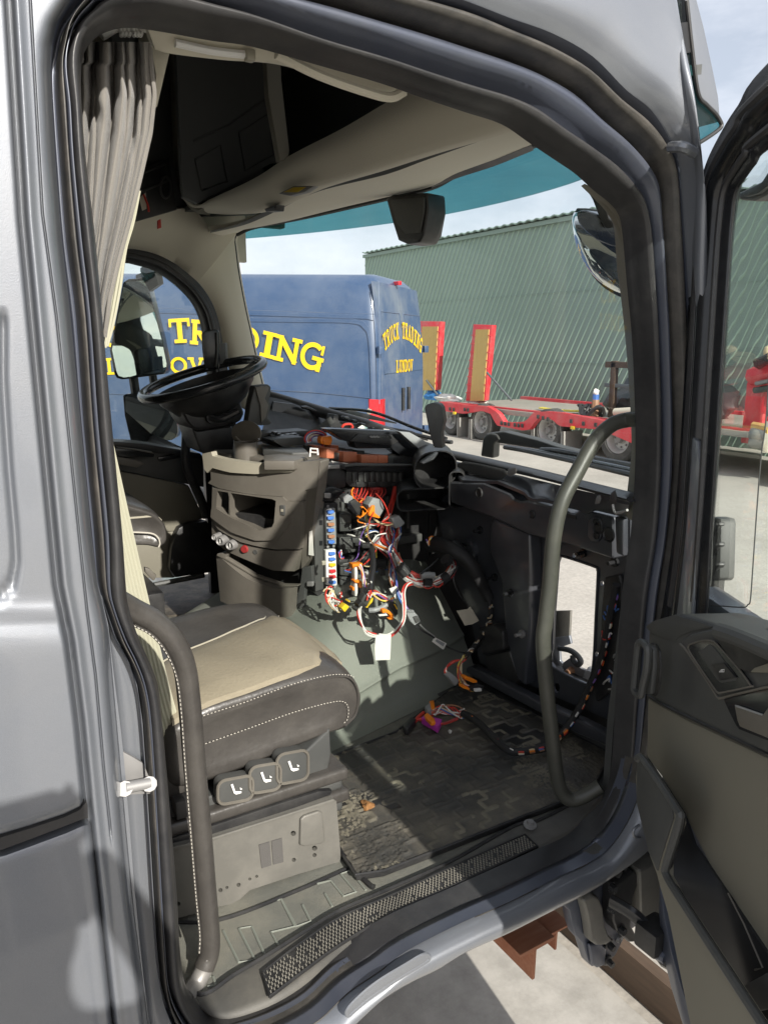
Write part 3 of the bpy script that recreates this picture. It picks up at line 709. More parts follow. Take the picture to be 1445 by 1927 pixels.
# return flange behind the seal so that the frame has depth
inner=LOOPS[4]
cen=Vector((0.8,1.135,1.75))
def outd(p,k): return Vector((max(-1,min(1,(p.x-.8)/.36))*k,0,max(-1,min(1,(p.z-1.75)/.7))*k*.8))
obj('inner_return',*gridvf([[p+Vector((0,.008,0)) for p in inner],[p+Vector((0,.05,0))+outd(p,.075) for p in inner],[p+Vector((0,.06,0))+outd(p,.16) for p in inner]],closeU=True),M['dark_trim'],CAB)

# --- body side behind the door (left of the picture): a pressed sheet with its grooves
FOLD=[(-160,225),(-60,172),(0,133),(40,108),(83,97),(130,95),(200,98),(300,104),(450,116),(600,133),(800,152),(1000,171),(1100,184),(1143,195),(1186,204),(1400,223),(1593,240),(1722,253),(1894,275),(2150,303)]
G1=[(-160,2),(0,17),(411,42),(600,60),(1100,108),(1207,129),(1357,148),(1512,163),(2200,240)]
G2=[(-160,48),(0,57),(400,80),(600,107),(1150,164),(1272,180),(1443,195),(1572,209)]
PX=[(-400,0),]
SPANEL=[(6,600),(6,714),(17,885),(28,1000),(31,1057),(23,1100),(0,1122),(-40,1126)]
GAPL=[(-200,1625),(0,1576),(60,1558),(120,1538),(150,1524),(163,1508)]
def segd(p,a,b):
    ax,ay=a;bx,by=b;px,py=p; dx,dy=bx-ax,by-ay; t=max(0,min(1,((px-ax)*dx+(py-ay)*dy)/(dx*dx+dy*dy))); return math.hypot(px-ax-t*dx,py-ay-t*dy)
def bodyY(px,py):
    f=interp(FOLD,py); d=f-px
    y=1.0
    # fold rolls in towards the door frame
    y+=0.045*math.exp(-(max(0,d)/9)**1.3)
    g1=interp(G1,py); y+= .022*math.exp(-((px-g1)/6.5)**2)
    y+= -0.006*math.exp(-((px-g1-16)/9)**2)
    if py<1575:
        g2=interp(G2,py); y+=.009*math.exp(-((px-g2)/1.7)**2)
    if px<g1-6:
        y+=-.004
        m=min(segd((px,py),SPANEL[i],SPANEL[i+1]) for i in range(len(SPANEL)-1))
        y+=.011*math.exp(-(m/6.5)**2)
    # horizontal crease where the lower panel swells outwards
    if px<g1:
        y+=-.010/(1+math.exp(-(py-1183)/13)); y+=-.004*math.exp(-((py-1150)/9)**2)
    return y
rows=[];ys=[-160+i*12 for i in range(196)]
NCX=230
for py in ys:
    f=interp(FOLD,py); x0=-160
    r_=[]
    g1_=interp(G1,py); g2_=min(interp(G2,py),f-14); bk=[x0,g1_-30,g1_-14,g1_+14,g2_-5,g2_+5,f-12,f]
    for (a_,b_),n_ in zip(zip(bk,bk[1:]),(60,14,34,22,22,34,14)):
        for i in range(n_): r_.append((a_+(b_-a_)*i/n_,py))
    r_.append((f,py)); NCX=len(r_)-1
    rows.append(r_)
rows=[[(px,py+(interp([(a,b) for a,b in GAPL],px)-1508)*math.exp(-((py-1508)/240)**2)) for px,py in r_] for r_ in rows]
V=[];Fc=[];idx={}
def below(px,py):     # below the locker gap line and left of the lower panel's edge
    return px<interp([(1505,163),(1555,172),(1610,176),(1786,195),(1927,210),(2300,240)],py) and py>interp([(a,b) for a,b in GAPL],px)-2
for i,r_ in enumerate(rows):
    for j,(px,py) in enumerate(r_):
        y=bodyY(px,py)
        if ys[i]>=1508 and px<interp([(1505,158),(1555,166),(1610,170),(1786,189),(1927,204),(2300,234)],py): y+=.045
        idx[i,j]=len(V); V.append(at(px,py,Y=y))
for i in range(len(rows)-1):
    for j in range(NCX): Fc.append((idx[i,j],idx[i,j+1],idx[i+1,j+1],idx[i+1,j]))
obj('side_panel',V,Fc,M['paint'],CAB,sharp=0)
# locker door below the gap
gs=[at(a,b+dy,Y=1.003) for a,b,dy in [(-330,1655,0)]+[(a,b,1) for a,b in GAPL[1:]]]+[at(*q,Y=1.003) for q in ((165,1515),(166,1540),(150,1544),(120,1556),(60,1579),(0,1601),(-330,1668))]
obj('gap_dark_strip',*prism(gs,(0,.01,0)),M['rubber'],CAB,smooth=False)  # black strip added over the sunlit recess to keep the gap dark
obj('far_header_backing',*boxvf((1.05,3.37,2.6),(.6,.03,.3)),M['beige'],CAB)
boxp_far=obj('far_kick_panel',*boxvf((1.42,3.36,1.31),(.62,.03,.78)),M['black'],CAB)
edge=[(1540,163),(1552,171),(1600,178),(1786,197),(1927,212),(2200,236)]
rows=[]
for py in [1536+i*10 for i in range(66)]:
    e=interp(edge,py) if py>1552 else 165
    row=[]
    for i in range(41):
        px=-330+(e+330)*(1-(1-i/40)**1.7); top=interp([(-330,1668),(0,1602),(60,1580),(120,1558),(150,1545),(166,1542)],px)
        q=top+(2190-top)*(py-1536)/650
        ee=interp(edge,max(q,1541)); px2=-330+(ee+330)*(1-(1-i/40)**1.7)
        d=min((q-top)/9,(ee-px2)/9); y=.995+.02*math.exp(-max(0,d)*1.6)+ .0
        row.append(at(px2,q,Y=y))
    rows.append(row)
obj('locker_door',*solid(gridvf(rows),(0,.025,0)),M['paint'],CAB,sharp=50)
# jamb: from the fold inwards to the frame, below the bend
rows=[]
EL_=[(s[0][1],s[0][0]) for s in ST[:9]][::-1]+[(1913,316),(1975,352)]
for py in [1120+i*10 for i in range(88)]:
    f=interp(FOLD,py); e=interp(EL_,py)+2
    rows.append([at(f+(e-f)*t,py,Y=y) for t,y in ((0,1.043),(.04,1.052),(.10,1.068),(.2,1.074),(.5,1.073),(.8,1.072),(1,1.07))])
obj('door_jamb',*gridvf(rows),M['paint'],CAB,sharp=0)
# latch striker
st=obj('striker_plate',*prism([at(228,1410,Y=1.068),at(250,1422,Y=1.068),at(268,1433,Y=1.068),at(283,1470,Y=1.068),at(282,1490,Y=1.068),at(232,1492,Y=1.068),at(230,1450,Y=1.068)],(0,-.008,0)),M['steel'],CAB,bevel=.002)
obj('striker_bar',*tubevf([at(236,1483,Y=1.035),at(282,1474,Y=1.035)],.0085,12),M['steel'],st)
for q in ((235,1487),(281,1478)): obj('striker_post',*tubevf([at(q[0],q[1],Y=1.065),at(q[0],q[1]-2,Y=1.03)],.011,10),M['steel'],st)
# --- upper body side and cab front corner
top=[(480,-140),(605,-120),(730,-110),(812,-110),(883,-110),(960,-110),(1040,-110),(1115,-110),(1178,-110),(1225,-60),(1266,0)]
Ecur=[s[0] for s in ST[23:39]]
right=[(480,-260),(605,-260),(730,-260),(812,-260),(883,-260),(960,-260),(1060,-260),(1150,-260),(1225,-240),(1258,-60),(1272,60),(1285,130),(1296,200),(1304,262),(1307,285),(1312,340),(1312,420),(1310,532),(1312,661),(1314,850)]
Er=Ecur[:9]+[(1240,228),(1258,258)]+Ecur[11:]
A=catmull([at(*q,Y=1.048) for q in Ecur],8); Bp=catmull([at(*q,Y=1.005+.14*max(0,min(1,(150-q[1])/400))) for q in right],8)
A=resample(A,90);Bp=resample(Bp,90)
rows=[]
for t,dy in ((0,0),(.03,-.010),(.08,-.026),(.16,-.034),(.3,-.036),(.5,-.034),(.7,-.028),(.88,-.016),(1,0)):
    rows.append([a.lerp(b,t)+Vector((0,dy,0)) for a,b in zip(A,Bp)])
# roll round the front corner
rows.append([b+Vector((.02,.025,0)) for b in Bp]); rows.append([b+Vector((.06,.06,0)) for b in Bp]); rows.append([b+Vector((.11,.09,0)) for b in Bp])
obj('upper_side_panel',*gridvf(rows),M['paint'],CAB,sharp=0)
obj('corner_bead',*tubevf([at(1262,276,Y=1.035),at(1285,276,Y=1.0),at(1306,287,Y=.998)],.010,8),M['paint'],CAB)
# roof skin closing the cab (keeps daylight out of the roof shelves)
def boxp(name,c,s,m_,bv=0.004,M_=None,parent=CAB): return obj(name,*boxvf(c,s,M_),M[m_],parent,bevel=bv)
boxp('roof_skin',(0.28,2.25,3.36),(2.2,2.3,.04),'paint')
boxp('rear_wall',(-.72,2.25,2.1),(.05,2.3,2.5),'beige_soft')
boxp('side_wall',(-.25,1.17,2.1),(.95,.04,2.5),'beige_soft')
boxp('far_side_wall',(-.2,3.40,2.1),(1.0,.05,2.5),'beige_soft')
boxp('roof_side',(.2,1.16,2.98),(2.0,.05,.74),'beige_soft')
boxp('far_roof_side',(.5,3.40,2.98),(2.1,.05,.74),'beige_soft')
boxp('roof_front',(1.60,2.35,3.04),(.06,1.9,.62),'paint')

# --- windscreen surface
def WX(Y,Z): 
    s=(Y-2.25)/1.05
    return 1.70-.30*s*s-0.10*(Z-1.7)
def Wp(px,py,off=0.0):
    X=1.5
    for _ in range(14):
        p=at(px,py,X=X); X=0.5*X+0.5*(WX(max(1.1,min(3.4,p.y)),p.z)+off)
    return at(px,py,X=X)
rows=[]
for i in range(9):
    z=1.62+i*1.02/8; rows.append([Vector((WX(1.16+2.18*j/24,z)+.015,1.16+2.18*j/24,z)) for j in range(25)])
obj('windscreen',*gridvf(rows),M['glass'],CAB)
# --- outer sun visor (tinted acrylic) across the top of the windscreen
rows=[];rows2=[]
for k in range(25):
    Y=1.22+2.24*k/24; s=abs(Y-2.25)/1.2
    xo=1.86-.52*s**2.2; s=s*.9
    rows.append([Vector((xo,Y,2.585-.035*s*s)),Vector((xo-.015,Y,2.7)),Vector((xo-.06,Y,2.85))])
obj('sun_visor',*solid(gridvf(rows),(.006,0,0)),M['teal'],CAB)
def visor_end(Y,pxp,m_,th):
    return obj('visor_end',*prism([at(*q,Y=Y) for q in pxp],(0,th,0)),M[m_],CAB,bevel=.002)
ve=visor_end(1.16,[(1278,0),(1283,0),(1286,95),(1301,100),(1306,140),(1313,175),(1328,195),(1345,212),(1355,228),(1357,236),(1350,244),(1330,258),(1306,273),(1302,240),(1296,195),(1284,95),(1270,-40),(1276,-40)],'teal',.006)
obj('visor_end_cap',*prism([at(*q,Y=1.155) for q in [(1279,42),(1296,40),(1303,97),(1284,100)]],(0,.01,0)),M['black'],ve)
obj('visor_wing',*prism([at(*q,Y=1.18) for q in [(1284,-40),(1290,0),(1298,60),(1306,130),(1313,172),(1328,193),(1345,211),(1356,229),(1352,180),(1340,120),(1325,50),(1312,0),(1300,-40)]],(0,.3,0)),M['paint'],ve,bevel=.004)
obj('visor_lip',*tubevf([at(*q,Y=1.155) for q in [(1292,0),(1303,100),(1314,176),(1329,196),(1346,213),(1356,229),(1357,237),(1350,245),(1330,259),(1307,273)]],.0045,8),M['black'],ve)
# ================================================================== INTERIOR
def holed(outer,holes,vec):
    """flat plate with holes, given thickness"""
    bm=bmesh.new(); vec=Vector(vec)
    def loop(P):
        vs=[bm.verts.new(p) for p in P]
        for a,b in zip(vs,vs[1:]+vs[:1]): bm.edges.new((a,b))
    loop(outer)
    for h in holes: loop(h)
    bmesh.ops.triangle_fill(bm,edges=bm.edges[:],use_beauty=True)
    bm.verts.index_update()
    V=[v.co.copy() for v in bm.verts]; Fc=[tuple(v.index for v in f.verts) for f in bm.faces]; bm.free()
    n=len(V); V2=V+[v+vec for v in V]; F2=list(Fc)+[tuple(i+n for i in reversed(f)) for f in Fc]
    s=0
    for L_ in [outer]+list(holes):
        m=len(L_)
        for i in range(m): a=s+i;b=s+(i+1)%m; F2.append((a,b,b+n,a+n))
        s+=m
    return V2,F2
def circ(px,py,r,n=14,ry=None,**k): return [at(px+r*math.cos(2*math.pi*i/n),py+(ry or r)*math.sin(2*math.pi*i/n),**k) for i in range(n)]
def rrect(x0,y0,x1,y1,r,n=4):
    out=[]
    for cx_,cy_,a0 in ((x1-r,y0+r,-90),(x1-r,y1-r,0),(x0+r,y1-r,90),(x0+r,y0+r,180)):
        for i in range(n+1): a=R(a0+90*i/n); out.append((cx_+r*math.cos(a),cy_+r*math.sin(a)))
    return out
# ---- floor, tunnel
FZ=.945
obj('floor',*boxvf((.5,2.29,FZ-.02),(2.45,2.24,.04)),M['carpet'],CAB)
# front floor stays open in front of the bulkhead only below the sill
prof=[(1.80,FZ+.002),(1.835,.955),(1.86,.975),(1.878,1.01),(1.886,1.055),(1.878,1.07),(1.895,1.09),(1.93,1.16),(1.975,1.23),(2.03,1.285),(2.12,1.315),(2.3,1.325),(2.7,1.325),(2.78,1.2),(2.8,FZ)]
rows=[]
for i in range(25):
    x=.80+.82*i/24; k=.12*(x-.93)/.51; hz=min(1.0,max(0.0,.42+(x-.80)*1.25))
    e=max(0,(x-1.38)/.2); 
    rows.append([Vector((x,y+k*(1 if y<2.5 else 0)+(.10*e*e if y<2.2 else 0)*min(1,max(0,(z-1.0)*4)),z-(.10*e*e*max(0,(z-1.05)/.4)))) for y,z in catmull([Vector((a,b,0)) for a,b in prof],4) for y,z in [(y,z)]] if False else
        [Vector((x,q.x+k*(1 if q.x<2.5 else 0)+(.10*e*e*min(1,max(0,(q.y-1.0)*4)) if q.x<2.2 else 0),FZ+(q.y-FZ)*hz)) for q in catmull([Vector((a,b,0)) for a,b in prof],4)])
obj('engine_tunnel',*gridvf(rows),M['tunnel'],CAB,sharp=60)
# ---- sill trim and tread plate
upedge=[(330,1838),(379,1873),(440,1836),(499,1801),(577,1752),(640,1714),(739,1671),(846,1623),(966,1556),(1009,1546),(1069,1517),(1120,1490)]
lw=[(364,1883),(391,1910),(424,1919),(466,1910),(521,1888),(577,1852),(632,1801),(690,1754),(747,1721),(846,1678),(930,1640),(1013,1603),(1069,1577),(1103,1545),(1142,1500)]
A=[at(*q,Z=.952) for q in upedge]; B=[at(*q,Y=1.150) for q in lw]
Bz=[at(*q,Z=.947) for q in lw]
A_=resample(catmull(A,6),70); Bz_=resample(catmull(Bz,6),70); B_=resample(catmull(B,6),70)
obj('sill_trim',*gridvf([A_]+[[a.lerp(b,t)+Vector((0,0,.003*math.sin(math.pi*t))) for a,b in zip(A_,Bz_)] for t in (.25,.5,.75)]+[Bz_,B_]),M['sill'],CAB,sharp=0)
obj('sill_trim_edge',*tubevf([at(*q,Z=.953) for q in upedge],.005,6),M['black'],CAB)
lipA=[at(a,b-16,Z=.944) for a,b in lw]; lipB=[at(*q,Y=1.142) for q in lw]
obj('sill_lip',*ruled(lipA,lipB,70,2),M['sill'],CAB,sharp=0)
tu=[(491,1833),(560,1780),(640,1727),(747,1681),(855,1630),(988,1571)]; tl=[(508,1876),(575,1825),(640,1778),(747,1714),(846,1670),(1013,1592)]
TU=resample(catmull([at(*q,Z=.9585) for q in tu],8),170); TL=resample(catmull([at(*q,Z=.9585) for q in tl],8),170)
tp=obj('tread_plate',*solid(gridvf([TL,TU]),(0,0,-.006)),M['black'],CAB)
V=[];Fc=[]
rnd=random.Random(5)
for i in range(1,168):
    for r_ in range(7):
        if (i+r_)%2==0 or rnd.random()<.06: continue
        t0=.06+r_*.127; t1=t0+.10
        a=TL[i].lerp(TU[i],t0);b=TL[i].lerp(TU[i],t1); d=(TL[i+1]-TL[i])*.36
        v,f=boxvf((a+b)/2+Vector((0,0,.0008)),(1,1,1)); n=len(V)
        u=(b-a)/2
        for sx in(-1,1):
            for sy in(-1,1):
                for sz in(-1,1): V.append((a+b)/2+u*sx*.92+d*sy*.8+Vector((0,0,.0012+.0012*sz)))
        Fc+=[tuple(q+n for q in ff) for ff in f]
obj('tread_grip',V,Fc,mat('dusty_grip',(.26,.245,.205),.8,var=.4,vscale=25,dust=(.06,.058,.052),dustamt=.7,dscale=14),tp,smooth=False,kind='stuff')
obj('tread_rim',*tubevf(TL[::8]+TU[::-8],.003,6,closed=True,smooth=False),M['black'],tp)
obj('sill_screw',*lathe([(0,.012),(.008,.012),(.009,.004),(.016,.003),(.017,0)],at(997,1553,Z=.958),(0,-.2,1),12),M['steel'],CAB)
# ---- rubber floor mat with its raised pattern
MT=.962
mp_=[(634,1590),(670,1648),(722,1640),(808,1607),(946,1552),(1060,1508),(1118,1480),(1150,1420),(1010,1345),(890,1290),(845,1300),(745,1378),(618,1426),(622,1500)]
m6=crop(2.89,600,1250)
def inpoly(x,y,P):
    c=False
    for (x1,y1),(x2,y2) in zip(P,P[1:]+P[:1]):
        if (y1>y)!=(y2>y) and x<(x2-x1)*(y-y1)/(y2-y1)+x1: c=not c
    return c
def matmat():
    m=mat('dirty_rubber_mat',(0.05,0.049,0.045),rough=.6,var=.35,vscale=14,dust=(0.24,.21,.155),dustamt=.62,dscale=5.0,bump=.35,bscale=420)
    t=m.node_tree; b=t.nodes['Principled BSDF']; old=b.inputs['Base Color'].links[0].from_socket
    g=N(t,'ShaderNodeNewGeometry'); rp=N(t,'ShaderNodeMapRange'); rp.inputs[1].default_value=.50; rp.inputs[2].default_value=.58; rp.inputs[3].default_value=0; rp.inputs[4].default_value=.55
    nz=N(t,'ShaderNodeTexNoise',i_Scale=9.0,i_Detail=5.0); tcn=N(t,'ShaderNodeTexCoord'); mu=N(t,'ShaderNodeMath',operation='MULTIPLY')
    mm=N(t,'ShaderNodeMix',data_type='RGBA'); mm.inputs[7].default_value=(.21,.19,.145,1); l=t.links.new
    l(tcn.outputs['Object'],nz.inputs['Vector']); l(g.outputs['Pointiness'],rp.inputs[0]); l(rp.outputs[0],mu.inputs[0]); l(nz.outputs[0],mu.inputs[1])
    l(mu.outputs[0],mm.inputs[0]); l(old,mm.inputs[6]); l(mm.outputs[2],b.inputs['Base Color'])
    return m
MP3=[at(*q,Z=MT) for q in mp_]; MPXY=[(p.x,p.y) for p in MP3]
def matsurf():
    x0=min(p[0] for p in MPXY);x1=max(p[0] for p in MPXY);y0=min(p[1] for p in MPXY);y1=max(p[1] for p in MPXY)
    st=.0042; nx=int((x1-x0)/st)+1; ny=int((y1-y0)/st)+1
    def hsh(a,b,k=0): 
        v=math.sin(a*127.1+b*311.7+k*74.7)*43758.5453; return v-math.floor(v)
    def sq(v): return 1 if (v%1)<.5 else -1
    def cid(x,y):
        u=(x-x0)/.078+.34*sq((y-y0)/.17+.1)+.2*sq((y-y0)/.074); c=math.floor(u)
        v=(y-y0)/.27+.5*(c%2); return c,math.floor(v)
    ids=[[cid(x0+i*st,y0+j*st) for i in range(nx)] for j in range(ny)]
    V=[];Fc=[];vi={};hi={};MI=[]
    cs=.0125
    for j in range(ny):
        for i in range(nx):
            x=x0+i*st;y=y0+j*st
            if not inpoly(x,y,MPXY): continue
            c=ids[j][i]; h=0.0
            edge=any(0<=i+a<nx and 0<=j+b<ny and ids[j+b][i+a]!=c for a,b in ((1,0),(0,1),(-1,0),(0,-1)))
            k=hsh(c[0],c[1])
            if edge: h=.0034
            elif k<.5:                       # pebbled field
                gx=math.floor(x/cs); gy=math.floor(y/(cs*.8)); d1=9;d2=9
                for a in(-1,0,1):
                    for b in(-1,0,1):
                        px=(gx+a+.5+.75*(hsh(gx+a,gy+b,1)-.5))*cs; py=(gy+b+.5+.75*(hsh(gx+a,gy+b,2)-.5))*cs*.8
                        dd=math.hypot(x-px,(y-py)*1.2)
                        if dd<d1: d2=d1;d1=dd
                        elif dd<d2: d2=dd
                h=min(.0034,max(0,(d2-d1)-.0015)*.95)
            elif k<.75: h=.0016
            hi[i,j]=(h>.0022 and math.sin(x*31+y*17)+math.sin(y*23-x*9)+1.1*math.sin(x*7)*math.sin(y*6+1)>(.5 if edge else -.35)); vi[i,j]=len(V); V.append(Vector((x,y,MT+h+.002*math.sin(x*9+1)*math.sin(y*7))))
    for j in range(ny-1):
        for i in range(nx-1):
            q=[(i,j),(i+1,j),(i+1,j+1),(i,j+1)]
            if all(a in vi for a in q): Fc.append(tuple(vi[a] for a in q)); MI.append(1 if sum(hi[a] for a in q)>=2 else 0)
    return V,Fc,MI
MAT=tag(obj('floor_mat',*prism([p+Vector((0,0,-.0015)) for p in MP3],(0,0,-.013)),M['black'],bevel=.003),'dirty black rubber floor mat with raised jigsaw pattern in the footwell','floor mat')
OFF[MAT.name]=Vector((0,0,0))
V_,F_,MI=matsurf()
ts=obj('tread_surface',V_,F_,matmat(),MAT,sharp=0); ts.data.materials.append(mat('worn_mat_relief',(0.185,.168,.125),rough=.75,var=.45,vscale=30,dust=(.05,.048,.043),dustamt=.7,dscale=7))
if len(ts.data.polygons)==len(MI): ts.data.polygons.foreach_set('material_index',MI)
rm=MP3+[MP3[0]]
obj('mat_rim',*tubevf(rm,.0045,6,smooth=False),M['black'],MAT)
hole=[m6(*q) for q in ((205,680),(240,690),(330,735),(400,720),(430,740),(440,775),(390,790),(330,760),(290,775),(250,745))]
obj('worn_hole',*prism([at(*q,Z=MT+.0012) for q in hole],(0,0,-.001)),M['black'],MAT,smooth=False)
hole2=[m6(*q) for q in ((400,720),(450,705),(540,790),(500,800),(440,780))]
obj('worn_hole',*prism([at(*q,Z=MT+.0016) for q in hole2],(0,0,-.001)),M['black_gloss'],MAT,smooth=False)
c=at(*m6(262,775),Z=MT); tag(obj('foam_scrap',*lump(c,.014,.02,.008,3,8),M['wire_brown'] if False else mat('foam',(0.25,.12,.04),.8,var=.4,vscale=60)),'scrap of torn brown foam on the worn spot of the floor mat','foam scrap')
# ---- floor carpet relief beside the plinth
f1=crop(1.852,320,1450)
CARP=[[(185,560),(240,670),(297,663),(240,553),(285,545),(335,655)],[(345,458),(388,450),(435,545),(352,565),(380,615)],[(388,450),(440,545),(490,527),(462,470)],[(512,396),(560,384),(605,440),(648,425),(595,362),(628,350),(682,418)],[(540,430),(565,475)],[(150,720),(160,750),(130,755)],[(120,640),(140,720)]]
for rg in CARP: obj('floor_ridge',*tubevf([at(*f1(*q),Z=FZ+.0015) for q in rg],.0028,6,smooth=False,flat=.7),M['tunnel'],CAB)
obj('floor_joint',*tubevf([at(*f1(*q),Z=FZ+.002) for q in ((0,532),(180,520),(420,430),(635,335))],.004,6),M['black'],CAB)
obj('floor_joint',*tubevf([at(*f1(*q),Z=FZ+.004) for q in ((595,255),(600,300),(690,395),(712,408))],.006,6),M['black'],CAB)

# ================================================================== passenger seat
SEAT=thing('passenger_seat','dark leather passenger seat with a beige insert, cream ribbed backrest and steel plinth','seat',(.5,1.65,.945))
sc=crop(2.89,220,1100)
# plinth
PY=1.365
pl_out=[(240,1640),(330,1590),(400,1574),(520,1536),(625,1502),(633,1508),(641,1610),(640,1622),(560,1646),(470,1676),(452,1693),(436,1702),(415,1706),(330,1730),(240,1765)]
hol=[circ(581,1573-3,5,10,Y=PY),circ(574-10,1548+3,0.1,4,Y=PY)]
hl=[(552,1569,5),(575,1549,3),(575,1560,3),(553,1619,4),(592,1610,4),(592,1597,5),(483,1650,3),(470,1655,3),(449,1666,4),(427,1671,3),(415,1676,4),(336,1702,4)]
obj('plinth',*holed([at(*q,Y=PY) for q in pl_out],[circ(a,b,r,10,Y=PY) for a,b,r in hl],(0,.012,0)),M['bare_metal'],SEAT,smooth=False)
obj('plinth_side',*prism([at(632,1506,Y=PY)+Vector((0,0.014,0)),at(641,1612,Y=PY)+Vector((0,0.014,0)),at(641,1612,Y=PY)+Vector((0,.5,0)),at(632,1506,Y=PY)+Vector((0,.5,0))],(-.012,0,0)),M['bare_metal'],SEAT)
obj('plinth_flange',*prism([at(*q,Y=PY-.001) for q in ((240,1640),(330,1590),(400,1574),(520,1536),(625,1502),(631,1506),(520,1541),(400,1580),(330,1597),(240,1648))],(0,-.006,0)),M['bare_metal'],SEAT,bevel=.002)
boss=[(563,1540),(570,1533),(597,1524),(604,1527),(609,1580),(604,1585),(570,1590),(562,1588)]
obj('pressed_boss',*prism([at(*q,Y=PY) for q in boss],(0,-.008,0)),M['bare_metal'],SEAT,bevel=.006,seg=3)
for q in ([(487,1590),(507,1584),(510,1628),(492,1634)],[(510,1583),(530,1577),(533,1622),(514,1627)]):
    obj('hook_patch',*prism([at(*a,Y=PY-.0005) for a in q],(0,-.002,0)),mat('grey_velcro',(0.1,.095,.09),.9,bump=.6,bscale=900),SEAT)
# suspension bellows
for k,(z,ex) in enumerate(((1.07,.0),(1.098,.012),(1.125,.0),(1.15,.010))):
    x0=.0;x1=.745+ex; y0=1.385-ex; y1=1.92
    V_,F_=boxvf(((x0+x1)/2,(y0+y1)/2,z),(x1-x0,y1-y0,.03))
    obj('bellows_fold',V_,F_,M['leather'] if k%2 else M['dark_trim'],SEAT,bevel=.012,seg=4)
obj('slide_rail',*prism([at(*q,Y=1.372) for q in ((320,1598),(420,1570),(540,1527),(622,1497),(626,1488),(600,1490),(520,1515),(400,1555),(320,1580))],(0,.05,0)),M['black'],SEAT,bevel=.003)
obj('side_shell',*prism([at(*q,Y=1.40) for q in ((318,1520),(395,1500),(480,1470),(560,1430),(622,1370),(624,1420),(618,1455),(560,1490),(480,1520),(395,1555),(318,1575))],(0,.2,0)),M['dark_trim'],SEAT,bevel=.008,seg=3)
# seat adjusting levers with their pictograms
ICN=[]
for (x0,y0,x1,y1,tilt) in ((410,1461,476,1510,-.34),(470,1436,528,1490,-.3),(521,1412,580,1472,-.34)):
    cx_,cy_=(x0+x1)/2,(y0+y1)/2
    def tr(q):
        x,y=q; return (x,y+(x-cx_)*tilt*.55)
    o_=[tr(q) for q in rrect(x0,y0+4,x1,y1,14,4)]
    i_=[tr(q) for q in rrect(x0+6,y0+9,x1-6,y1-7,10,4)]
    lv=obj('lever',*prism([at(*q,Y=1.372) for q in o_],(0,.03,0)),M['dark_trim'],SEAT,bevel=.004,seg=3)
    obj('lever_rim',*tubevf([at(*q,Y=1.371) for q in o_],.0035,6,closed=True,smooth=False),M['console'],lv)
    # seat pictogram: back, cushion and arrow
    def I(u,v): return at(*tr((cx_+u,cy_+v)),Y=1.369)
    back=[I(-9,-10),I(-5,-11),I(0,5),I(-3,7)]; cush=[I(-3,7),I(0,4),I(11,6),I(11,9),I(1,10)]; arr=[I(8,-2),I(13,2),I(9,3)]
    obj('pictogram',*join(prism(back,(0,-.001,0)),prism(cush,(0,-.0012,0)),prism(arr,(0,-.001,0))),M['white_pl'],lv,smooth=False)
obj('heater_switch',*prism([at(*q,Y=1.375) for q in ((330,1512),(365,1503),(367,1535),(333,1545))],(0,.03,0)),M['black'],SEAT,bevel=.003)
# cushion: loft of side profiles across the seat
YN,YF=1.40,1.93
prof_n=[sc(*q) for q in ((250,820),(330,740),(470,655),(700,580),(950,500),(1150,470),(1260,505),(1318,570),(1322,640),(1290,720),(1230,775),(1150,800),(950,880),(700,985),(500,1060),(300,1100),(250,1000))]
Pn=[at(*q,Y=1.42) for q in prof_n]
def sect(y,inset,ztop=0.0):
    cx_=sum(p.x for p in Pn)/len(Pn); cz=sum(p.z for p in Pn)/len(Pn)
    out=[]
    for p in Pn:
        q=Vector((cx_+(p.x-cx_)*(1-inset),y,cz+(p.z-cz)*(1-inset*1.6)))
        if p.z>cz: q.z+=ztop
        out.append(q)
    return catmull(out,3,closed=True)
secs=[(1.412,.25,0),(1.402,.12,0),(1.41,.03,.002),(1.432,.0,.008),(1.46,.0,.016),(1.5,.0,.020),(1.58,.0,.016),(1.67,.0,.014),(1.76,.0,.016),(1.82,.0,.024),(1.86,.0,.028),(1.89,.01,.02),(1.92,.05,.0),(1.925,.18,0)]
rows=[sect(*s) for s in secs]
V_,F_=gridvf(rows,closeU=True); n=len(rows[0]); F_.append(tuple(range(n))); F_.append(tuple((len(rows)-1)*n+k for k in range(n)))
obj('cushion',V_,F_,M['leather'],SEAT,sharp=0)
# insert panel lies proud on the cushion top
def ontop(px,py): return at(px,py,P=CTOP)
q0=at(382,1325,Y=1.47); 
zt=max(p.z for p in rows[6])
ins_n=[sc(*q) for q in ((300,735),(470,640),(700,560),(950,470),(1100,425),(1200,400))]
ins_f=[sc(*q) for q in ((250,420),(410,345),(560,285),(700,225),(800,185),(880,172))]
def topz(p):   # height of the lofted cushion at p.x on the centre section
    best=None; S_=rows[6]
    for a,b in zip(S_,S_[1:]+S_[:1]):
        if min(a.x,b.x)<=p.x<=max(a.x,b.x) and abs(a.x-b.x)>1e-6:
            z=a.z+(b.z-a.z)*(p.x-a.x)/(b.x-a.x)
            if best is None or z>best: best=z
    return best if best is not None else 1.34
def ontop(px,py):
    z=1.36
    for _ in range(20):
        p=at(px,py,Z=z); z=.5*z+.5*(topz(p))
    return at(px,py,Z=z)
An=resample([ontop(*q) for q in ins_n],26); Af=resample([ontop(*q) for q in ins_f],26)
rows_=[]
for v in range(11):
    t=v/10; row=[]
    for a,b in zip(An,Af):
        p=a.lerp(b,t); p=Vector((p.x,p.y,topz(p)-.003+.017*math.sin(math.pi*t)**.5+.003*math.sin(p.x*38+p.y*17)*math.sin(math.pi*t))); row.append(p)
    rows_.append(row)
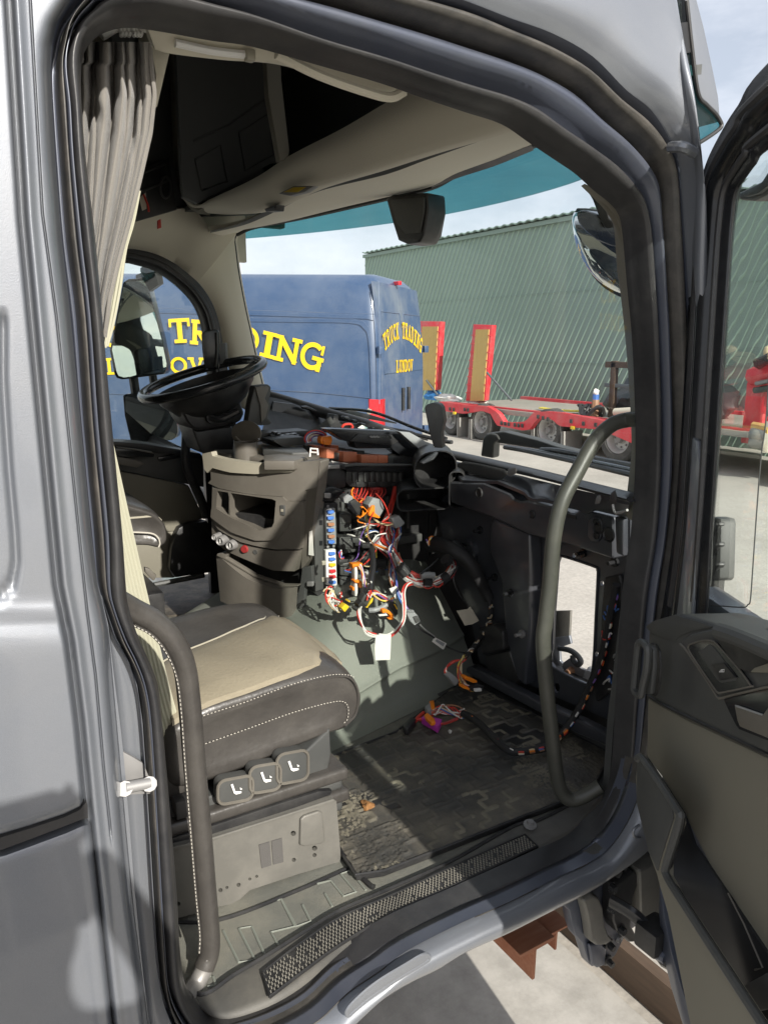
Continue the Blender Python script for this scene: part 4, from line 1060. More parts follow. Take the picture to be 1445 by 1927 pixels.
# front edge rolls over
rows2=[]
for r_ in rows_: q_=r_[-1]+Vector((.012,0,0)); q_.z=min(r_[-1].z-.012,topz(q_)-.004); rows2.append(r_+[q_])
obj('seat_insert',*solid(gridvf(rows2),(0,0,-.012)),M['leather_beige'],SEAT,sharp=60)
obj('piping',*tubevf([p+Vector((0,0,.003)) for p in rows_[-1]],.0022,6),M['console_light'],SEAT)
def stitches(name,P,parent,step=.0075,ln=.0052,r=.0008,m_='stitch'):
    tot=sum((b-a).length for a,b in zip(P,P[1:])); n=max(2,int(tot/step)); Q=resample(P,n*2); parts=[]
    for i in range(0,len(Q)-1,2): parts.append(tubevf([Q[i],Q[i].lerp(Q[i+1],ln/step*1.35)],r,5,smooth=False))
    return obj(name,*join(*parts),M[m_],parent,kind='stuff')
def onside(lst,y): return catmull([at(*sc(*q),Y=y) for q in lst],8)
stitches('stitching',onside(((470,715),(700,640),(950,545),(1150,495),(1250,492),(1290,505)),1.396),SEAT)
stitches('stitching',onside(((480,868),(700,790),(950,700),(1150,645),(1230,638),(1258,670),(1255,730),(1235,755)),1.398),SEAT)
obj('side_welt',*tubevf(onside(((470,728),(700,655),(950,560),(1150,508),(1260,505),(1310,580),(1300,700),(1240,770)),1.404),.003,6),M['leather'],SEAT)
# backrest, ribbed cream cloth on its flank
bp=[(352,1404),(318,1290),(287,1160),(258,1040),(222,880),(196,760),(150,640),(-60,640),(60,1000),(180,1330),(235,1420),(300,1425)]
Bk=[at(*q,Y=1.43) for q in bp]
obj('backrest',*prism(Bk,(0,.46,0)),M['leather'],SEAT,bevel=.03,seg=4)
bq=[(352,1404),(318,1290),(287,1160),(258,1040),(222,880),(200,780),(120,780),(190,1100),(240,1330),(262,1418),(300,1410)]
fl=[at(*q,Y=1.425) for q in bq]
obj('back_flank',*prism(fl,(0,.02,0)),M['ribcloth'],SEAT,bevel=.006)
parts=[]
for k in range(11):
    t=.04+k*.088
    a=at(200-80*t,780,Y=1.424);b=at(352-90*t,1404+14*t,Y=1.424)
    mid=at(258-70*t,1040+20*t,Y=1.424); mid2=at(318-80*t,1290+18*t,Y=1.424)
    parts.append(tubevf([a,mid,mid2,b],.0045,6))
obj('cloth_rib',*join(*parts),M['ribcloth'],SEAT)
obj('back_bolster',*prism([at(*q,Y=1.418) for q in ((262,1420),(352,1402),(356,1440),(350,1500),(318,1510),(280,1470))],(0,.3,0)),M['leather'],SEAT,bevel=.012,seg=3)
stitches('stitching',[at(*q,Y=1.416) for q in ((312,1418),(340,1412),(352,1408))],SEAT)

# ================================================================== grab handles
def handle(path,r,mname,label=None,Y=1.21,seg=14):
    return [at(a,b,Y=y) for (a,b,y) in path]
hp=[(1204,789,1.17),(1180,790,1.205),(1150,800,1.22),(1118,832,1.22),(1085,890,1.22),(1057,945,1.22),(1042,1010,1.22),(1034,1100,1.22),(1026,1170,1.22),(1022,1210,1.22),(1028,1290,1.22),(1038,1380,1.22),(1046,1450,1.22),(1056,1490,1.215),(1075,1506,1.20),(1100,1498,1.185),(1130,1480,1.165)]
obj('grab_handle',*tubevf([at(a,b,Y=y) for a,b,y in hp],.0175,16,n=8),mat('dark_olive_grab_rail',(0.062,.063,.053),.42,var=.15,vscale=8,dust=(.2,.19,.15),dustamt=.2,bump=.1,bscale=500),CAB)
hq=[(215,1128,1.19),(250,1148,1.205),(290,1170,1.21),(325,1205,1.21),(347,1255,1.21),(357,1330,1.21),(367,1450,1.21),(378,1570,1.21),(388,1690,1.21),(394,1760,1.21),(393,1795,1.21),(384,1822,1.205)]
HL=obj('grab_handle',*tubevf([at(a,b,Y=y) for a,b,y in hq],.0195,18,n=8),M['leather'],CAB,label='leather wrapped grab handle with cream stitching')
hs=[(392,1800,1.207),(382,1828,1.204),(366,1856,1.195),(350,1880,1.17)]
obj('handle_stub',*tubevf([at(a,b,Y=y) for a,b,y in hs],.0165,16),mat('dull_grey_tube',(0.27,.26,.245),.42,metal=.3,var=.1),HL)
# stitched seam along the handle's left side
sp=catmull([at(a,b,Y=y-.017) for a,b,y in [(252,1178,1.205),(285,1196,1.21),(312,1228,1.21),(332,1275,1.21),(341,1340,1.21),(349,1450,1.21),(359,1570,1.21),(369,1690,1.21),(376,1760,1.21),(375,1795,1.205)]],10)
stitches('seam_stitch',sp,HL,step=.0075,ln=.0055,r=.0009)
obj('seam',*tubevf([p+Vector((.001,.003,0)) for p in sp],.0025,6),M['leather'],HL)
# ================================================================== roof trim, shelves, header
def hp3(lst,**k): return [at(a,b,**k) for a,b in lst]
# door header trim with the curtain rail
hd_lo=[(292,92),(320,100),(420,112),(530,122),(640,160),(700,178),(757,183)]
hd_up=[(270,30),(330,45),(420,60),(530,95),(640,125),(720,150),(775,165)]
obj('header_trim',*solid(ruled([at(*q,Y=1.24) for q in hd_lo],[at(*q,Y=1.20) for q in hd_up],30,4),(0,.03,.02)),M['beige'],CAB,sharp=60)
obj('curtain_rail',*tubevf([at(330,80,Y=1.215),at(400,95,Y=1.215),at(470,103,Y=1.215)],.006,8),M['white_pl'],CAB)
obj('rail_stop',*boxvf(at(470,104,Y=1.21),(.014,.016,.016)),M['console_light'],CAB,bevel=.003)
obj('grab_recess',*tubevf([at(520,100,Y=1.19),at(600,140,Y=1.195),at(690,172,Y=1.2),at(735,182,Y=1.2),at(762,170,Y=1.19)],.008,8),M['beige'],CAB)
# shelf lip
LIPX=1.06
lo=[(362,388),(380,399),(430,402),(497,394),(590,353),(700,319),(800,286),(900,256),(985,228)]
up=[(352,362),(372,384),(400,372),(480,334),(545,292),(640,243),(720,196),(800,150),(880,110)]
def dpt(px): return max(1.2,3.1-(px-362)/620*1.9)
A=[at(*q,X=LIPX) for q in lo]; B=[at(*q,X=LIPX-.05) for q in up]
obj('shelf_front',*solid(ruled(A,B,50,10,(-.025,0,0)),(.03,0,.0)),M['beige'],CAB,sharp=60)
# dark slot and lower header over the windscreen
su=[(395,434),(450,420),(500,397),(590,352),(722,313),(800,285),(900,257),(985,229)]
sl=[(395,438),(455,424),(505,404),(592,362),(722,329),(800,301),(900,266),(990,236)]
obj('shelf_slot',*ruled([at(*q,X=LIPX+.03) for q in su],[at(*q,X=LIPX+.05) for q in sl],40,2),M['dark_trim'],CAB)
hl=[(446,438),(480,424),(580,404),(725,371),(812,350),(862,325),(930,300),(1004,270),(1040,258)]
H1=[at(*q,X=LIPX+.05) for q in [(392,436)]+sl[1:]]
H2=[Wp(*q,off=-.03) for q in hl]
obj('windscreen_header',*solid(ruled(H1,H2,50,8,(0,0,-.012)),(0,0,.02)),M['beige'],CAB,sharp=60)
obj('windscreen_edge',*tubevf([Wp(a,b+3,off=-.02) for a,b in hl],.008,6),M['black'],CAB)
obj('header_vent',*ruled([Wp(a,b,off=-.05) for a,b in ((812,345),(862,322),(930,300),(1000,272))],[Wp(a,b,off=-.028) for a,b in ((812,353),(862,334),(930,312),(1004,282))],12,2),M['black'],CAB)
# interior lamp and vents on the shelf face
obj('reading_lamp',*prism([at(*q,X=LIPX-.045) for q in ((523,364),(552,349),(590,349),(572,361),(545,368))],(.02,0,0)),M['steel'],CAB,bevel=.003)
obj('lamp_sticker',*prism([at(*q,X=LIPX-.048) for q in ((533,361),(552,352),(575,351),(560,361))],(.002,0,0)),M['fuse_yellow'],CAB)
obj('lamp_slot',*prism([at(*q,X=LIPX-.02) for q in ((497,392),(520,384),(518,396),(500,398))],(.03,0,0)),M['black'],CAB,bevel=.003)
# shelf compartments: dark lined boxes behind the lip
S0=[at(*q,X=LIPX-.02) for q in ((352,362),(372,384),(545,292),(720,196),(900,95),(900,-60),(300,-60),(330,200))]
obj('shelf_back',*prism([Vector((1.50,1.42,2.66)),Vector((1.50,3.37,2.66)),Vector((1.50,3.37,3.34)),Vector((1.50,1.42,3.34))],(.03,0,0)),M['cavity'],CAB)
obj('shelf_floor',*prism([Vector((1.04,1.18,2.55)),Vector((1.04,3.3,2.62)),Vector((1.52,3.3,2.66)),Vector((1.52,1.18,2.66))],(0,0,.02)),M['cavity'],CAB)
obj('shelf_ceiling',*prism([Vector((.9,1.18,3.2)),Vector((.9,3.38,3.2)),Vector((1.52,3.38,3.2)),Vector((1.52,1.18,3.2))],(0,0,.03)),M['cavity'],CAB)
obj('shelf_end',*prism([Vector((.95,3.3,2.6)),Vector((1.52,3.3,2.66)),Vector((1.52,3.3,3.3)),Vector((.8,3.3,3.3))],(0,.03,0)),M['cavity'],CAB)
dv=[at(*q,Y=2.18) for q in ((498,60),(527,60),(530,150),(545,282),(543,296),(527,303),(505,180))]
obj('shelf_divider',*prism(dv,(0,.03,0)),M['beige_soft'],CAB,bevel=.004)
obj('shelf_panel',*prism([at(*q,Y=2.9) for q in ((345,370),(372,382),(530,296),(510,160),(500,60),(330,40),(338,240))],(0,.03,0)),M['cavity'],CAB)
for P_ in ([(450,248),(505,213),(515,290),(462,320),(450,248)],[(368,300),(415,272),(428,340),(380,358),(368,300)],[(365,265),(430,235),(500,185)]):
    obj('shelf_seam',*tubevf([at(*q,Y=2.895) for q in P_],.004,6,smooth=False),M['dark_trim'],CAB)
# upright frame at the far end of the shelf
fo=[(305,70),(318,120),(322,200),(326,290),(335,352),(352,385),(366,398),(372,402)]
fi=[(322,70),(338,120),(340,200),(345,290),(352,340),(362,368),(372,384),(380,392)]
obj('shelf_frame',*solid(ruled([at(*q,X=LIPX-.03) for q in fo],[at(*q,X=LIPX-.05) for q in fi],30,4,(-.01,0,0)),(.05,0,0)),M['beige_soft'],CAB,sharp=60)
# far roof console with radio shelf
obj('radio_panel',*prism([at(*q,Y=3.2) for q in ((225,425),(333,394),(318,296),(260,318),(235,330))],(0,.05,0)),M['black'],CAB,bevel=.004)
for (a,b,r_) in ((312,352,20),(268,372,14)):
    obj('speaker_ring',*tubevf([at(a+r_*.5*math.cos(t*.5236),b+r_*math.sin(t*.5236),Y=3.19) for t in range(12)],.005,6,closed=True),M['dark_trim'],CAB)
obj('panel_seam',*tubevf([at(*q,Y=3.192) for q in ((258,330),(312,308),(316,340),(262,362))],.004,6,closed=True,smooth=False),M['dark_trim'],CAB)
t_=thing('key_tags','small bundle of cream and brown tags hanging from the far overhead panel','key tag',at(266,370,Y=3.15))
obj('tag',*prism([at(*q,Y=3.15) for q in ((262,372),(274,362),(276,392),(268,396))],(0,.003,0)),M['label_cream'],t_); obj('tag',*prism([at(*q,Y=3.16) for q in ((250,375),(258,368),(260,388),(252,392))],(0,.003,0)),M['fuse_yellow'],t_)
obj('cord',*tubevf([at(270,365,Y=3.14),at(278,385,Y=3.14),at(280,398,Y=3.14)],.004,6),M['wire_red'],t_)
tag(obj('seat_belt_cutter',*prism([at(*q,Y=3.1) for q in ((297,414),(303,411),(304,428),(297,430))],(0,.015,0)),M['wire_red'],bevel=.003),'small red plastic tab hanging from the far overhead panel','tab')
# roof lining over the far door down to the windscreen
far_up=[(150,470),(225,430),(300,412),(366,398),(395,436),(446,438)]
D2=[(150,470),(225,467),(262,470),(300,480),(336,500),(372,530),(397,565),(412,605),(420,650),(432,700),(445,760)]
wl=[(446,438),(441,450),(443,470),(448,510),(459,570),(472,630),(485,690),(498,745),(505,790)]
top_a=[at(*q,Y=3.24) for q in ((120,470),(180,455),(240,442),(300,425),(366,400),(400,434),(446,440))]
top_b=[at(*q,Y=3.33) for q in ((120,472),(180,468),(225,467),(262,470),(300,480),(336,500),(372,530))]
obj('roof_lining',*solid(ruled([at(*q,Y=3.22) for q in ((120,440),(225,418),(300,402),(340,392),(372,400),(400,432),(446,437))],top_b,40,6,(0,-.02,0)),(0,.04,.01)),M['beige'],CAB,sharp=60)
obj('pillar_trim',*solid(ruled([at(*q,Y=3.33) for q in D2[4:]],[Wp(*q,off=-.02) for q in wl],40,6,(-.02,-.02,0)),(0.02,.02,0)),M['beige'],CAB,sharp=60)
obj('pillar_trim_edge',*tubevf([Wp(a,b,off=-.015) for a,b in wl],.006,6),M['black'],CAB)
# near A pillar inner trim: narrow beige strip along the opening
so=[(1152,371),(1173,402),(1180,480),(1188,571),(1199,713),(1201,850),(1196,930),(1190,980)]
si=[(1100,345),(1150,396),(1163,430),(1168,500),(1176,560),(1186,661),(1193,765),(1195,850),(1187,930),(1183,972)]
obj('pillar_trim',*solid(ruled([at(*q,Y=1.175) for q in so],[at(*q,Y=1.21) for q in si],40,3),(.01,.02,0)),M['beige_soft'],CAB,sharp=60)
# camera housing hanging in the windscreen
ch=[(725,372),(738,365),(803,361),(805,395),(797,440),(788,456),(765,459),(748,452),(738,420)]
HS=obj('camera_housing',*prism([at(*q,X=1.50) for q in ch],(.09,0.02,0)),M['black'],CAB,bevel=.012,seg=3)
obj('housing_face',*prism([at(*q,X=1.498) for q in ((735,376),(800,371),(800,392),(792,438),(764,440),(748,420))],(-.004,0,0)),M['dark_trim'],HS,bevel=.003)

# ================================================================== curtain at the rear of the door
def curtain():
    # outline left/right edges by height (photo px) and folds; hangs at Y 1.2-1.3
    rt_=[(85,283),(130,287),(180,292),(250,284),(330,266),(420,244),(500,222),(560,208),(620,200)]
    lf_=[(85,160),(620,150)]
    rows=[]
    NX=120
    for i in range(90):
        py=78+i*6.4; r_=interp(rt_,py); l_=140 if py>120 else 150
        row=[]
        for j in range(NX+1):
            t=j/NX; px=l_+(r_-l_)*t
            g=1/(1+max(0,(py-90))/420)
            ph=t*2*math.pi
            f1_=math.sin(ph*1.75+.6+(py-80)*.0026); f2_=math.sin(ph*2.6+2.0-(py-80)*.0016)
            y=1.205+.075*(1-abs(f1_))**1.7*(.45+.55*g)+.035*(1-abs(f2_))**2.2*g+.010*math.sin(ph*1.1+py*.004)
            y+=.018*math.exp(-(((px-216)/9)**2+((py-168)/26)**2))+.022*math.exp(-(((px-250)/6)**2+((py-250)/46)**2))-.02*math.exp(-(((px-175)/16)**2+((py-185-.6*(px-175))/20)**2))
            y+=.02*math.exp(-((px-180-(py-180)*.05)/10)**2)*math.exp(-((py-205)/30)**2)
            z_=0
            row.append(at(px,py,Y=y))
        rows.append(row)
    o=thing('curtain','grey woven curtain gathered behind the rear edge of the door opening','curtain',(.3,1.26,2.3))
    obj('cloth',*gridvf(rows),M['curtain'],o,sharp=0)
    # hem and runners
    obj('hem',*tubevf([at(interp(rt_,p_)-1,p_,Y=1.212+.004*math.sin(p_*.03)) for p_ in range(82,640,24)],.0032,6),M['curtain'],o)
    for px in (226,232,240,250,256,262):
        obj('runner',*tubevf([at(px,46,Y=1.235),at(px+1,58,Y=1.245),at(px+2,66,Y=1.24),at(px+5,60,Y=1.24)],.003,6),M['white_pl'],o)
    obj('runner_rail',*tubevf([at(190,66,Y=1.25),at(225,48,Y=1.25),at(270,50,Y=1.25),at(300,60,Y=1.25)],.007,8),M['white_pl'],CAB)
    # pale lining showing along the edge
    a=[at(*q,Y=1.33) for q in ((262,360),(250,420),(236,470),(228,540),(214,610),(202,650))]
    b=[at(*q,Y=1.32) for q in ((246,360),(236,420),(222,470),(200,540),(190,610),(185,660))]
    obj('lining',*solid(ruled(a,b,30,3,(0,-.008,0)),(0,.01,0)),M['ribcloth'],o,sharp=60)
    for k in range(4):
        t=.15+.23*k; obj('lining_rib',*tubevf([p.lerp(q,t)+Vector((0,-.008,0)) for p,q in zip(a,b)],.003,5),M['ribcloth'],o)
curtain()
# corner pillar behind the curtain
obj('corner_trim',*prism([at(*q,Y=1.30) for q in ((275,52),(300,62),(322,88),(310,140),(296,200),(290,200),(293,140),(285,90))],(0,.05,0)),M['beige'],CAB,bevel=.006)

# ================================================================== far door, window, driver's side
FY=3.35
wo=D2+[(452,800),(455,850)]
win_in=[(120,492),(230,492),(262,497),(296,508),(332,532),(362,562),(378,590),(386,620),(391,660),(398,720),(404,780),(410,836)]
win_out=[(120,466),(225,466),(262,469),(300,480),(336,500),(372,530),(397,565),(412,605),(420,650),(430,700),(440,760),(447,830)]
FD=obj('far_door',*solid(ruled([at(*q,Y=FY-.02) for q in win_out],[at(*q,Y=FY) for q in win_in],60,5,(0,-.012,0)),(0,.05,0)),M['rubber'],CAB,sharp=60)
obj('frame_bead',*tubevf([at(*q,Y=FY-.03) for q in [(120,479),(230,478),(262,483),(298,494),(334,516),(367,546),(388,578),(399,612),(405,655),(414,710),(424,770)]],.012,8),M['rubber'],FD)
obj('far_window',*prism([Vector((-.3,FY+.03,1.62)),Vector((1.28,FY+.03,1.62)),Vector((1.28,FY+.03,2.5)),Vector((-.3,FY+.03,2.5))],(0,.004,0)),M['door_glass'],FD)
def fdp(name,lst,mn,Y=FY-.05,d=.06,bv=.006,par=None): return obj(name,*prism([at(*q,Y=Y) for q in lst],(0,d,0)),M[mn],par or FD,bevel=bv)
c8=crop(5.505,210,830)
fdp('window_sill',[c8(*q) for q in ((-100,-5),(330,25),(560,60),(740,90),(930,130),(940,180),(800,160),(560,130),(440,120),(40,60),(-100,40))],'black',Y=FY-.08,d=.14)
fdp('upper_trim',[c8(*q) for q in ((-100,40),(40,50),(440,110),(740,100),(950,150),(960,480),(800,450),(330,350),(60,300),(-100,260))],'dark_trim',Y=FY-.05,d=.1)
fdp('armrest',[c8(*q) for q in ((-100,60),(200,80),(410,105),(450,140),(440,165),(100,165),(60,150),(-100,120))],'black_gloss',Y=FY-.11,d=.08,bv=.012)
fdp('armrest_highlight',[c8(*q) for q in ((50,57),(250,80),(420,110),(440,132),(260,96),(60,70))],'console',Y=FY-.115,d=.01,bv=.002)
fdp('door_pull',[c8(*q) for q in ((-100,140),(60,160),(250,195),(330,225),(335,240),(270,275),(70,240),(-100,200))],'console',Y=FY-.12,d=.06,bv=.012)
fdp('switch_panel',[c8(*q) for q in ((480,170),(700,130),(735,150),(720,175),(500,215))],'black_gloss',Y=FY-.07,d=.03)
fdp('lower_panel',[c8(*q) for q in ((-100,290),(70,310),(350,365),(800,460),(960,800),(800,850),(690,930),(580,940),(100,930),(-100,900))],'beige_soft',Y=FY-.045,d=.08)
fdp('door_pocket',[c8(*q) for q in ((-100,930),(580,940),(690,930),(800,850),(960,820),(980,1300),(640,1420),(380,1420),(-100,1400))],'beige_soft',Y=FY-.04,d=.06)
fdp('kick_panel',[c8(*q) for q in ((700,900),(800,850),(1000,830),(1060,1300),(1060,1360),(660,1420),(600,1330),(620,1100),(650,1000))],'black',Y=FY-.1,d=.05,bv=.01)
obj('far_grab_handle',*tubevf([at(*q,Y=3.16) for q in [c8(*p) for p in ((775,-180),(770,0),(765,180),(790,300),(850,440),(930,620),(985,790))]],.019,10),M['black'],CAB)
obj('door_sill',*tubevf([at(*q,Y=3.2) for q in [c8(*p) for p in ((440,1490),(700,1440),(960,1390))]],.012,8),M['dark_trim'],CAB)
obj('far_mat',*prism([at(*q,Z=FZ+.012) for q in [c8(*p) for p in ((420,1480),(700,1430),(980,1380),(1080,1370),(1130,1680),(900,1800),(560,1800))]],(0,0,-.01)),mat('far_footwell_mat',(0.045,.04,.033),.7,var=.4,vscale=10,dust=(.28,.24,.18),dustamt=.6,dscale=8,bump=.6,bscale=70),CAB)
# driver seat
DS=thing('driver_seat','dark leather driver seat cushion with cream piping on the far side of the cab','seat',(.9,2.95,.945))
cs=[c8(*q) for q in ((-300,690),(-60,640),(100,650),(250,690),(420,745),(500,800),(560,880),(578,980),(565,1060),(490,1105),(380,1085),(200,1080),(-300,1060))]
V0=[at(*q,Y=2.72) for q in cs]
rows=[]
cx_=sum(p.x for p in V0)/len(V0);cz=sum(p.z for p in V0)/len(V0)
for y,i_,up_ in ((2.735,.2,0),(2.72,.08,0),(2.73,0,.0),(2.76,-.01,.008),(2.85,-.01,.012),(3.0,-.01,.01),(3.12,0,.012),(3.2,0,.0),(3.22,.15,0)):
    rows.append(catmull([Vector((cx_+(p.x-cx_)*(1-i_),y,cz+(p.z-cz)*(1-i_*1.5)+(up_ if p.z>cz else 0))) for p in V0],3,closed=True))
V_,F_=gridvf(rows,closeU=True); n=len(rows[0]); F_.append(tuple(range(n))); F_.append(tuple((len(rows)-1)*n+k for k in range(n)))
obj('cushion',V_,F_,M['leather'],DS,sharp=0)
obj('piping',*tubevf(onside([],1) if False else catmull([at(*c8(*q),Y=2.735) for q in ((100,805),(300,790),(420,780),(480,795),(515,825))],6),.004,6),M['console_light'],DS)
obj('piping',*tubevf(catmull([at(*c8(*q),Y=2.715) for q in ((150,945),(300,948),(420,960),(480,1000),(500,1060),(488,1100))],6),.003,6),M['stitch'],DS)
obj('pedestal',*boxvf((.55,2.98,1.06),(.4,.36,.24)),M['black'],DS,bevel=.02)
obj('side_lever',*prism([at(*c8(*q),Y=2.74) for q in ((345,1310),(400,1325),(440,1370),(470,1390),(450,1440),(430,1450),(370,1385),(350,1360))],(0,.02,0)),M['console'],DS,bevel=.005)
# ================================================================== far mirrors outside the driver's window
FM=thing('far_mirrors','pair of black rear view mirrors on one arm outside the far door window','mirror',at(270,760,Y=3.72))
def mirror(name,out,Y,tilt):
    P=[at(*q,Y=Y) for q in out]; o_=obj(name,*prism(P,(.05,.09,0)),M['black_gloss'],FM,bevel=.012,seg=3)
    cx_=sum(p.x for p in P)/len(P);cz=sum(p.z for p in P)/len(P)
    G=[Vector((cx_+(p.x-cx_)*.94,p.y-.003,cz+(p.z-cz)*.95)) for p in P]
    n=len(G); 
    # slightly tilted plane glass: turned towards the cab interior
    me=obj('mirror_face',[g+Vector((0,-tilt[0]*(g.x-cx_)-tilt[1]*(g.z-cz)-.012,0)) for g in G],[tuple(range(n))],M['mirror'],o_,smooth=False)
    return o_
m5=crop(4.818,200,460)
mirror('main_mirror',[m5(*q) for q in ((150,340),(200,310),(340,300),(365,350),(380,380),(440,620),(500,860),(545,1090),(540,1150),(520,1175),(140,1225),(90,1210),(70,1170),(30,960),(100,600))],3.70,(.05,-.06))
mirror('wide_mirror',[m5(*q) for q in ((150,1370),(170,1355),(300,1350),(560,1400),(605,1440),(645,1700),(630,1750),(590,1775),(260,1800),(225,1790),(200,1700),(165,1550))],3.70,(.25,.25))
obj('arm',*tubevf([at(*m5(245,1200),Y=3.76),at(*m5(270,1370),Y=3.76)],.022,8),M['black'],FM)
obj('arm',*tubevf([at(*m5(420,1180),Y=3.8),at(*m5(440,1300),Y=3.8)],.02,8),M['black'],FM)
obj('arm',*tubevf([at(*m5(400,210),Y=3.70),at(*m5(430,300),Y=3.72),at(*m5(330,360),Y=3.76)],.05,8,smooth=False),M['black'],FM)
obj('arm',*tubevf([at(*m5(430,1780),Y=3.7),at(*m5(560,1840),Y=3.55),at(*m5(640,1880),Y=3.42)],.03,8),M['black'],FM)

# ================================================================== steering wheel and column
SW=thing('steering_wheel','black steering wheel on its tilted column with the shroud still fitted','steering wheel',at(400,800,Y=2.9))
wcen=at(382,712,Y=2.9); nrm=Vector((-.288,-.03,.957)).normalized()
e1=(Vector((1,0,0))-nrm*nrm.x).normalized(); e2=nrm.cross(e1)
RW=.236
obj('rim',*tubevf([wcen+e1*(RW*math.cos(2*math.pi*i/48))+e2*(RW*math.sin(2*math.pi*i/48)) for i in range(48)],.0175,14,n=1,closed=True,smooth=False),M['black_gloss'],SW)
hub=[(0,-.035),(.07,-.035),(.095,-.045),(.10,-.07),(.09,-.1),(.07,-.13)]
obj('hub',*lathe(hub,wcen,nrm,28),M['black'],SW)
for a in (0,math.pi,math.pi*1.5):
    d=e1*math.cos(a)+e2*math.sin(a); s_=e1*-math.sin(a)+e2*math.cos(a)
    w0=.045 if a<4 else .035
    P=[wcen+d*.06+s_*w0-nrm*.05,wcen+d*.06-s_*w0-nrm*.05,wcen+d*(RW-.01)-s_*w0*.7-nrm*.004,wcen+d*(RW-.01)+s_*w0*.7-nrm*.004]
    obj('spoke',*prism(P,nrm*-.016),M['dark_trim'],SW,bevel=.005)
sw=crop(4.188,220,420)
obj('bowl',*lathe([(.19,-.02),(.185,-.05),(.14,-.105),(.10,-.13)],wcen,nrm,28),M['black'],SW)
obj('shroud',*prism([at(*sw(*q),Y=2.82) for q in ((500,1465),(700,1480),(960,1390),(985,1420),(1010,1500),(980,1560),(900,1600),(640,1640),(590,1610),(550,1560))],(0,.2,0)),M['black'],SW,bevel=.02,seg=3)
obj('column_cover',*prism([at(*sw(*q),Y=2.84) for q in ((590,1610),(640,1640),(900,1595),(930,1640),(915,1830),(780,1850),(660,1800))],(0,.18,0)),M['black'],SW,bevel=.02,seg=3)
obj('stalk',*tubevf([at(*sw(740,1530),Y=2.8),at(*sw(830,1540),Y=2.78),at(*sw(960,1480),Y=2.76)],.014,10),M['black_gloss'],SW)
obj('stalk_boot',*lathe([(0,.01),(.022,.01),(.024,-.02)],at(*sw(745,1528),Y=2.81),(0,-1,0),16),M['black'],SW)
obj('vent_slots',*join(*[tubevf([at(*sw(870+i*38,1590+i*3-((i-1)**2)*6),Y=2.81) ,at(*sw(890+i*38,1570+i*3),Y=2.81)],.005,5) for i in range(2)]),M['black'],SW)
# upright gadgets on the far pillar
ug=obj('pillar_display',*prism([at(*sw(*q),Y=3.0) for q in ((665,870),(690,845),(780,832),(808,850),(812,1100),(800,1150),(690,1150),(672,1000))],(.02,.05,0)),M['black_gloss'],CAB,bevel=.01,seg=3)
obj('display_rim',*tubevf([at(*sw(*q),Y=2.995) for q in ((785,860),(790,1000),(778,1130))],.004,6),M['dark_trim'],ug)
obj('display_bracket',*prism([at(*sw(*q),Y=3.06) for q in ((818,945),(855,940),(862,1100),(812,1110))],(.02,.03,0)),M['dark_trim'],CAB,bevel=.004)
# ================================================================== centre console
k5=crop(2.7264,370,760)
CON=vplane((0.85,2.55),(1.09,2.2)); CN=CON[1] if CON[1].y>0 else -CON[1]     # CN points away from the camera
DC=thing('centre_console','brown grey centre console with an open cubby, knobs and a hinged cup holder','console',at(490,1000,P=CON))
def con(lst,off=0.0): return [at(*k5(*q),P=(CON[0]+CN*off,CON[1])) for q in lst]
def conp(name,lst,off,d,mn,bv=.006,seg=3,par=None): return obj(name,*prism(con(lst,off),CN*d),M[mn],par or DC,bevel=bv,seg=seg)
# curved fascia: a sheet bowed out in the middle, cut by the cubby opening
def bowed(name,lst,off,d,mn,holes=(),bow=.035,bv=0,par=None):
    V_,F_=holed(con(lst,off),[con(h,off) for h in holes],CN*d)
    c0=con([(60,500)])[0]; c1=con([(600,500)])[0]; ax=(c1-c0); Ln=ax.length; ax=ax/Ln
    bm=bmesh.new(); vs=[bm.verts.new(v) for v in V_]
    for f in F_:
        try: bm.faces.new([vs[i] for i in f])
        except ValueError: pass
    bmesh.ops.subdivide_edges(bm,edges=[e for e in bm.edges if e.calc_length()>.05],cuts=3,use_grid_fill=True)
    bmesh.ops.triangulate(bm,faces=[f for f in bm.faces if len(f.verts)>4])
    bm.verts.index_update(); V2=[]
    for v in bm.verts:
        t=((v.co-c0).dot(ax))/Ln; V2.append(v.co-CN*(bow*(1-(2*min(1.05,max(-.05,t))-1)**2)))
    F2=[tuple(v.index for v in f.verts) for f in bm.faces]; bm.free()
    return obj(name,V2,F2,M[mn],par or DC,sharp=40,bevel=bv)
rim=[(30,255),(90,243),(97,264),(170,278),(330,298),(490,290),(515,295),(519,330),(500,345),(330,352),(200,345),(95,325),(62,352),(42,335)]
bowed('top_rim',rim,-.012,.03,'console_light')
bowed('upper_fascia',[(80,330),(95,322),(200,343),(330,350),(515,343),(519,298),(630,290),(618,430),(562,440),(556,495),(480,491),(462,468),(300,452),(130,428),(62,405),(82,388)],.0,.05,'console')
cub=[(203,449),(300,462),(412,480),(430,490),(422,600),(412,622),(350,638),(300,612),(215,585),(198,570),(192,500)]
win=[(122,442),(185,447),(190,470),(188,565),(112,530)]
bowed('cubby_fascia',[(90,430),(300,455),(462,472),(482,494),(556,498),(548,600),(540,740),(420,735),(330,716),(250,698),(120,640),(76,590),(82,540)],-.006,.03,'console',holes=[cub,win])
bowed('fascia_ledge',[(82,540),(110,530),(200,575),(300,615),(352,640),(418,622),(470,600),(500,560),(500,600),(440,690),(330,690),(200,650),(110,600),(76,580)],-.016,.012,'console')
bowed('lower_fascia',[(76,596),(120,648),(250,704),(420,741),(541,746),(535,800),(520,850),(420,842),(300,795),(150,742),(78,692)],.004,.04,'console')
conp('cubby_floor',[(180,560),(430,600),(440,660),(330,660),(180,610)],.02,.25,'black',bv=0)
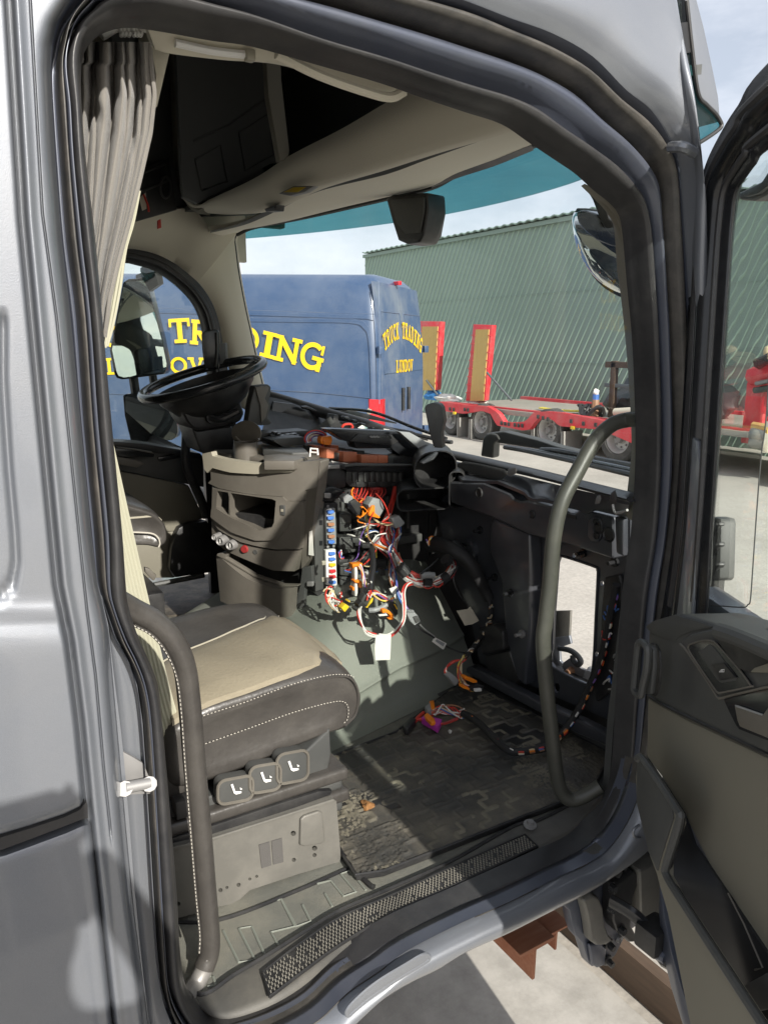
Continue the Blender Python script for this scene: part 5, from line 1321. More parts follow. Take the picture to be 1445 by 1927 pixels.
conp('cubby_back',[(80,420),(540,460),(540,740),(80,650)],.22,.02,'dark_trim',bv=0)
conp('cubby_side',[(185,440),(200,440),(200,600),(185,600)],.03,.2,'console',bv=0)
conp('cubby_roof',[(80,405),(560,460),(560,476),(80,425)],.03,.2,'dark_trim',bv=0)
conp('usb_socket',[(425,520),(450,522),(450,574),(428,572)],-.036,.02,'dark_trim',bv=.003)
conp('socket_icon',[(432,540),(444,541),(444,554),(432,553)],-.0375,.001,'console_light',bv=0)
conp('right_flank',[(562,436),(618,425),(632,292),(636,300),(600,600),(575,800),(540,850),(535,845),(541,746),(550,600),(557,497)],.005,.06,'console',bv=.004)
# knobs
for (x,y,r_) in ((104,680,17),(133,700,26),(184,722,27)):
    c=con([(x,y)],-.032)[0]; rr=r_*.00052*1.25
    kn=obj('knob',*lathe([(rr*.55,.014),(rr*.8,.018),(rr,.012),(rr,-.01),(rr*1.1,-.015)],c,-CN,22),M['steel'],DC)
    obj('knob_face',*lathe([(0,.013),(rr*.55,.014),(rr*.55,.010)],c,-CN,18),M['dark_trim'],kn)
    obj('pointer',*boxvf(c-CN*.0145,(rr*.12,.002,rr*.8)),M['white_pl'],kn)
c=con([(247,745)],-.03)[0]; obj('hazard_button',*lathe([(0,.006),(.012,.006),(.014,.0),(.014,-.02)],c,-CN,16),M['wire_dkred'],DC)
c=con([(302,760)],-.03)[0]; obj('key_hole',*lathe([(0,.002),(.008,.003),(.01,-.01)],c,-CN,12),M['dark_trim'],DC)
# lower bin
bowed('lower_bin',[(103,775),(150,790),(300,880),(440,928),(522,930),(514,1110),(490,1122),(300,1042),(122,1012)],.0,.03,'console',bow=.05)
conp('bin_inside',[(110,775),(150,765),(320,800),(545,850),(522,930),(440,925),(300,880)],.10,.02,'black',bv=0)
conp('bin_rim',[(103,770),(150,762),(160,770),(150,790),(300,880),(440,928),(522,930),(520,938),(438,938),(295,890),(145,800),(104,782)],-.02,.02,'console',bv=.004)
conp('bin_left_wall',[(103,770),(150,765),(160,1010),(122,1012)],.02,.2,'console',bv=.004)
conp('mount_bracket',[(540,842),(590,832),(597,925),(556,942),(548,1080),(560,1105),(500,1115),(512,1000),(530,930)],.0,.02,'dark_trim',bv=.003)
for (x,y) in ((580,926),(541,1072)): conp('clip_nut',[(x-16,y-12),(x+15,y-12),(x+15,y+12),(x-16,y+12)],-.012,.012,'steel',bv=.003)
conp('paper_slip',[(578,655),(592,650),(600,780),(574,775)],-.004,.002,'label_white',bv=0)
# top tray and cup holder
TZ=at(*k5(330,285),P=(CON[0]+CN*.03,CON[1])).z
top_=[(62,248),(95,233),(180,233),(340,205),(480,212),(562,225),(632,262),(612,284),(515,284),(330,276),(170,258),(95,246)]
obj('top_tray',*prism([at(*k5(*q),Z=TZ) for q in top_],(0,0,-.02)),M['console'],DC,bevel=.006)
obj('tray_step',*prism([at(*k5(*q),Z=TZ+.015) for q in ((345,262),(490,248),(560,250),(575,270),(500,292),(345,292))],(0,0,-.03)),M['console'],DC,bevel=.005)
obj('tray_plate',*prism([at(*k5(*q),Z=TZ+.022) for q in ((330,210),(420,212),(555,228),(575,248),(490,250),(340,235))],(0,0,-.02)),M['dark_trim'],DC,bevel=.004)
cc=at(*k5(253,262),P=(CON[0]+CN*.10,CON[1]))
CUP=obj('cup_holder',*lathe([(.036,-.0),(.036,.058),(.041,.058),(.041,-.03)],cc+Vector((0,0,-.012)),(0,0,1),26),M['console'],DC)
obj('holder_floor',*lathe([(0,0),(.038,0)],cc+Vector((0,0,.01)),(0,0,1),20),M['black'],CUP)
lid=[at(*k5(253+76*math.cos(2*math.pi*i/26),150+66*math.sin(2*math.pi*i/26)),P=(CON[0]+CN*.14,CON[1])) for i in range(26)]
obj('holder_lid',*prism(lid,CN*.008+Vector((0,0,-.002))),M['console'],CUP,bevel=.003)
for (a,b) in (((200,170),(240,210)),((320,180),(285,205))): obj('lid_hinge',*tubevf([at(*k5(*a),P=(CON[0]+CN*.125,CON[1])),at(*k5(*b),P=(CON[0]+CN*.125,CON[1]))],.005,6),M['console'],CUP)
obj('lid_tab',*tubevf([at(*k5(225,200),P=(CON[0]+CN*.12,CON[1])),at(*k5(262,207),P=(CON[0]+CN*.12,CON[1])),at(*k5(262,232),P=(CON[0]+CN*.12,CON[1]))],.004,6),M['console'],CUP)
br=[at(*k5(*q),P=(CON[0]-CN*.0,CON[1])) for q in ((580,270),(585,228),(620,232),(622,262))]
obj('wire_bail',*tubevf(br,.0035,6,smooth=False),M['white_pl'],DC); obj('wire_bail',*tubevf([at(*k5(585,248),P=CON),at(*k5(620,250),P=CON)],.003,6),M['white_pl'],DC)

# ================================================================== fuse panel
FP=2.24
FB=thing('fuse_box','black fuse box with coloured blade fuses beside the centre console','fuse panel',at(*k5(660,740),Y=FP))
def fp(name,lst,mn,y=FP,d=.02,bv=.003,par=None): return obj(name,*prism([at(*k5(*q),Y=y) for q in lst],(0,d,0)),M[mn],par or FB,bevel=bv)
fp('backplate',[(596,512),(640,505),(725,508),(728,960),(720,1000),(665,1030),(600,965)],'black',y=FP+.01,d=.03)
fp('side_cover',[(602,545),(648,535),(652,950),(610,965)],'dark_trim',y=FP-.015,d=.03)
for yy in (610,715): fp('cover_slot',[(630,yy-12),(646,yy-12),(646,yy+12),(630,yy+12)],'black_gloss',y=FP-.017,d=.003,bv=0)
B1=fp('fuse_block',[(664,540),(712,534),(718,720),(668,724)],'grey_pl',y=FP-.01)
B2=fp('fuse_block',[(663,752),(714,745),(722,928),(716,935),(666,930)],'white_pl',y=FP-.012)
cols=['fuse_blue','fuse_blue','fuse_brown','fuse_blue','fuse_brown','fuse_blue','fuse_blue','fuse_blue','fuse_yellow','fuse_red','fuse_red','fuse_blue']
pos=[(690,556),(690,587),(692,620),(692,650),(694,682),(694,710),(697,770),(698,799),(699,828),(700,860),(700,889),(701,918)]
for (x,y),cn_ in zip(pos,cols):
    f_=fp('blade_fuse',[(x-16,y-7),(x+14,y-9),(x+16,y+4),(x+5,y+6),(x+4,y+9),(x-4,y+9),(x-5,y+7),(x-16,y+7)],cn_,y=FP-.022,d=.012,bv=.0015,par=B1 if y<740 else B2)
for (x,y) in ((672,733),(702,730),(708,940),(672,525)): obj('screw',*lathe([(0,.004),(.0045,.003),(.005,0)],at(*k5(x,y),Y=FP-.005),(0,-1,0),10),M['steel'],FB)
for yy in (820,905): fp('clip_tab',[(643,yy-14),(664,yy-14),(664,yy+8),(645,yy+10)],'console_light',y=FP-.018,d=.01)
fp('bottom_bracket',[(665,1000),(790,985),(800,1000),(790,1015),(670,1032)],'dark_trim',y=FP-.03,d=.05)
fp('upper_carrier',[(720,530),(800,540),(800,700),(730,700)],'black',y=FP+.05,d=.02)
fp('mid_carrier',[(730,800),(880,830),(890,960),(800,1000),(730,990)],'black',y=FP+.03,d=.02)
for i,(x0,y0,x1,y1) in enumerate(((733,682,802,750),(737,822,806,885),(737,888,806,950))):
    V_,F_=prism([at(*k5(*q),Y=FP-.02) for q in ((x0,y0+8),(x0+12,y0),(x1,y0),(x1,y1-8),(x1-8,y1),(x0,y1-6))],(.01,.05,0))
    rl=obj('relay_block',V_,F_,M['relay_dark'],FB,bevel=.003)
    obj('relay_face',*prism([at(*k5(*q),Y=FP-.0215) for q in ((x0+18,y0+10),(x1-6,y0+10),(x1-6,y1-14),(x0+18,y1-14))],(0,-.002,0)),M['dark_trim'],rl,bevel=.001)
fp('top_bracket',[(622,310),(760,305),(765,340),(735,330),(655,335),(640,420),(615,425)],'black_gloss',y=FP-.01,d=.03)
fp('top_bracket_lip',[(650,318),(733,312),(735,330),(655,336)],'steel',y=FP-.018,d=.008,bv=.001)
fp('bracket_wall',[(640,420),(655,335),(735,330),(762,345),(765,425),(700,440)],'black',y=FP+.04,d=.02)
fp('mid_ledge',[(600,440),(700,425),(760,445),(755,470),(690,500),(600,505)],'black_gloss',y=FP-.01,d=.04)
fp('clip_nut',[(655,457),(690,458),(690,485),(657,484)],'steel',y=FP-.02,d=.008)
fp('clip_nut',[(616,390),(630,388),(632,425),(618,422)],'steel',y=FP-.02,d=.008)
# ================================================================== relay box
RB=thing('relay_box','open black relay box full of brick red relays on top of the dashboard','relay box',at(*k5(900,350),Y=2.3))
def rb(name,lst,mn,y=2.28,d=.02,bv=.003,par=None): return obj(name,*prism([at(*k5(*q),Y=y) for q in lst],(0,d,0)),M[mn],par or RB,bevel=bv)
rb('tray',[(755,308),(1130,316),(1120,335),(1066,350),(770,345)],'black_gloss',y=2.26,d=.22)
rb('tray_lip',[(640,290),(690,298),(730,312),(770,312),(830,305),(1130,312),(1130,320),(820,318),(760,325),(700,312),(640,300)],'dark_trim',y=2.25,d=.02,bv=.002)
rb('housing',[(768,345),(1066,350),(1060,392),(1040,400),(1000,402),(1000,425),(790,425),(764,400)],'black',y=2.28,d=.15)
for i in range(9):
    x=800+i*30; rb('housing_rib',[(x,352),(x+14,352),(x+13,400),(x+1,400)],'dark_trim',y=2.272,d=.01,bv=.002)
for x in (820,880,940,1000): rb('housing_foot',[(x,402),(x+40,402),(x+38,428),(x+2,428)],'black',y=2.275,d=.05,bv=.002)
def relay(x,y,w,h,mn,yy,par=RB):
    # cuboid with the front face traced and its top going back
    P=[at(*k5(*q),Y=yy) for q in ((x,y),(x+w,y+2),(x+w,y+h),(x,y+h))]
    return obj('relay',*prism(P,(-.012,.045,0.0)),M[mn],par,bevel=.003)
for (x,y,w,h,mn,yy) in ((612,213,40,45,'relay',2.42),(640,220,40,45,'relay',2.40),(668,228,56,52,'relay',2.36),(690,210,40,30,'relay',2.44),(725,250,30,40,'relay_dark',2.34),(752,245,72,52,'relay',2.32),(735,222,32,30,'relay_dark',2.44),(768,228,34,34,'relay_dark',2.42),(822,236,40,36,'relay_dark',2.42),(845,262,84,44,'relay',2.30),(930,262,52,42,'relay',2.30),(984,264,26,40,'relay_dark',2.30),(590,215,22,30,'relay_dark',2.44),(870,250,50,24,'relay_dark',2.44)):
    relay(x,y,w,h,mn,yy)
rb('printed_card',[(690,292),(740,300),(780,306),(760,316),(700,306)],'label_white',y=2.27,d=.003,bv=0)
# orange plug with its coil of wires on the relay box
def bundle(name,paths,r=.0022):
    pass
WH=thing('coiled_wires','coil of thin coloured wires plugged in with an orange connector above the relays','wires',at(*k5(620,180),Y=2.44))
wcols=['red','blue','white','violet','red','grey','dkred','white']
for k in range(12):
    P=[]
    for i in range(14):
        a=-1.0+i*4.6/13; rr=58-2.6*k
        P.append(at(*k5(612+rr*math.cos(-a)*1.0+(k%3)*3,178+rr*.72*math.sin(-a)+(k%4)*2),Y=2.43+.004*k))
    obj('wire',*tubevf(P,.0028,6),M['wire_'+wcols[k%8]],WH)
pl_=obj('plug',*prism([at(*k5(*q),Y=2.40) for q in ((640,170),(692,164),(697,185),(690,210),(640,205),(636,190))],(0,.03,0)),M['orange_pl'],WH,bevel=.003)
obj('plug_catch',*prism([at(*k5(*q),Y=2.395) for q in ((650,188),(685,184),(684,212),(652,208))],(0,.01,0)),M['wire_orange'],pl_,bevel=.002)
# ================================================================== remains of the dashboard
c3=crop(3.6125,460,700)
DB=thing('dashboard_remains','broken black dashboard carrier and cluster housing under the windscreen','dashboard',at(640,800,Y=2.6))
def db(name,lst,mn,Y=2.6,d=.05,bv=.004): return obj(name,*prism([at(*c3(*q),Y=Y) for q in lst],(0,d,0)),M[mn],DB,bevel=bv)
# instrument hood: concave shell
A=[at(*c3(*q),Y=3.05) for q in ((150,165),(250,185),(330,210),(420,245),(500,268),(570,292))]
B=[at(*c3(*q),Y=2.72) for q in ((60,400),(200,412),(350,408),(450,390),(520,350),(585,300))]
obj('cluster_hood',*solid(ruled(A,B,40,8,(0.02,.02,-.06)),(0,.012,-.01)),M['black'],DB,sharp=60)
obj('hood_lip',*solid(ruled(B,[p+Vector((-.0,-.03,-.022)) for p in B],40,2),(0,.01,-.006)),M['dark_trim'],DB)
db('hood_clip',[(392,232),(430,230),(500,262),(470,268),(400,250)],'black_gloss',Y=2.95,d=.02)
db('gauge_cover',[(170,350),(120,355),(170,320),(200,200),(330,215),(420,260),(480,330),(400,375)],'black_gloss',Y=3.0,d=.02)
db('display_stand',[(70,95),(160,82),(182,100),(178,160),(165,200),(180,230),(160,310),(190,345),(170,358),(110,365),(60,340),(20,355),(45,200)],'dark_trim',Y=2.72,d=.05,bv=.006)
db('stand_face',[(75,102),(150,92),(168,108),(140,180),(165,225),(145,310),(115,345),(110,230)],'console',Y=2.71,d=.01,bv=.002)
db('lower_carrier',[(30,400),(200,412),(440,395),(440,440),(270,460),(260,500),(190,500),(180,465),(60,480)],'black',Y=2.62,d=.1)
db('carrier_tray',[(190,465),(260,450),(400,440),(420,495),(340,500),(270,515)],'dark_trim',Y=2.5,d=.1)
for (a,b) in ((180,430),(220,420),(250,432),(290,425),(330,420),(200,410),(345,432)): db('carrier_clip',[(a,b),(a+30,b-6),(a+34,b+5),(a+4,b+12)],'black_gloss',Y=2.58,d=.03)
# angular top panel with bright facet
db('top_panel',[(560,388),(600,384),(800,392),(900,396),(1050,402),(1130,470),(1185,520),(1290,530),(1240,600),(1050,560),(1000,520),(760,520),(740,470),(690,470),(640,440)],'black_gloss',Y=2.35,d=.06)
db('panel_recess',[(770,420),(1000,425),(1050,470),(1000,500),(720,470)],'black',Y=2.345,d=.01,bv=.002)
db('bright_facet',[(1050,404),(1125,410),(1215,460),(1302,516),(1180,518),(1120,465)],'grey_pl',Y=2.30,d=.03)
db('facet_tail',[(1302,518),(1215,600),(1210,622),(1280,610),(1330,545)],'dark_trim',Y=2.28,d=.03)
for i in range(7): db('grille_slit',[(850+i*22,440-i*1.0),(862+i*22,432),(878+i*22,444),(866+i*22,448)],'steel' if i<3 else 'dark_trim',Y=2.335,d=.004,bv=0)
db('cowl_strip',[(600,270),(690,250),(860,290),(1040,345),(1030,352),(840,320),(700,282),(620,290)],'black_gloss',Y=3.0,d=.06)
db('cowl_mesh',[(610,285),(640,290),(640,330),(720,345),(880,365),(1000,375),(1140,400),(1250,450),(1250,470),(1100,420),(860,392),(580,385),(600,330)],'black',Y=2.75,d=.06)
obj('wire_loop',*tubevf([at(*c3(*q),Y=2.6) for q in ((660,378),(680,358),(720,355),(735,372),(730,385))],.005,6),M['wire_red'],DB)
db('paper_scrap',[(770,380),(800,360),(840,380),(820,388)],'label_white',Y=2.62,d=.002,bv=0)
db('paper_scrap',[(945,385),(985,390),(1000,398),(950,396)],'label_white',Y=2.6,d=.002,bv=0)
for (x,y) in ((690,300),(740,320),(800,345),(870,372),(960,372)): db('cowl_clip',[(x,y),(x+30,y+6),(x+26,y+22),(x-4,y+16)],'black_gloss',Y=2.7,d=.04)
obj('backing_panel',*prism([Vector((1.15,2.6,1.45)),Vector((1.62,2.35,1.45)),Vector((1.62,2.35,1.66)),Vector((1.15,2.6,1.70))],(.02,.05,0)),M['black'],DB)
obj('cross_beam',*boxvf((1.35,2.85,1.63),(.5,1.0,.14)),M['black'],DB,bevel=.02)
# tall black handset cradle at the windscreen
HC=tag(obj('phone_cradle',*prism([at(*k5(*q),Y=1.98) for q in ((1168,20),(1178,3),(1215,-8),(1245,0),(1258,20),(1268,90),(1252,150),(1262,228),(1215,225),(1192,140))],(.035,.03,0)),M['black'],bevel=.012,seg=3),'upright black plastic cradle standing in front of the windscreen','cradle')
OFF[HC.name]=Vector((0,0,0))
# ================================================================== air ducts
AD=thing('air_ducts','black open mouthed air ducts hanging from the dashboard','air duct',at(*k5(1220,400),Y=2.2))
def duct(name,cx,cy,hw,hh,r,depth,y=2.15,shear=(0,0)):
    o_=rrect(cx-hw,cy-hh,cx+hw,cy+hh,r,5); i_=rrect(cx-hw+7,cy-hh+7,cx+hw-7,cy+hh-7,max(4,r-7),5)
    def tr(q): return (q[0]+(q[1]-cy)*shear[0],q[1]+(q[0]-cx)*shear[1])
    O0=[at(*k5(*tr(q)),Y=y) for q in o_]; I0=[at(*k5(*tr(q)),Y=y) for q in i_]
    dv_=Vector((.10,depth,-.0)); O1=[p+dv_ for p in O0]; I1=[p+dv_ for p in I0]
    rows=[O1,O0,I0,I1]; V_,F_=gridvf(rows,closeU=True); n=len(o_); F_.append(tuple(3*n+k for k in range(n)))
    return obj(name,V_,F_,M['black'],AD,sharp=50)
duct('duct_mouth',1225,340,112,98,85,.16,y=2.14,shear=(0,-.12))
duct('duct_mouth',1167,490,142,58,40,.16,y=2.13,shear=(0,-.05))
duct('duct_mouth',1335,440,42,95,30,.1,y=2.10)
obj('duct_flap',*prism([at(*k5(*q),Y=2.13) for q in ((1155,300),(1235,245),(1240,252),(1215,285),(1165,308))],(0,.02,0)),M['grey_pl'],AD,bevel=.002)
obj('duct_body',*boxvf((1.60,2.55,1.45),(.16,.45,.3)),M['black'],AD,bevel=.03)
# ================================================================== bulkhead (front wall of the footwell)
c6=crop(2.919,800,840)
BX=1.62
bo=[(60,330),(200,170),(420,180),(560,240),(860,320),(1125,372),(1130,1560),(1000,1500),(700,1370),(430,1240),(300,1190),(240,900),(120,620)]
hole=[(725,640),(735,612),(760,606),(930,662),(945,680),(948,705),(937,930),(925,1170),(905,1298),(882,1308),(800,1272),(705,1218),(687,1190),(695,1120),(705,900)]
smalls=[circ(*c6(817,600),10/2.919,12,X=BX,ry=13/2.919),circ(*c6(970,753),11/2.919,12,X=BX,ry=14/2.919),circ(*c6(720,1328),20/2.919,14,X=BX,ry=26/2.919),circ(*c6(942,1142),10/2.919,12,X=BX,ry=14/2.919)]
BH=obj('bulkhead',*holed([at(*c6(*q),X=BX) for q in bo],[[at(*c6(*q),X=BX) for q in hole]]+smalls,(.012,0,0)),M['bulk'],CAB,smooth=False)
# outer edge flange round the service opening
obj('opening_flange',*tubevf([at(*c6(*q),X=BX-.002) for q in hole],.004,6,closed=True),M['bulk'],BH)
def bh(name,lst,x=BX,d=-.03,mn='bulk',bv=.008,seg=3): return obj(name,*prism([at(*c6(*q),X=x) for q in lst],(d,0,0)),M[mn],BH,bevel=bv,seg=seg)
bh('upper_beam',[(205,185),(300,190),(400,190),(545,250),(565,275),(600,290),(640,285),(850,335),(880,355),(905,350),(930,330),(960,335),(1118,372),(1117,605),(900,535),(720,492),(640,468),(440,382),(330,340),(215,300)],x=BX,d=-.06,bv=.012)
bh('pressed_pillar',[(420,400),(445,385),(640,468),(645,700),(640,960),(612,1300),(565,1260),(500,1010),(482,730),(412,570)],x=BX,d=-.05,bv=.02)
bh('lower_rail',[(270,1200),(300,1195),(430,1262),(620,1360),(700,1400),(900,1490),(1080,1580),(1080,1640),(880,1560),(700,1460),(430,1320),(275,1235)],x=BX-.04,d=-.04,bv=.012)
bh('side_post',[(1068,380),(1118,390),(1118,600),(1075,580)],x=BX-.06,d=-.02,bv=.006)
for (x,y,r_) in ((298,255,20),(587,373,15),(1008,485,24)):
    obj('dark_hole',*lathe([(0,.001),(r_*.0006,.001),(r_*.00075,.004),(r_*.0009,0)],at(*c6(x,y),X=BX-.061),(-1,0,0),16),M['black'],BH)
bh('oval_boss',[(905,410),(925,390),(965,392),(980,415),(975,500),(955,525),(920,520),(900,490)],x=BX-.06,d=-.008,bv=.006)
for (x,y,r_) in ((940,415,14),(948,450,22),(940,490,14)): obj('boss_hole',*lathe([(0,.0),(r_*.0006,.0),(r_*.0007,.003),(r_*.0008,0)],at(*c6(x,y),X=BX-.07),(-1,0,0),14),M['black'],BH)
for (x,y) in ((730,540),(870,585),(1045,635),(305,460),(385,720),(470,805),(535,1030),(240,535),(680,895)):
    st_=obj('stud',*lathe([(0,.03),(.006,.03),(.006,.008),(.013,.008),(.014,0)],at(*c6(x,y),X=BX-(.05 if 410<x<640 else 0)),(-1,0,0),10),M['black_gloss'] if x!=535 else M['steel'],BH)
bh('slot_mark',[(755,360),(830,378),(832,400),(760,385)],x=BX-.061,d=-.003,mn='black',bv=0)
bh('connector_recess',[(1005,715),(1085,700),(1100,760),(1095,1240),(1060,1330),(960,1400),(940,1330),(980,1150),(985,900)],x=BX-.004,d=-.015,mn='black',bv=.006)
obj('round_boss',*lathe([(.0,.012),(.02,.012),(.03,.02),(.038,.015),(.04,0)],at(*c6(255,570),X=BX),(-1,0,0),20),M['bulk'],BH)
bh('pedal_bracket',[(350,990),(440,960),(490,1000),(495,1100),(370,1130)],x=BX-.02,d=-.05,mn='black',bv=.01)
bh('pedal_bracket',[(360,1140),(500,1110),(560,1280),(540,1300),(380,1240)],x=BX-.02,d=-.03,mn='black',bv=.01)
# behind the opening: bracket and coupling
OB=thing('coupling_bracket','grey bracket with a brass ended coupling seen through the opening in the bulkhead','bracket',at(*c6(780,1150),X=1.72))
def ob(name,lst,x=1.72,d=.01,mn='steel',bv=.002): return obj(name,*prism([at(*c6(*q),X=x) for q in lst],(d,0,0)),M[mn],OB,bevel=bv)
ob('plate',[(690,905),(797,902),(790,1045),(700,1060)],mn='bare_metal',x=1.75)
ob('arm_plate',[(660,1060),(790,1040),(800,1085),(735,1108),(740,1180),(790,1230),(910,1260),(905,1330),(760,1280),(660,1220)],mn='paint')
obj('hook',*tubevf([at(*c6(*q),X=1.70) for q in ((735,1110),(790,1120),(830,1145),(855,1180),(840,1200),(815,1180),(810,1150))],.009,10),M['dark_trim'],OB)
ob('flange',[(755,1190),(790,1165),(830,1180),(850,1220),(900,1240),(885,1265),(830,1265),(780,1250),(755,1225)],x=1.70,d=.012)
obj('brass_end',*lathe([(.004,.02),(.010,.02),(.012,.012),(.014,0),(.013,-.03)],at(*c6(795,1238),X=1.69),(-1,-.3,0),16),M['wire_brown'],OB)
obj('stub',*lathe([(0,.02),(.014,.02),(.014,-.02)],at(*c6(905,1245),X=1.70),(-1,-.6,0),14),M['steel'],OB)
# cowl shelf between the beam and the windscreen
A=[at(*c6(*q),X=BX-.055) for q in ((205,185),(300,190),(400,190),(545,250),(565,275),(600,290),(640,285),(850,335),(880,355),(905,350),(930,330),(1118,372))]
Bq=[Wp(*c6(*q)) for q in ((140,75),(300,110),(400,135),(545,165),(565,172),(600,180),(640,190),(850,240),(880,247),(905,252),(930,258),(1120,300))]
obj('cowl_shelf',*solid(ruled(A,Bq,60,6,(0,0,-.012),curve=False),(0,0,-.01)),M['bulk'],CAB,sharp=30)
obj('windscreen_seal',*solid(ruled([Wp(*c6(*q),off=-.01) for q in ((60,10),(300,62),(600,130),(900,205),(1125,262))],[Wp(*c6(*q),off=-.02) for q in ((60,52),(300,105),(600,172),(900,250),(1125,308))],40,4,(-.012,0,0)),(.02,0,0)),M['rubber'],CAB,sharp=60)
obj('windscreen_seal',*solid(ruled([Wp(*q,off=-.01) for q in ((500,735),(600,765),(700,795),(820,842))],[Wp(*q,off=-.02) for q in ((500,760),(600,785),(700,815),(820,858))],40,4,(-.012,0,0)),(.02,0,0)),M['rubber'],CAB,sharp=60)
def ck(name,lst,mn,off=-.06,d=.01,bv=.003): return obj(name,*prism([Wp(*c6(*q),off=off) for q in lst],(.004,0,d)),M[mn],CAB,bevel=bv)
ck('cowl_tray',[(165,110),(210,95),(300,110),(430,140),(450,160),(420,185),(290,195),(230,170)],'dark_trim')
ck('cowl_tray_rib',[(220,150),(300,165),(345,182),(330,190),(250,180)],'black_gloss',off=-.065,d=.012)
ck('cowl_clip',[(450,140),(490,135),(500,150),(470,165),(450,160)],'steel',off=-.07,d=.012)
ck('cowl_clip',[(935,298),(955,290),(960,315),(930,320)],'steel',off=-.05,d=.012)
ck('cowl_clip',[(1010,300),(1035,285),(1045,320),(1015,325)],'black',off=-.05,d=.02)
obj('spring_wire',*tubevf([Wp(*c6(*q),off=-.07) for q in ((1030,320),(1040,360),(1060,365),(1110,350))],.003,6),M['steel'],CAB)
for c_,s_ in (((1.68,2.55,1.25),(.02,1.62,.75)),((1.68,1.45,1.0),(.02,.6,.17)),((1.68,1.27,1.3),(.02,.24,.7))):
    obj('bulkhead_liner',*boxvf(c_,s_),M['black'],CAB)
obj('near_wheel_lining',*prism([Vector((1.37,1.165,.93)),Vector((1.66,1.165,.93)),Vector((1.66,1.165,1.62)),Vector((1.40,1.165,1.62)),Vector((1.37,1.165,1.2))],(0,.02,0)),M['dark_trim'],CAB)
obj('lower_front_floor',*prism([Vector((1.40,1.2,FZ+.003)),Vector((1.62,1.2,FZ+.003)),Vector((1.62,2.1,FZ+.003)),Vector((1.40,2.1,FZ+.003))],(0,0,.004)),M['dark_trim'],CAB)
# ================================================================== painted sill below the opening, hinge plate
slo=[(352,1990),(480,2060),(560,2060),(600,2000),(630,1950),(666,1912),(704,1878),(760,1843),(812,1818),(867,1785),(940,1753),(1026,1710),(1069,1689),(1130,1655),(1200,1608),(1240,1570)]
sup=[(352,1975),(414,1993),(471,1982),(536,1957),(600,1920),(655,1868),(714,1828),(769,1788),(875,1734),(960,1697),(1052,1650),(1112,1622),(1150,1592),(1189,1528),(1220,1434)]
A=resample(catmull([at(*q,Y=1.048) for q in sup],8),110); B=resample(catmull([at(*q,Y=1.035) for q in slo],8),110)
rows=[]
for t,dy in ((0,0.01),(.04,-.004),(.1,-.016),(.2,-.027),(.32,-.031),(.5,-.030),(.75,-.024),(.93,-.018),(1,-.012)):
    rows.append([a.lerp(b,t)+Vector((0,dy,0)) for a,b in zip(A,B)])
rows.append([b+Vector((0,.0,-.004)) for b in B]); rows.append([b+Vector((0,.05,-.01)) for b in B]); rows.append([b+Vector((0,.25,-.06)) for b in B])
obj('sill_panel',*gridvf(rows),M['paint'],CAB,sharp=0)
# pressed step mark
mk=[(652,1905),(662,1890),(690,1864),(720,1842),(760,1818),(790,1800),(803,1797),(808,1804),(800,1812),(760,1836),(722,1860),(694,1880),(668,1902),(656,1912)]
obj('pressed_mark',*tubevf([at(*q,Y=1.013) for q in mk],.004,8,closed=True,flat=.7),M['paint'],CAB)
obj('pressed_mark',*prism([at(*q,Y=1.011) for q in mk],(0,.006,0)),M['paint'],CAB,bevel=.002)
# underbody and wheel arch lip below the sill
obj('floor_underside',*boxvf((.75,2.25,.86),(2.0,2.2,.08)),M['black'],CAB)
# hinge plate under the front end of the sill (a pressed steel bracket)
c2=crop(3.4,1020,1450)
HP=obj('hinge_bracket',*prism([at(*c2(*q),Y=1.10) for q in ((60,850),(120,855),(175,900),(195,990),(215,1060),(260,1110),(300,1240),(320,1262),(360,1250),(400,1245),(470,1190),(545,1040),(620,990),(690,950),(745,890),(745,500),(600,300),(560,420),(380,640),(200,760))],(0,.03,0)),M['paint_in'],CAB,bevel=.006)
def hpz(name,lst,mn='paint_in',Y=1.10,d=-.03,bv=.01): return obj(name,*prism([at(*c2(*q),Y=Y) for q in lst],(0,d,0)),M[mn],HP,bevel=bv,seg=3)
hpz('pressed_box',[(205,790),(260,745),(310,775),(335,840),(345,950),(370,1010),(400,1040),(350,1075),(290,1075),(255,1050),(245,960),(230,880)],'bare_metal')
hpz('pressed_box',[(520,570),(640,510),(665,530),(685,620),(690,840),(670,885),(620,905),(560,900),(530,850)],'bare_metal',d=-.05)
hpz('hinge_plate',[(380,680),(500,585),(540,600),(530,680),(500,760),(490,930),(530,1000),(520,1040),(480,1040),(400,970),(375,900)],'black',d=-.04)
for (x,y) in ((510,605),(470,650),(445,750),(440,880),(505,1020)): obj('hinge_bolt',*lathe([(0,.012),(.009,.012),(.010,.0),(.014,0)],at(*c2(x,y),Y=1.058),(0,-1,0),8),M['black_gloss'],HP)
for (x,y) in ((422,1110),(415,1215)): obj('fixing_bolt',*lathe([(0,.02),(.008,.02),(.009,.006),(.014,.004),(.015,0)],at(*c2(x,y),Y=1.098),(0,-1,-.1),8),M['black'],HP)
obj('fixing_eye',*lathe([(.004,.004),(.008,.006),(.010,.0)],at(*c2(490,1080),Y=1.098),(0,-1,0),14),M['steel'],HP)
hpz('lower_tab',[(280,1100),(350,1085),(390,1120),(380,1230),(330,1250),(300,1225)],'paint_in',d=-.012)
obj('hook_mark',*tubevf([at(*c2(*q),Y=1.01) for q in ((622,350),(590,375),(582,405),(600,432),(630,436))],.003,6),M['paint'],CAB)

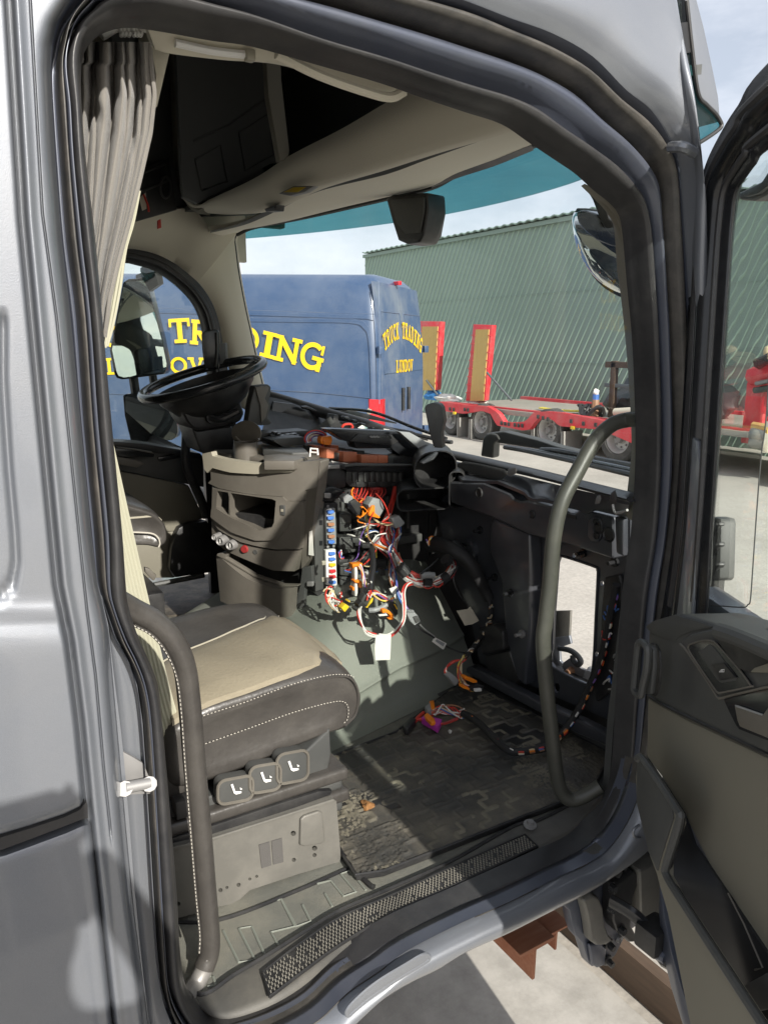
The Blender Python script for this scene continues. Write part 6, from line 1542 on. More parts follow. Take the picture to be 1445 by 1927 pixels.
# ================================================================== near door (open)
DTH=R(28); DN=Vector((math.cos(DTH),-math.sin(DTH),0)); DA=Vector((-math.sin(DTH),-math.cos(DTH),0)); DB0=Vector((1.37,1.04,0))
def dp(px,py,X): return at(px,py,P=(DB0+DN*(X-1.37),DN))
def ds(s_,z,X=1.37): return DB0+DA*s_+DN*(X-1.37)+Vector((0,0,z))
def nv(d): return DN*d
d1=crop(5.453,1180,1130); d2=crop(3.656,1160,1400); d3=crop(5.072,1280,100)
ND=obj('open_door',*prism([ds(.0,1.58,1.42),ds(1.06,1.58,1.42),ds(1.06,.62,1.42),ds(.35,.62,1.42),ds(.12,.80,1.42),ds(.02,.98,1.42)],nv(.05)),M['paint_in'],CAB,bevel=.006)
# door window frame
ZO=dp(1445,112,1.37).z; ZI=dp(1445,275,1.37).z
fo=[(1445,112),(1395,185),(1372,220),(1345,270),(1330,305),(1318,345),(1312,385),(1306,430),(1299,510),(1290,690),(1280,850),(1268,1000),(1250,1120),(1240,1175)]
fi=[(1445,275),(1415,308),(1400,328),(1388,345),(1380,358),(1375,378),(1372,405),(1369,440),(1364,515),(1352,695),(1342,855),(1333,1000),(1328,1100),(1324,1165)]
FO=[ds(1.07,1.55),ds(1.07,2.2),ds(1.05,ZO-.02),ds(.98,ZO+.05),ds(.75,ZO+.06),ds(.55,ZO+.045)]+[dp(*q,1.37) for q in fo]; FI=[ds(.97,1.55),ds(.97,2.2),ds(.95,ZI-.02),ds(.90,ZI+.03),ds(.73,ZI+.05),ds(.56,ZI+.035)]+[dp(*q,1.37) for q in fi]
def rs(P,per=5):
    return catmull(P,per)
FOr=rs(FO);FIr=rs(FI)
rows=[]
for t,dx in ((0,.05),(0,.012),(.03,.0),(.1,-.008),(.2,-.003),(.27,-.006),(.42,-.014),(.5,-.012),(.56,.002),(.6,.010),(.66,.010),(.7,.0),(.8,-.004),(.9,.0),(.96,.004),(1,.008),(.45,.05)):
    rows.append([a.lerp(b,t)+DN*dx for a,b in zip(FOr,FIr)])
obj('window_frame',*gridvf(rows),M['black_gloss'],ND,sharp=0)
rows=[[a.lerp(b,t)+DN*dx for a,b in zip(FOr,FIr)] for t,dx in ((-.02,.06),(-.02,.02),(.0,.008),(.03,.004))]
obj('outer_frame_edge',*gridvf(rows),M['paint_in'],ND,sharp=0)
obj('frame_seal',*tubevf([a.lerp(b,.36)+DN*-.008 for a,b in zip(FOr[::4],FIr[::4])],.011,10),M['rubber'],ND)
obj('frame_seal',*tubevf([a.lerp(b,.80)+DN*-.003 for a,b in zip(FOr[::4],FIr[::4])],.008,8),M['rubber'],ND)
# painted hinge-side face below the seal
obj('hinge_post',*prism([dp(*q,1.36) for q in ((1300,820),(1290,920),(1283,1000),(1272,1100),(1262,1170),(1300,1175),(1312,1000),(1318,900),(1312,830))],nv(.01)),M['paint'],ND,bevel=.004)
# glass
gl=[dp(*q,1.405) for q in [(1445,250),(1388,330),(1366,380),(1352,600),(1335,860),(1325,1000),(1318,1180)]]+[ds(.05,1.5,1.405),ds(1.0,1.5,1.405),ds(1.0,ZI,1.405),ds(.93,ZI+.05,1.405),ds(.6,ZI+.05,1.405)]
obj('door_window',*prism(gl,nv(.004)),M['door_glass'],ND,smooth=False)
# clear lens film on the glass
FX=bpy.data.materials.new('lens_film'); FX.use_nodes=True; t=FX.node_tree; t.nodes.clear()
oo=N(t,'ShaderNodeOutputMaterial'); rf=N(t,'ShaderNodeBsdfRefraction',i_Roughness=0.0,i_IOR=1.025); tr_=N(t,'ShaderNodeBsdfTransparent'); msx=N(t,'ShaderNodeMixShader'); msx.inputs[0].default_value=0.15
tcx=N(t,'ShaderNodeTexCoord'); mpx=N(t,'ShaderNodeMapping'); mpx.inputs['Scale'].default_value=(1,9,2.2); nx=N(t,'ShaderNodeTexNoise',i_Scale=2.2,i_Detail=0.5); bx=N(t,'ShaderNodeBump',i_Strength=0.35,i_Distance=0.004)
t.links.new(tcx.outputs['Object'],mpx.inputs[0]);t.links.new(mpx.outputs[0],nx.inputs['Vector']);t.links.new(nx.outputs[0],bx.inputs['Height']);t.links.new(bx.outputs[0],rf.inputs['Normal'])
t.links.new(rf.outputs[0],msx.inputs[1]);t.links.new(tr_.outputs[0],msx.inputs[2]);t.links.new(msx.outputs[0],oo.inputs[0])
film=[(1372,372),(1364,500),(1352,700),(1345,860),(1340,1000),(1337,1100),(1336,1139),(1395,1143),(1407,1138),(1412,1128),(1417,1060),(1424,960),(1432,860),(1442,780),(1452,600),(1460,300),(1440,300)]
fl_=obj('lens_film',[dp(*q,1.402) for q in film],[tuple(range(len(film)))],FX,ND,smooth=False)
obj('film_edge',*tubevf([dp(*q,1.400) for q in film[6:15]],.0012,6),M['dark_trim'],ND)
# dotted band printed along the glass edge
V=[];Fc=[]
GE=resample([dp(*q,1.4035) for q in ((1374,372),(1366,440),(1358,600),(1350,760),(1342,900),(1336,1020),(1332,1130))],260)
for i,p in enumerate(GE):
    for j in range(6):
        if (i+j)%2: continue
        c=p+Vector((0,-.0026*j-.001,0)); r_=.0011-.00009*j; n=len(V)
        V+=[c+Vector((0,-r_,-r_)),c+Vector((0,r_,-r_)),c+Vector((0,r_,r_)),c+Vector((0,-r_,r_))]; Fc.append((n,n+1,n+2,n+3))
obj('glass_dot_band',V,Fc,M['tape'],ND,smooth=False,kind='stuff')
# mirror arm cover seen at the top of the glass
obj('mirror_arm',*prism([dp(*q,1.50) for q in ((1374,362),(1395,352),(1420,340),(1445,300),(1600,180),(1600,260),(1445,352),(1425,368),(1405,378),(1378,376))],nv(.08)),M['black'],ND,bevel=.012,seg=3)
obj('mirror_arm_face',*prism([dp(*q,1.49) for q in ((1384,362),(1410,352),(1445,322),(1560,240),(1560,280),(1445,340),(1415,364),(1390,370))],nv(.01)),M['dark_trim'],ND,bevel=.004)
obj('ventilation_ribs',*prism([dp(*q,1.46) for q in ((1333,972),(1348,976),(1350,985),(1347,1088),(1342,1093),(1332,1092))],nv(.03)),M['dark_trim'],ND,bevel=.004)
for y in (992,1030,1068): obj('vent_rib',*prism([dp(*q,1.455) for q in ((1334,y),(1346,y-10),(1347,y-4),(1338,y+8),(1337,y+16),(1333,y+16))],nv(.012)),M['black'],ND,bevel=.002)
# inner trim: upper block with armrest and switch
UT=[(215,330),(240,260),(330,200),(420,160),(540,140),(640,160),(820,220),(950,265),(1090,320),(1445,450),(2400,800),(2400,2200),(1445,1590),(1000,1385),(600,1190),(400,1090),(215,990)]
obj('upper_trim',*prism([dp(*d1(*q),1.30) for q in UT],nv(.12)),M['dark_trim'],ND,bevel=.016,seg=4)
obj('trim_top',*prism([dp(*d1(*q),1.31) for q in ((240,265),(330,205),(540,145),(820,225),(950,268),(890,290),(720,320),(600,370),(545,420),(430,400),(300,340))],nv(-.012)),M['dark_trim'],ND,bevel=.006)
AP=[(560,400),(640,350),(740,320),(900,290),(960,310),(1000,320),(1445,460),(2400,900),(2400,1100),(1445,890),(1090,970),(960,1003),(920,985),(870,900),(620,530),(545,450)]
ap=obj('armrest_panel',*prism([dp(*d1(*q),1.29) for q in AP],nv(.06)),M['dark_trim'],ND,bevel=.008,seg=3)
obj('armrest_edge',*tubevf([dp(*d1(*q),1.289) for q in ((545,450),(620,530),(870,900),(920,985),(960,1003),(1090,970),(1445,890),(2000,780))],.0025,6),M['console'],ND)
SWP=[(630,475),(650,450),(740,420),(820,408),(880,420),(920,450),(1140,700),(1265,870),(1262,885),(960,948),(930,940),(900,910),(650,540)]
sp_=obj('switch_plate',*prism([dp(*d1(*q),1.285) for q in SWP],nv(.012)),M['black_gloss'],ND,bevel=.004,seg=3)
obj('switch_plate_edge',*tubevf([dp(*d1(*q),1.2845) for q in SWP],.0016,6,closed=True),M['console'],ND)
obj('switch_recess',*prism([dp(*d1(*q),1.2835) for q in ((720,530),(840,450),(880,470),(1120,790),(1110,825),(965,850),(930,830))],nv(.004)),M['dark_trim'],ND,bevel=.002)
obj('window_switch',*prism([dp(*d1(*q),1.281) for q in ((850,655),(985,640),(1110,795),(950,825))],nv(.006)),M['black'],ND,bevel=.002)
obj('switch_icon',*tubevf([dp(*d1(*q),1.2802) for q in ((945,735),(965,712),(995,710),(995,735))],.0006,5,closed=True,smooth=False),M['white_pl'],ND)
obj('icon_glass',*tubevf([dp(*d1(*q),1.2802) for q in ((962,734),(972,715),(980,714),(980,734))],.0005,5,smooth=False),M['white_pl'],ND)
# grab recess and storage
obj('pull_recess',*prism([dp(*d1(*q),1.284) for q in ((900,345),(940,335),(1200,400),(1445,520),(2300,900),(2300,1000),(1445,640),(1300,740),(1230,740),(1130,700),(960,480))],nv(.01)),M['black'],ND,bevel=.004)
obj('pull_bar',*tubevf([dp(*d1(*q),1.272) for q in ((950,320),(1080,360),(1260,430),(1445,510),(1900,700))],.014,10),M['dark_trim'],ND)
obj('recess_floor',*prism([dp(*d1(*q),1.282) for q in ((1250,740),(1300,690),(1445,640),(1900,800),(1900,860),(1445,745))],nv(.01)),M['beige_soft'],ND,bevel=.003)
obj('belt_ledge',*prism([dp(*d1(*q),1.36) for q in ((1045,310),(1090,255),(1150,240),(1445,300),(2200,480),(2200,760),(1445,450),(1090,318))],nv(.02)),M['black'],ND,bevel=.006)
obj('belt_gloss',*prism([dp(*d1(*q),1.355) for q in ((1085,300),(1120,282),(1180,278),(1445,330),(2200,520),(2200,700),(1445,428),(1110,322))],nv(.01)),M['paint'],ND,bevel=.004)
ps=obj('storage_shell',*prism([dp(*d1(*q),1.286) for q in ((975,1010),(1445,905),(2300,800),(2300,1900),(1445,1450),(1140,1330),(1110,1290),(1040,1150))],nv(.01)),M['black_gloss'],ND,bevel=.005)
obj('storage_face',*prism([dp(*d1(*q),1.283) for q in ((1095,1075),(1380,1185),(1440,1100),(2200,1200),(2200,1750),(1445,1420),(1150,1300),(1125,1230))],nv(.006)),M['console'],ND,bevel=.003)
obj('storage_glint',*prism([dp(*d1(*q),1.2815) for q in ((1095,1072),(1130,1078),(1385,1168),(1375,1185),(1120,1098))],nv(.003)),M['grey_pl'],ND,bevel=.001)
# handle loop standing off the door edge
lo_=[(135,430),(170,440),(200,480),(212,530),(200,700),(165,860),(150,940),(135,975),(100,965),(75,920),(75,860),(95,640),(108,500),(118,450)]
obj('edge_loop',*tubevf([dp(*d1(*q),1.24) for q in lo_],.0075,8,closed=True),M['dark_trim'],ND)
obj('edge_loop_web',*prism([dp(*d1(*q),1.25) for q in ((175,440),(235,460),(262,510),(262,700),(235,960),(160,960),(205,700),(215,530))],nv(.01)),M['dark_trim'],ND,bevel=.004)
obj('edge_socket',*prism([dp(*d1(*q),1.296) for q in ((240,430),(290,450),(325,520),(335,650),(325,850),(300,960),(270,990),(235,960))],nv(.01)),M['black'],ND,bevel=.006)
# fabric-covered lower panel and pocket
obj('lower_trim',*prism([dp(*q,1.305) for q in ((1218,1312),(1290,1352),(1445,1424),(1800,1590),(1800,2600),(1500,2200),(1440,1800),(1340,1640),(1300,1560),(1250,1470),(1216,1425))],nv(.10)),M['beige_soft'],ND,bevel=.008,seg=3)
obj('trim_joint',*tubevf([dp(*q,1.302) for q in ((1220,1310),(1260,1333),(1360,1380),(1445,1421),(1700,1545))],.004,6),M['black'],ND)
po=[d2(*q) for q in ((150,95),(190,110),(410,440),(440,560),(350,830),(350,910),(420,1040),(1000,1927),(1300,2400))]
pi=[d2(*q) for q in ((130,130),(135,400),(200,700),(215,740),(280,900),(300,980),(360,1180),(560,1927),(640,2400))]
# pocket outer wall
pw=[(1199,1428),(1271,1520),(1280,1548),(1256,1625),(1256,1649),(1275,1684),(1433,1927),(1560,2120),(1330,2120),(1298,1927),(1256,1720),(1240,1665),(1235,1645),(1219,1602),(1197,1510),(1196,1465)]
obj('pocket_wall',*prism([dp(*q,1.235) for q in pw],nv(.012)),M['beige_soft'],ND,bevel=.003)
obj('pocket_wall_front',*prism([dp(*q,1.232) for q in ((1198,1426),(1214,1440),(1262,1515),(1266,1540),(1240,1622),(1236,1640),(1219,1602),(1197,1510))],nv(.004)),M['dark_trim'],ND,bevel=.002)
lip=[(1199,1428),(1212,1432),(1271,1520),(1278,1545),(1254,1628),(1254,1648),(1275,1684),(1350,1800),(1433,1927),(1560,2120)]
obj('pocket_lip',*tubevf([dp(*q,1.232) for q in lip],.0075,8),M['dark_trim'],ND)
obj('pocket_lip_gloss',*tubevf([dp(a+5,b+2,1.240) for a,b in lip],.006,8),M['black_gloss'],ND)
obj('pocket_inside',*prism([dp(*q,1.30) for q in ((1216,1428),(1285,1530),(1305,1590),(1340,1640),(1440,1790),(1500,1880),(1800,2300),(1560,2200),(1433,1927),(1275,1684),(1256,1648),(1258,1620),(1280,1548),(1271,1520))],nv(.006)),M['black_gloss'],ND,bevel=0)
obj('pocket_floor',*prism([dp(*q,1.29) for q in ((1390,1860),(1445,1830),(1600,1950),(1600,2100),(1445,1900),(1420,1905))],nv(.006)),M['dark_trim'],ND,bevel=.002)
obj('pocket_seam',*tubevf([dp(*q,1.299) for q in ((1370,1682),(1400,1740),(1435,1822),(1420,1826))],.0015,6,smooth=False),M['console'],ND)
# outer skin of the door seen beyond the pocket and its check strap
obj('door_skin',*prism([dp(*q,1.47) for q in ((1239,1690),(1245,1740),(1270,1810),(1300,1927),(1330,2120),(1700,2600),(1700,1300),(1300,1250),(1250,1400),(1236,1600))],nv(.012)),M['paint'],ND,bevel=.003)
obj('door_edge_face',*prism([dp(*q,1.36) for q in ((1240,1660),(1250,1730),(1262,1790),(1285,1870),(1310,1927),(1345,2050),(1320,2050),(1283,1927),(1262,1860),(1245,1790),(1239,1720))],nv(.1)),M['paint_in'],ND,bevel=.004)
obj('check_strap',*tubevf([at(*c2(440,835),Y=1.05),at(*c2(520,880),Y=1.02),at(*c2(600,935),Y=.99),at(*c2(660,1000),Y=.97),at(*c2(670,1040),Y=.96)],.012,8,flat=1.4),M['black_gloss'],HP)
obj('check_block',*boxvf(at(*c2(720,1055),Y=.95),(.07,.06,.06)),M['black'],HP,bevel=.008)
for k in range(4): obj('check_joint',*lathe([(0,.02),(.015,.018),(.018,0),(.012,-.02)],at(*c2(690+k*32,1090+k*40),Y=.95-.01*k),(0,-1,0),10),M['black_gloss'] if k%2 else M['paint_in'],HP)

# ================================================================== outside the windscreen: wipers, washer arm, kerb mirror
c4=crop(3.3605,780,770)
WP=thing('wiper_arms','black windscreen wiper arms and blades resting along the foot of the windscreen','wiper',Wp(1000,840,.1))
def wpp(lst,off=.10): return [Wp(*c4(*q),off=off) for q in lst]
obj('wiper_blade',*tubevf(wpp(((570,240),(700,262),(900,305),(1100,350),(1380,415)),.07),.008,8),M['rubber'],WP)
obj('wiper_blade_top',*tubevf(wpp(((575,235),(760,262),(1000,305),(1385,385)),.08),.006,8),M['black_gloss'],WP)
obj('wiper_arm',*tubevf(wpp(((800,258),(900,262),(1050,290),(1200,325),(1385,360)),.09),.009,8),M['black'],WP)
obj('wiper_clip',*prism(wpp(((1210,335),(1250,338),(1250,355),(1212,350)),.08),(.01,0,0)),M['label_white'],WP,bevel=.002)
obj('wiper_blade',*tubevf([Wp(*q,off=.09) for q in ((560,770),(680,795),(770,815),(835,830),(850,832))],.008,8),M['rubber'],WP)
obj('wiper_arm',*tubevf([Wp(*q,off=.10) for q in ((620,768),(700,775),(780,805),(840,825))],.007,8),M['black_gloss'],WP)
GH=thing('front_grab_loop','dark grey grab loop on the cab front just outside the windscreen','grab loop',Wp(920,850,.15))
obj('loop_post',*prism([Wp(*c4(*q),off=.14) for q in ((415,298),(430,180),(450,155),(480,148),(520,160),(540,195),(500,215),(495,312))],(.05,.02,0)),M['dark_trim'],GH,bevel=.01,seg=3)
obj('loop_bar',*prism([Wp(*c4(*q),off=.15) for q in ((455,152),(560,140),(600,150),(780,195),(900,235),(1060,275),(1040,292),(900,262),(800,255),(540,215),(470,200))],(.05,.02,0)),M['dark_trim'],GH,bevel=.01,seg=3)
KM=thing('kerb_mirror','chrome faced rounded kerb mirror on a black arm outside the windscreen','mirror',at(1135,470,X=1.80))
k4=crop(8.031,1060,340)
cm=at(*k4(900,900),X=1.78)
P0=[at(*k4(*q),X=1.78) for q in ((185,540),(200,700),(240,900),(300,1080),(400,1280),(520,1460),(680,1610),(930,1740),(1200,1760),(1300,1400),(1200,900),(900,560),(560,470),(260,440),(190,470))]
# convex glass: rings shrinking towards a bulged centre
ring=resample(catmull(P0,4,closed=True)+[P0[0]],61)[:60]
cc_=sum(ring,Vector())/60
rows=[]
for s_,dx in ((1.0,.0),(.97,-.012),(.85,-.03),(.65,-.05),(.4,-.065),(.15,-.072),(.01,-.073)): rows.append([cc_+(p-cc_)*s_+Vector((dx,-.2*dx,0)) for p in ring])
obj('mirror_glass',*gridvf(rows,closeU=True),M['mirror'],KM,sharp=0)
rows=[[cc_+(p-cc_)*s_+Vector((dx,0,0)) for p in ring] for s_,dx in ((.985,-.004),(1.02,-.002),(1.02,.02),(.9,.09),(.5,.14),(.02,.15))]
obj('mirror_shell',*gridvf(rows,closeU=True),M['black'],KM,sharp=0)
obj('mirror_rim',*tubevf([p+Vector((-.006,0,0)) for p in ring[::2]],.006,8,closed=True,smooth=False),M['black'],KM)
obj('mirror_cap',*prism([at(*k4(*q),X=1.66) for q in ((185,465),(260,435),(330,440),(530,510),(620,690),(860,870),(860,1010),(700,980),(500,900),(320,760),(220,640),(195,560))],(.06,0,0)),M['black_gloss'],KM,bevel=.008,seg=3)
obj('mirror_arm',*prism([at(*k4(*q),X=1.645) for q in ((370,110),(400,90),(560,250),(640,370),(680,560),(800,660),(830,850),(700,800),(610,700),(520,500),(440,290),(370,170))],(.05,0,0)),M['black'],KM,bevel=.008,seg=3)
# ================================================================== wiring
def wires(thingo,paths,cols,r=.0024,spread=.008,seed=1,seg=5,n=4,twist=2.0):
    """several parallel wires along a 3D path"""
    rnd=random.Random(seed); Q=catmull(paths,n)
    for k,cn_ in enumerate(cols):
        ph=rnd.uniform(0,6.28); rr=spread*math.sqrt(rnd.uniform(.05,1)); P=[]
        tw=twist*rnd.uniform(.5,1.3)*rnd.choice((-1,1))
        for i,p in enumerate(Q):
            t=i/len(Q); a=ph+tw*t*3; P.append(p+Vector((rr*math.cos(a),rr*.6*math.sin(a)-.002,rr*math.sin(a+.4))))
        obj('wire',*tubevf(P[::2]+[P[-1]],r,seg,n=2),M['wire_'+cn_],thingo)
def k5p(lst,Y=2.18): return [at(*k5(*(q[:2])),Y=(q[2] if len(q)>2 else Y)) for q in lst]
def conn(thingo,name,lst,mn,Y=2.15,d=.03,bv=.003,back=(0,0)):
    return obj(name,*prism([at(*k5(*q),Y=Y) for q in lst],(back[0],d,back[1])),M[mn],thingo,bevel=bv)
# --- harness hanging from the relay box
H1=thing('hanging_harness','thick bundle of red and white wires hanging from the relay box with grey plugs','wiring harness',at(*k5(990,600),Y=2.2))
wires(H1,k5p(((1015,430,2.26),(1005,480,2.22),(985,560,2.2),(955,620,2.2),(950,680,2.18),(985,720,2.15),(1010,760,2.12))),['red','dkred','red','red'],r=.0042,spread=.008,seed=2)
wires(H1,k5p(((990,540,2.24),(985,600,2.2),(990,660,2.18),(1000,720,2.15),(1010,790,2.1))),['red','white','red','grey','red','white','dkred','blue','red','brown'],r=.0027,spread=.017,seed=3)
wires(H1,k5p(((1035,640,2.2),(1030,680,2.18),(1018,720,2.15),(1012,770,2.12))),['white','red','white','brown','red','grey','blue','red'],r=.0024,spread=.012,seed=4)
wires(H1,k5p(((1000,760,2.11),(1003,820,2.08),(1000,880,2.05),(1012,940,2.04))),['red','white','blue','white','red','brown','grey'],r=.0026,spread=.012,seed=5)
for a,b in ((770,800),(830,852),(905,925)): obj('tape_wrap',*tubevf(k5p(((1006,a,2.095),(1004,b,2.085))),.0165,10,smooth=False),M['tape'],H1)
wires(H1,k5p(((1000,720,2.12),(985,745,2.1),(1000,800,2.07),(1020,880,2.04),(1030,960,2.0),(1050,1010,1.98),(1085,1060,1.97))),['blue','white','blue','violet'],r=.0022,spread=.005,seed=6)
# grey plugs
c_=conn(H1,'plug',((1000,590),(1040,573),(1070,612),(1050,630),(1022,640)),'grey_pl',Y=2.13)
conn(H1,'plug_body',((880,520),(905,482),(945,490),(963,540),(940,580),(905,572)),'grey_pl',Y=2.12,d=.04)
conn(H1,'plug_lock',((884,560),(900,525),(915,520),(915,560),(945,582),(935,588),(885,575)),'orange_pl',Y=2.11,d=.02)
wires(H1,k5p(((905,585,2.13),(935,610,2.14),(975,620,2.14),(1003,615,2.14))),['cream','cream'],r=.003,spread=.002,seed=7)
# --- black plug with orange lock
H2=thing('orange_locked_plug','black plug with an orange locking lever dangling under the relay box','plug',at(*k5(825,520),Y=2.16))
conn(H2,'plug_body',((785,505),(815,488),(868,540),(850,565),(830,572)),'black',Y=2.13,d=.04)
conn(H2,'lock_lever',((830,582),(850,575),(866,560),(845,530),(855,525),(880,550),(838,590)),'orange_pl',Y=2.12,d=.02)
conn(H2,'plug_head',((752,480),(775,462),(802,475),(805,495),(785,512),(758,508)),'grey_pl',Y=2.14,d=.03)
wires(H2,k5p(((760,480,2.2),(735,455,2.25),(712,440,2.28))),['dkred','red'],r=.004,spread=.006,seed=8)
wires(H2,k5p(((800,450,2.26),(815,470,2.24),(835,500,2.2),(845,520,2.17))),['red','red','red','orange'],r=.003,spread=.012,seed=9)
for k in range(10):
    x=810+k*17; wires(H2,k5p(((x,425,2.3),(x-6+k,455,2.27),(x-18,490,2.25),(x-30+3*k,520,2.25))),['red' if k%3 else 'dkred'],r=.0032,spread=.003,seed=20+k)
conn(H2,'red_sleeve',((895,430),(945,428),(955,460),(930,480),(880,470)),'wire_dkred',Y=2.28,d=.03)
# --- striped bundle
H3=thing('striped_harness','taped bundle of striped wires crossing behind the fuse panel','wiring harness',at(*k5(960,730),Y=2.2))
obj('sleeve',*tubevf(k5p(((800,700,2.3),(845,690,2.26),(890,690,2.22),(915,700,2.2))),.02,10),M['tape'],H3)
obj('sleeve_end',*tubevf(k5p(((905,695,2.19),(935,705,2.18))),.019,10),M['grey_pl'],H3)
wires(H3,k5p(((925,705,2.18),(955,730,2.16),(985,755,2.13),(1005,775,2.11))),['white','red','white','blue','white','dkred','orange','white','red','blue','white','orange'],r=.0028,spread=.02,seed=10,twist=.5)
obj('cable',*tubevf(k5p(((868,665,2.24),(885,690,2.2),(900,760,2.12),(905,830,2.05),(895,900,1.99),(888,960,1.95))),.010,8),M['conduit'],H3)
wires(H3,k5p(((890,920,1.97),(885,960,1.95),(880,1000,1.93))),['red','white','red','white'],r=.0028,spread=.007,seed=11)
obj('blue_lead',*tubevf(k5p(((865,668,2.2),(885,655,2.19),(910,648,2.19),(930,655,2.2))),.003,6),M['wire_blue'],H3); obj('white_lead',*tubevf(k5p(((865,674,2.2),(890,660,2.19),(915,654,2.19),(932,660,2.2))),.0025,6),M['wire_white'],H3)
# --- right bundle running to the thick conduit
H4=thing('main_conduit','thick black taped wiring loom curving down the bulkhead to the footwell','wiring loom',at(900,1050,Y=2.0))
m4=crop(5.3526,730,960)
def m4p(lst): return [at(*m4(a,b),Y=y) for a,b,y in lst]
obj('loom',*tubevf(m4p(((440,340,2.12),(530,355,2.06),(640,400,2.0),(760,470,1.97),(850,570,1.95),(920,700,1.94),(970,800,1.94),(1020,900,1.93))),lambda t:.030-.012*t,14),M['tape'],H4)
obj('loom',*tubevf(m4p(((640,330,2.02),(720,400,2.0),(800,480,1.99),(870,600,1.985),(930,720,1.98))),.02,12),M['conduit'],H4)
wires(H4,m4p(((425,310,2.1),(450,325,2.09))),['white','violet','grey','brown','orange','white','yellow'],r=.003,spread=.018,seed=12)
obj('loom',*tubevf(m4p(((1020,900,1.93),(1035,1000,1.92),(1030,1120,1.92),(980,1230,1.9),(900,1330,1.87),(830,1420,1.84),(760,1490,1.82))),.009,10),M['tape'],H4)
obj('loom_tail',*tubevf(m4p(((1030,1150,1.95),(1030,1250,1.95),(1040,1400,1.95),(1060,1520,1.93),(1090,1620,1.88),(1140,1665,1.86))),.007,8),M['conduit'],H4)
for (x,y,yy) in ((1030,975,1.905),(1028,1075,1.905),(1010,1140,1.9),(970,1240,1.885),(890,1330,1.86),(830,1415,1.83)):
    wires(H4,m4p(((x-20,y+8,yy),(x+15,y-8,yy))),['cream','grey','brown'],r=.0024,spread=.006,seed=x)
wires(H4,m4p(((765,1485,1.82),(720,1560,1.8),(715,1640,1.78),(740,1720,1.76),(790,1770,1.74),(850,1800,1.74))),['cream','red','yellow','white','brown','red','cream'],r=.0024,spread=.009,seed=13)
wires(H4,m4p(((720,1520,1.8),(640,1535,1.8),(580,1580,1.79),(580,1640,1.78),(615,1670,1.77))),['red','white','red'],r=.0024,spread=.004,seed=14)
def m4c(name,lst,mn,Y,d=.025,bv=.003): return obj(name,*prism([at(*m4(*q),Y=Y) for q in lst],(0,d,0)),M[mn],H4,bevel=bv)
m4c('grey_plug',((605,1680),(650,1650),(720,1720),(680,1775)),'grey_pl',1.755)
m4c('black_plug',((830,1790),(900,1760),(970,1770),(950,1830),(870,1835),(800,1815)),'black',1.725,.03)
m4c('plug_lock',((775,1690),(800,1680),(900,1720),(900,1740),(860,1745),(785,1712)),'orange_pl',1.73)
m4c('plug_lock',((755,1770),(790,1775),(830,1800),(820,1820),(760,1800)),'orange_pl',1.72)
m4c('plug_end',((875,1805),(945,1800),(945,1830),(880,1836)),'label_white',1.715,.01)
# --- looping bundle with the white tags
H5=thing('looped_harness','loop of red and white wires taped together in front of the tunnel','wiring harness',at(820,1090,Y=1.98))
wires(H5,m4p(((60,440,2.06),(130,590,2.02),(200,660,1.99),(290,710,1.97),(370,725,1.96),(450,730,1.96),(550,700,1.96),(620,640,1.97),(645,570,1.99),(615,510,2.02),(580,470,2.04))),['red','white','red','white','grey','red','cream','white','dkred','brown','red','white','red','grey'],r=.0028,spread=.017,seed=15,twist=3)
for a,b in (((340,715),(415,730)),((535,712),(600,670)),((110,560),(190,650)),((575,490),(610,520))):
    obj('tape_wrap',*tubevf([at(*m4(*a),Y=1.965 if a[0]>200 else 2.005),at(*m4(*b),Y=1.965 if a[0]>200 else 1.99)],.0195,10,smooth=False),M['tape'],H5)
for k in range(5): obj('wire',*tubevf(m4p(((80+k*9,460+k*28,2.03),(90+k*9,500+k*28,2.01),(112+k*10,515+k*28,2.0))),.003,6),M['wire_cream' if k%2 else 'wire_white'],H5)
obj('clear_sleeve',*tubevf(m4p(((330,665,1.96),(400,655,1.955),(465,660,1.95))),.011,10),M['grey_pl'],H5)
obj('cable_tie',*tubevf(m4p(((505,490,2.0),(430,560,1.97),(330,640,1.95))),.003,6),M['conduit'],H5)
wires(H5,m4p(((240,730,1.97),(180,750,1.95),(150,820,1.93),(160,920,1.92),(165,1000,1.91),(160,1100,1.9),(100,1200,1.89),(0,1270,1.88),(-90,1270,1.88))),['red','white','dkred','white','red'],r=.0026,spread=.006,seed=16,twist=1)
L5=[at(*k5(*q),Y=y) for q,y in (((920,1190),1.87),((870,1170),1.88),((838,1110),1.9),((830,1060),1.92),((845,1040),1.95))]
wires(H5,L5,['white','red','white','dkred'],r=.0027,spread=.005,seed=17,twist=1)
def tagp(name,lst,Y,mn,par,bend=.006):
    P=[at(*q,Y=Y) for q in lst]; return obj(name,*prism(P,(0,.0015,0)),M[mn],par,smooth=False)
tagp('paper_tag',[(707,1195),(736,1194),(735,1225),(734,1242),(706,1243),(705,1220)],1.868,'label_white',H5)
tagp('paper_tag',[(732,1108),(746,1103),(757,1121),(756,1125),(745,1128)],2.0,'label_white',H1)
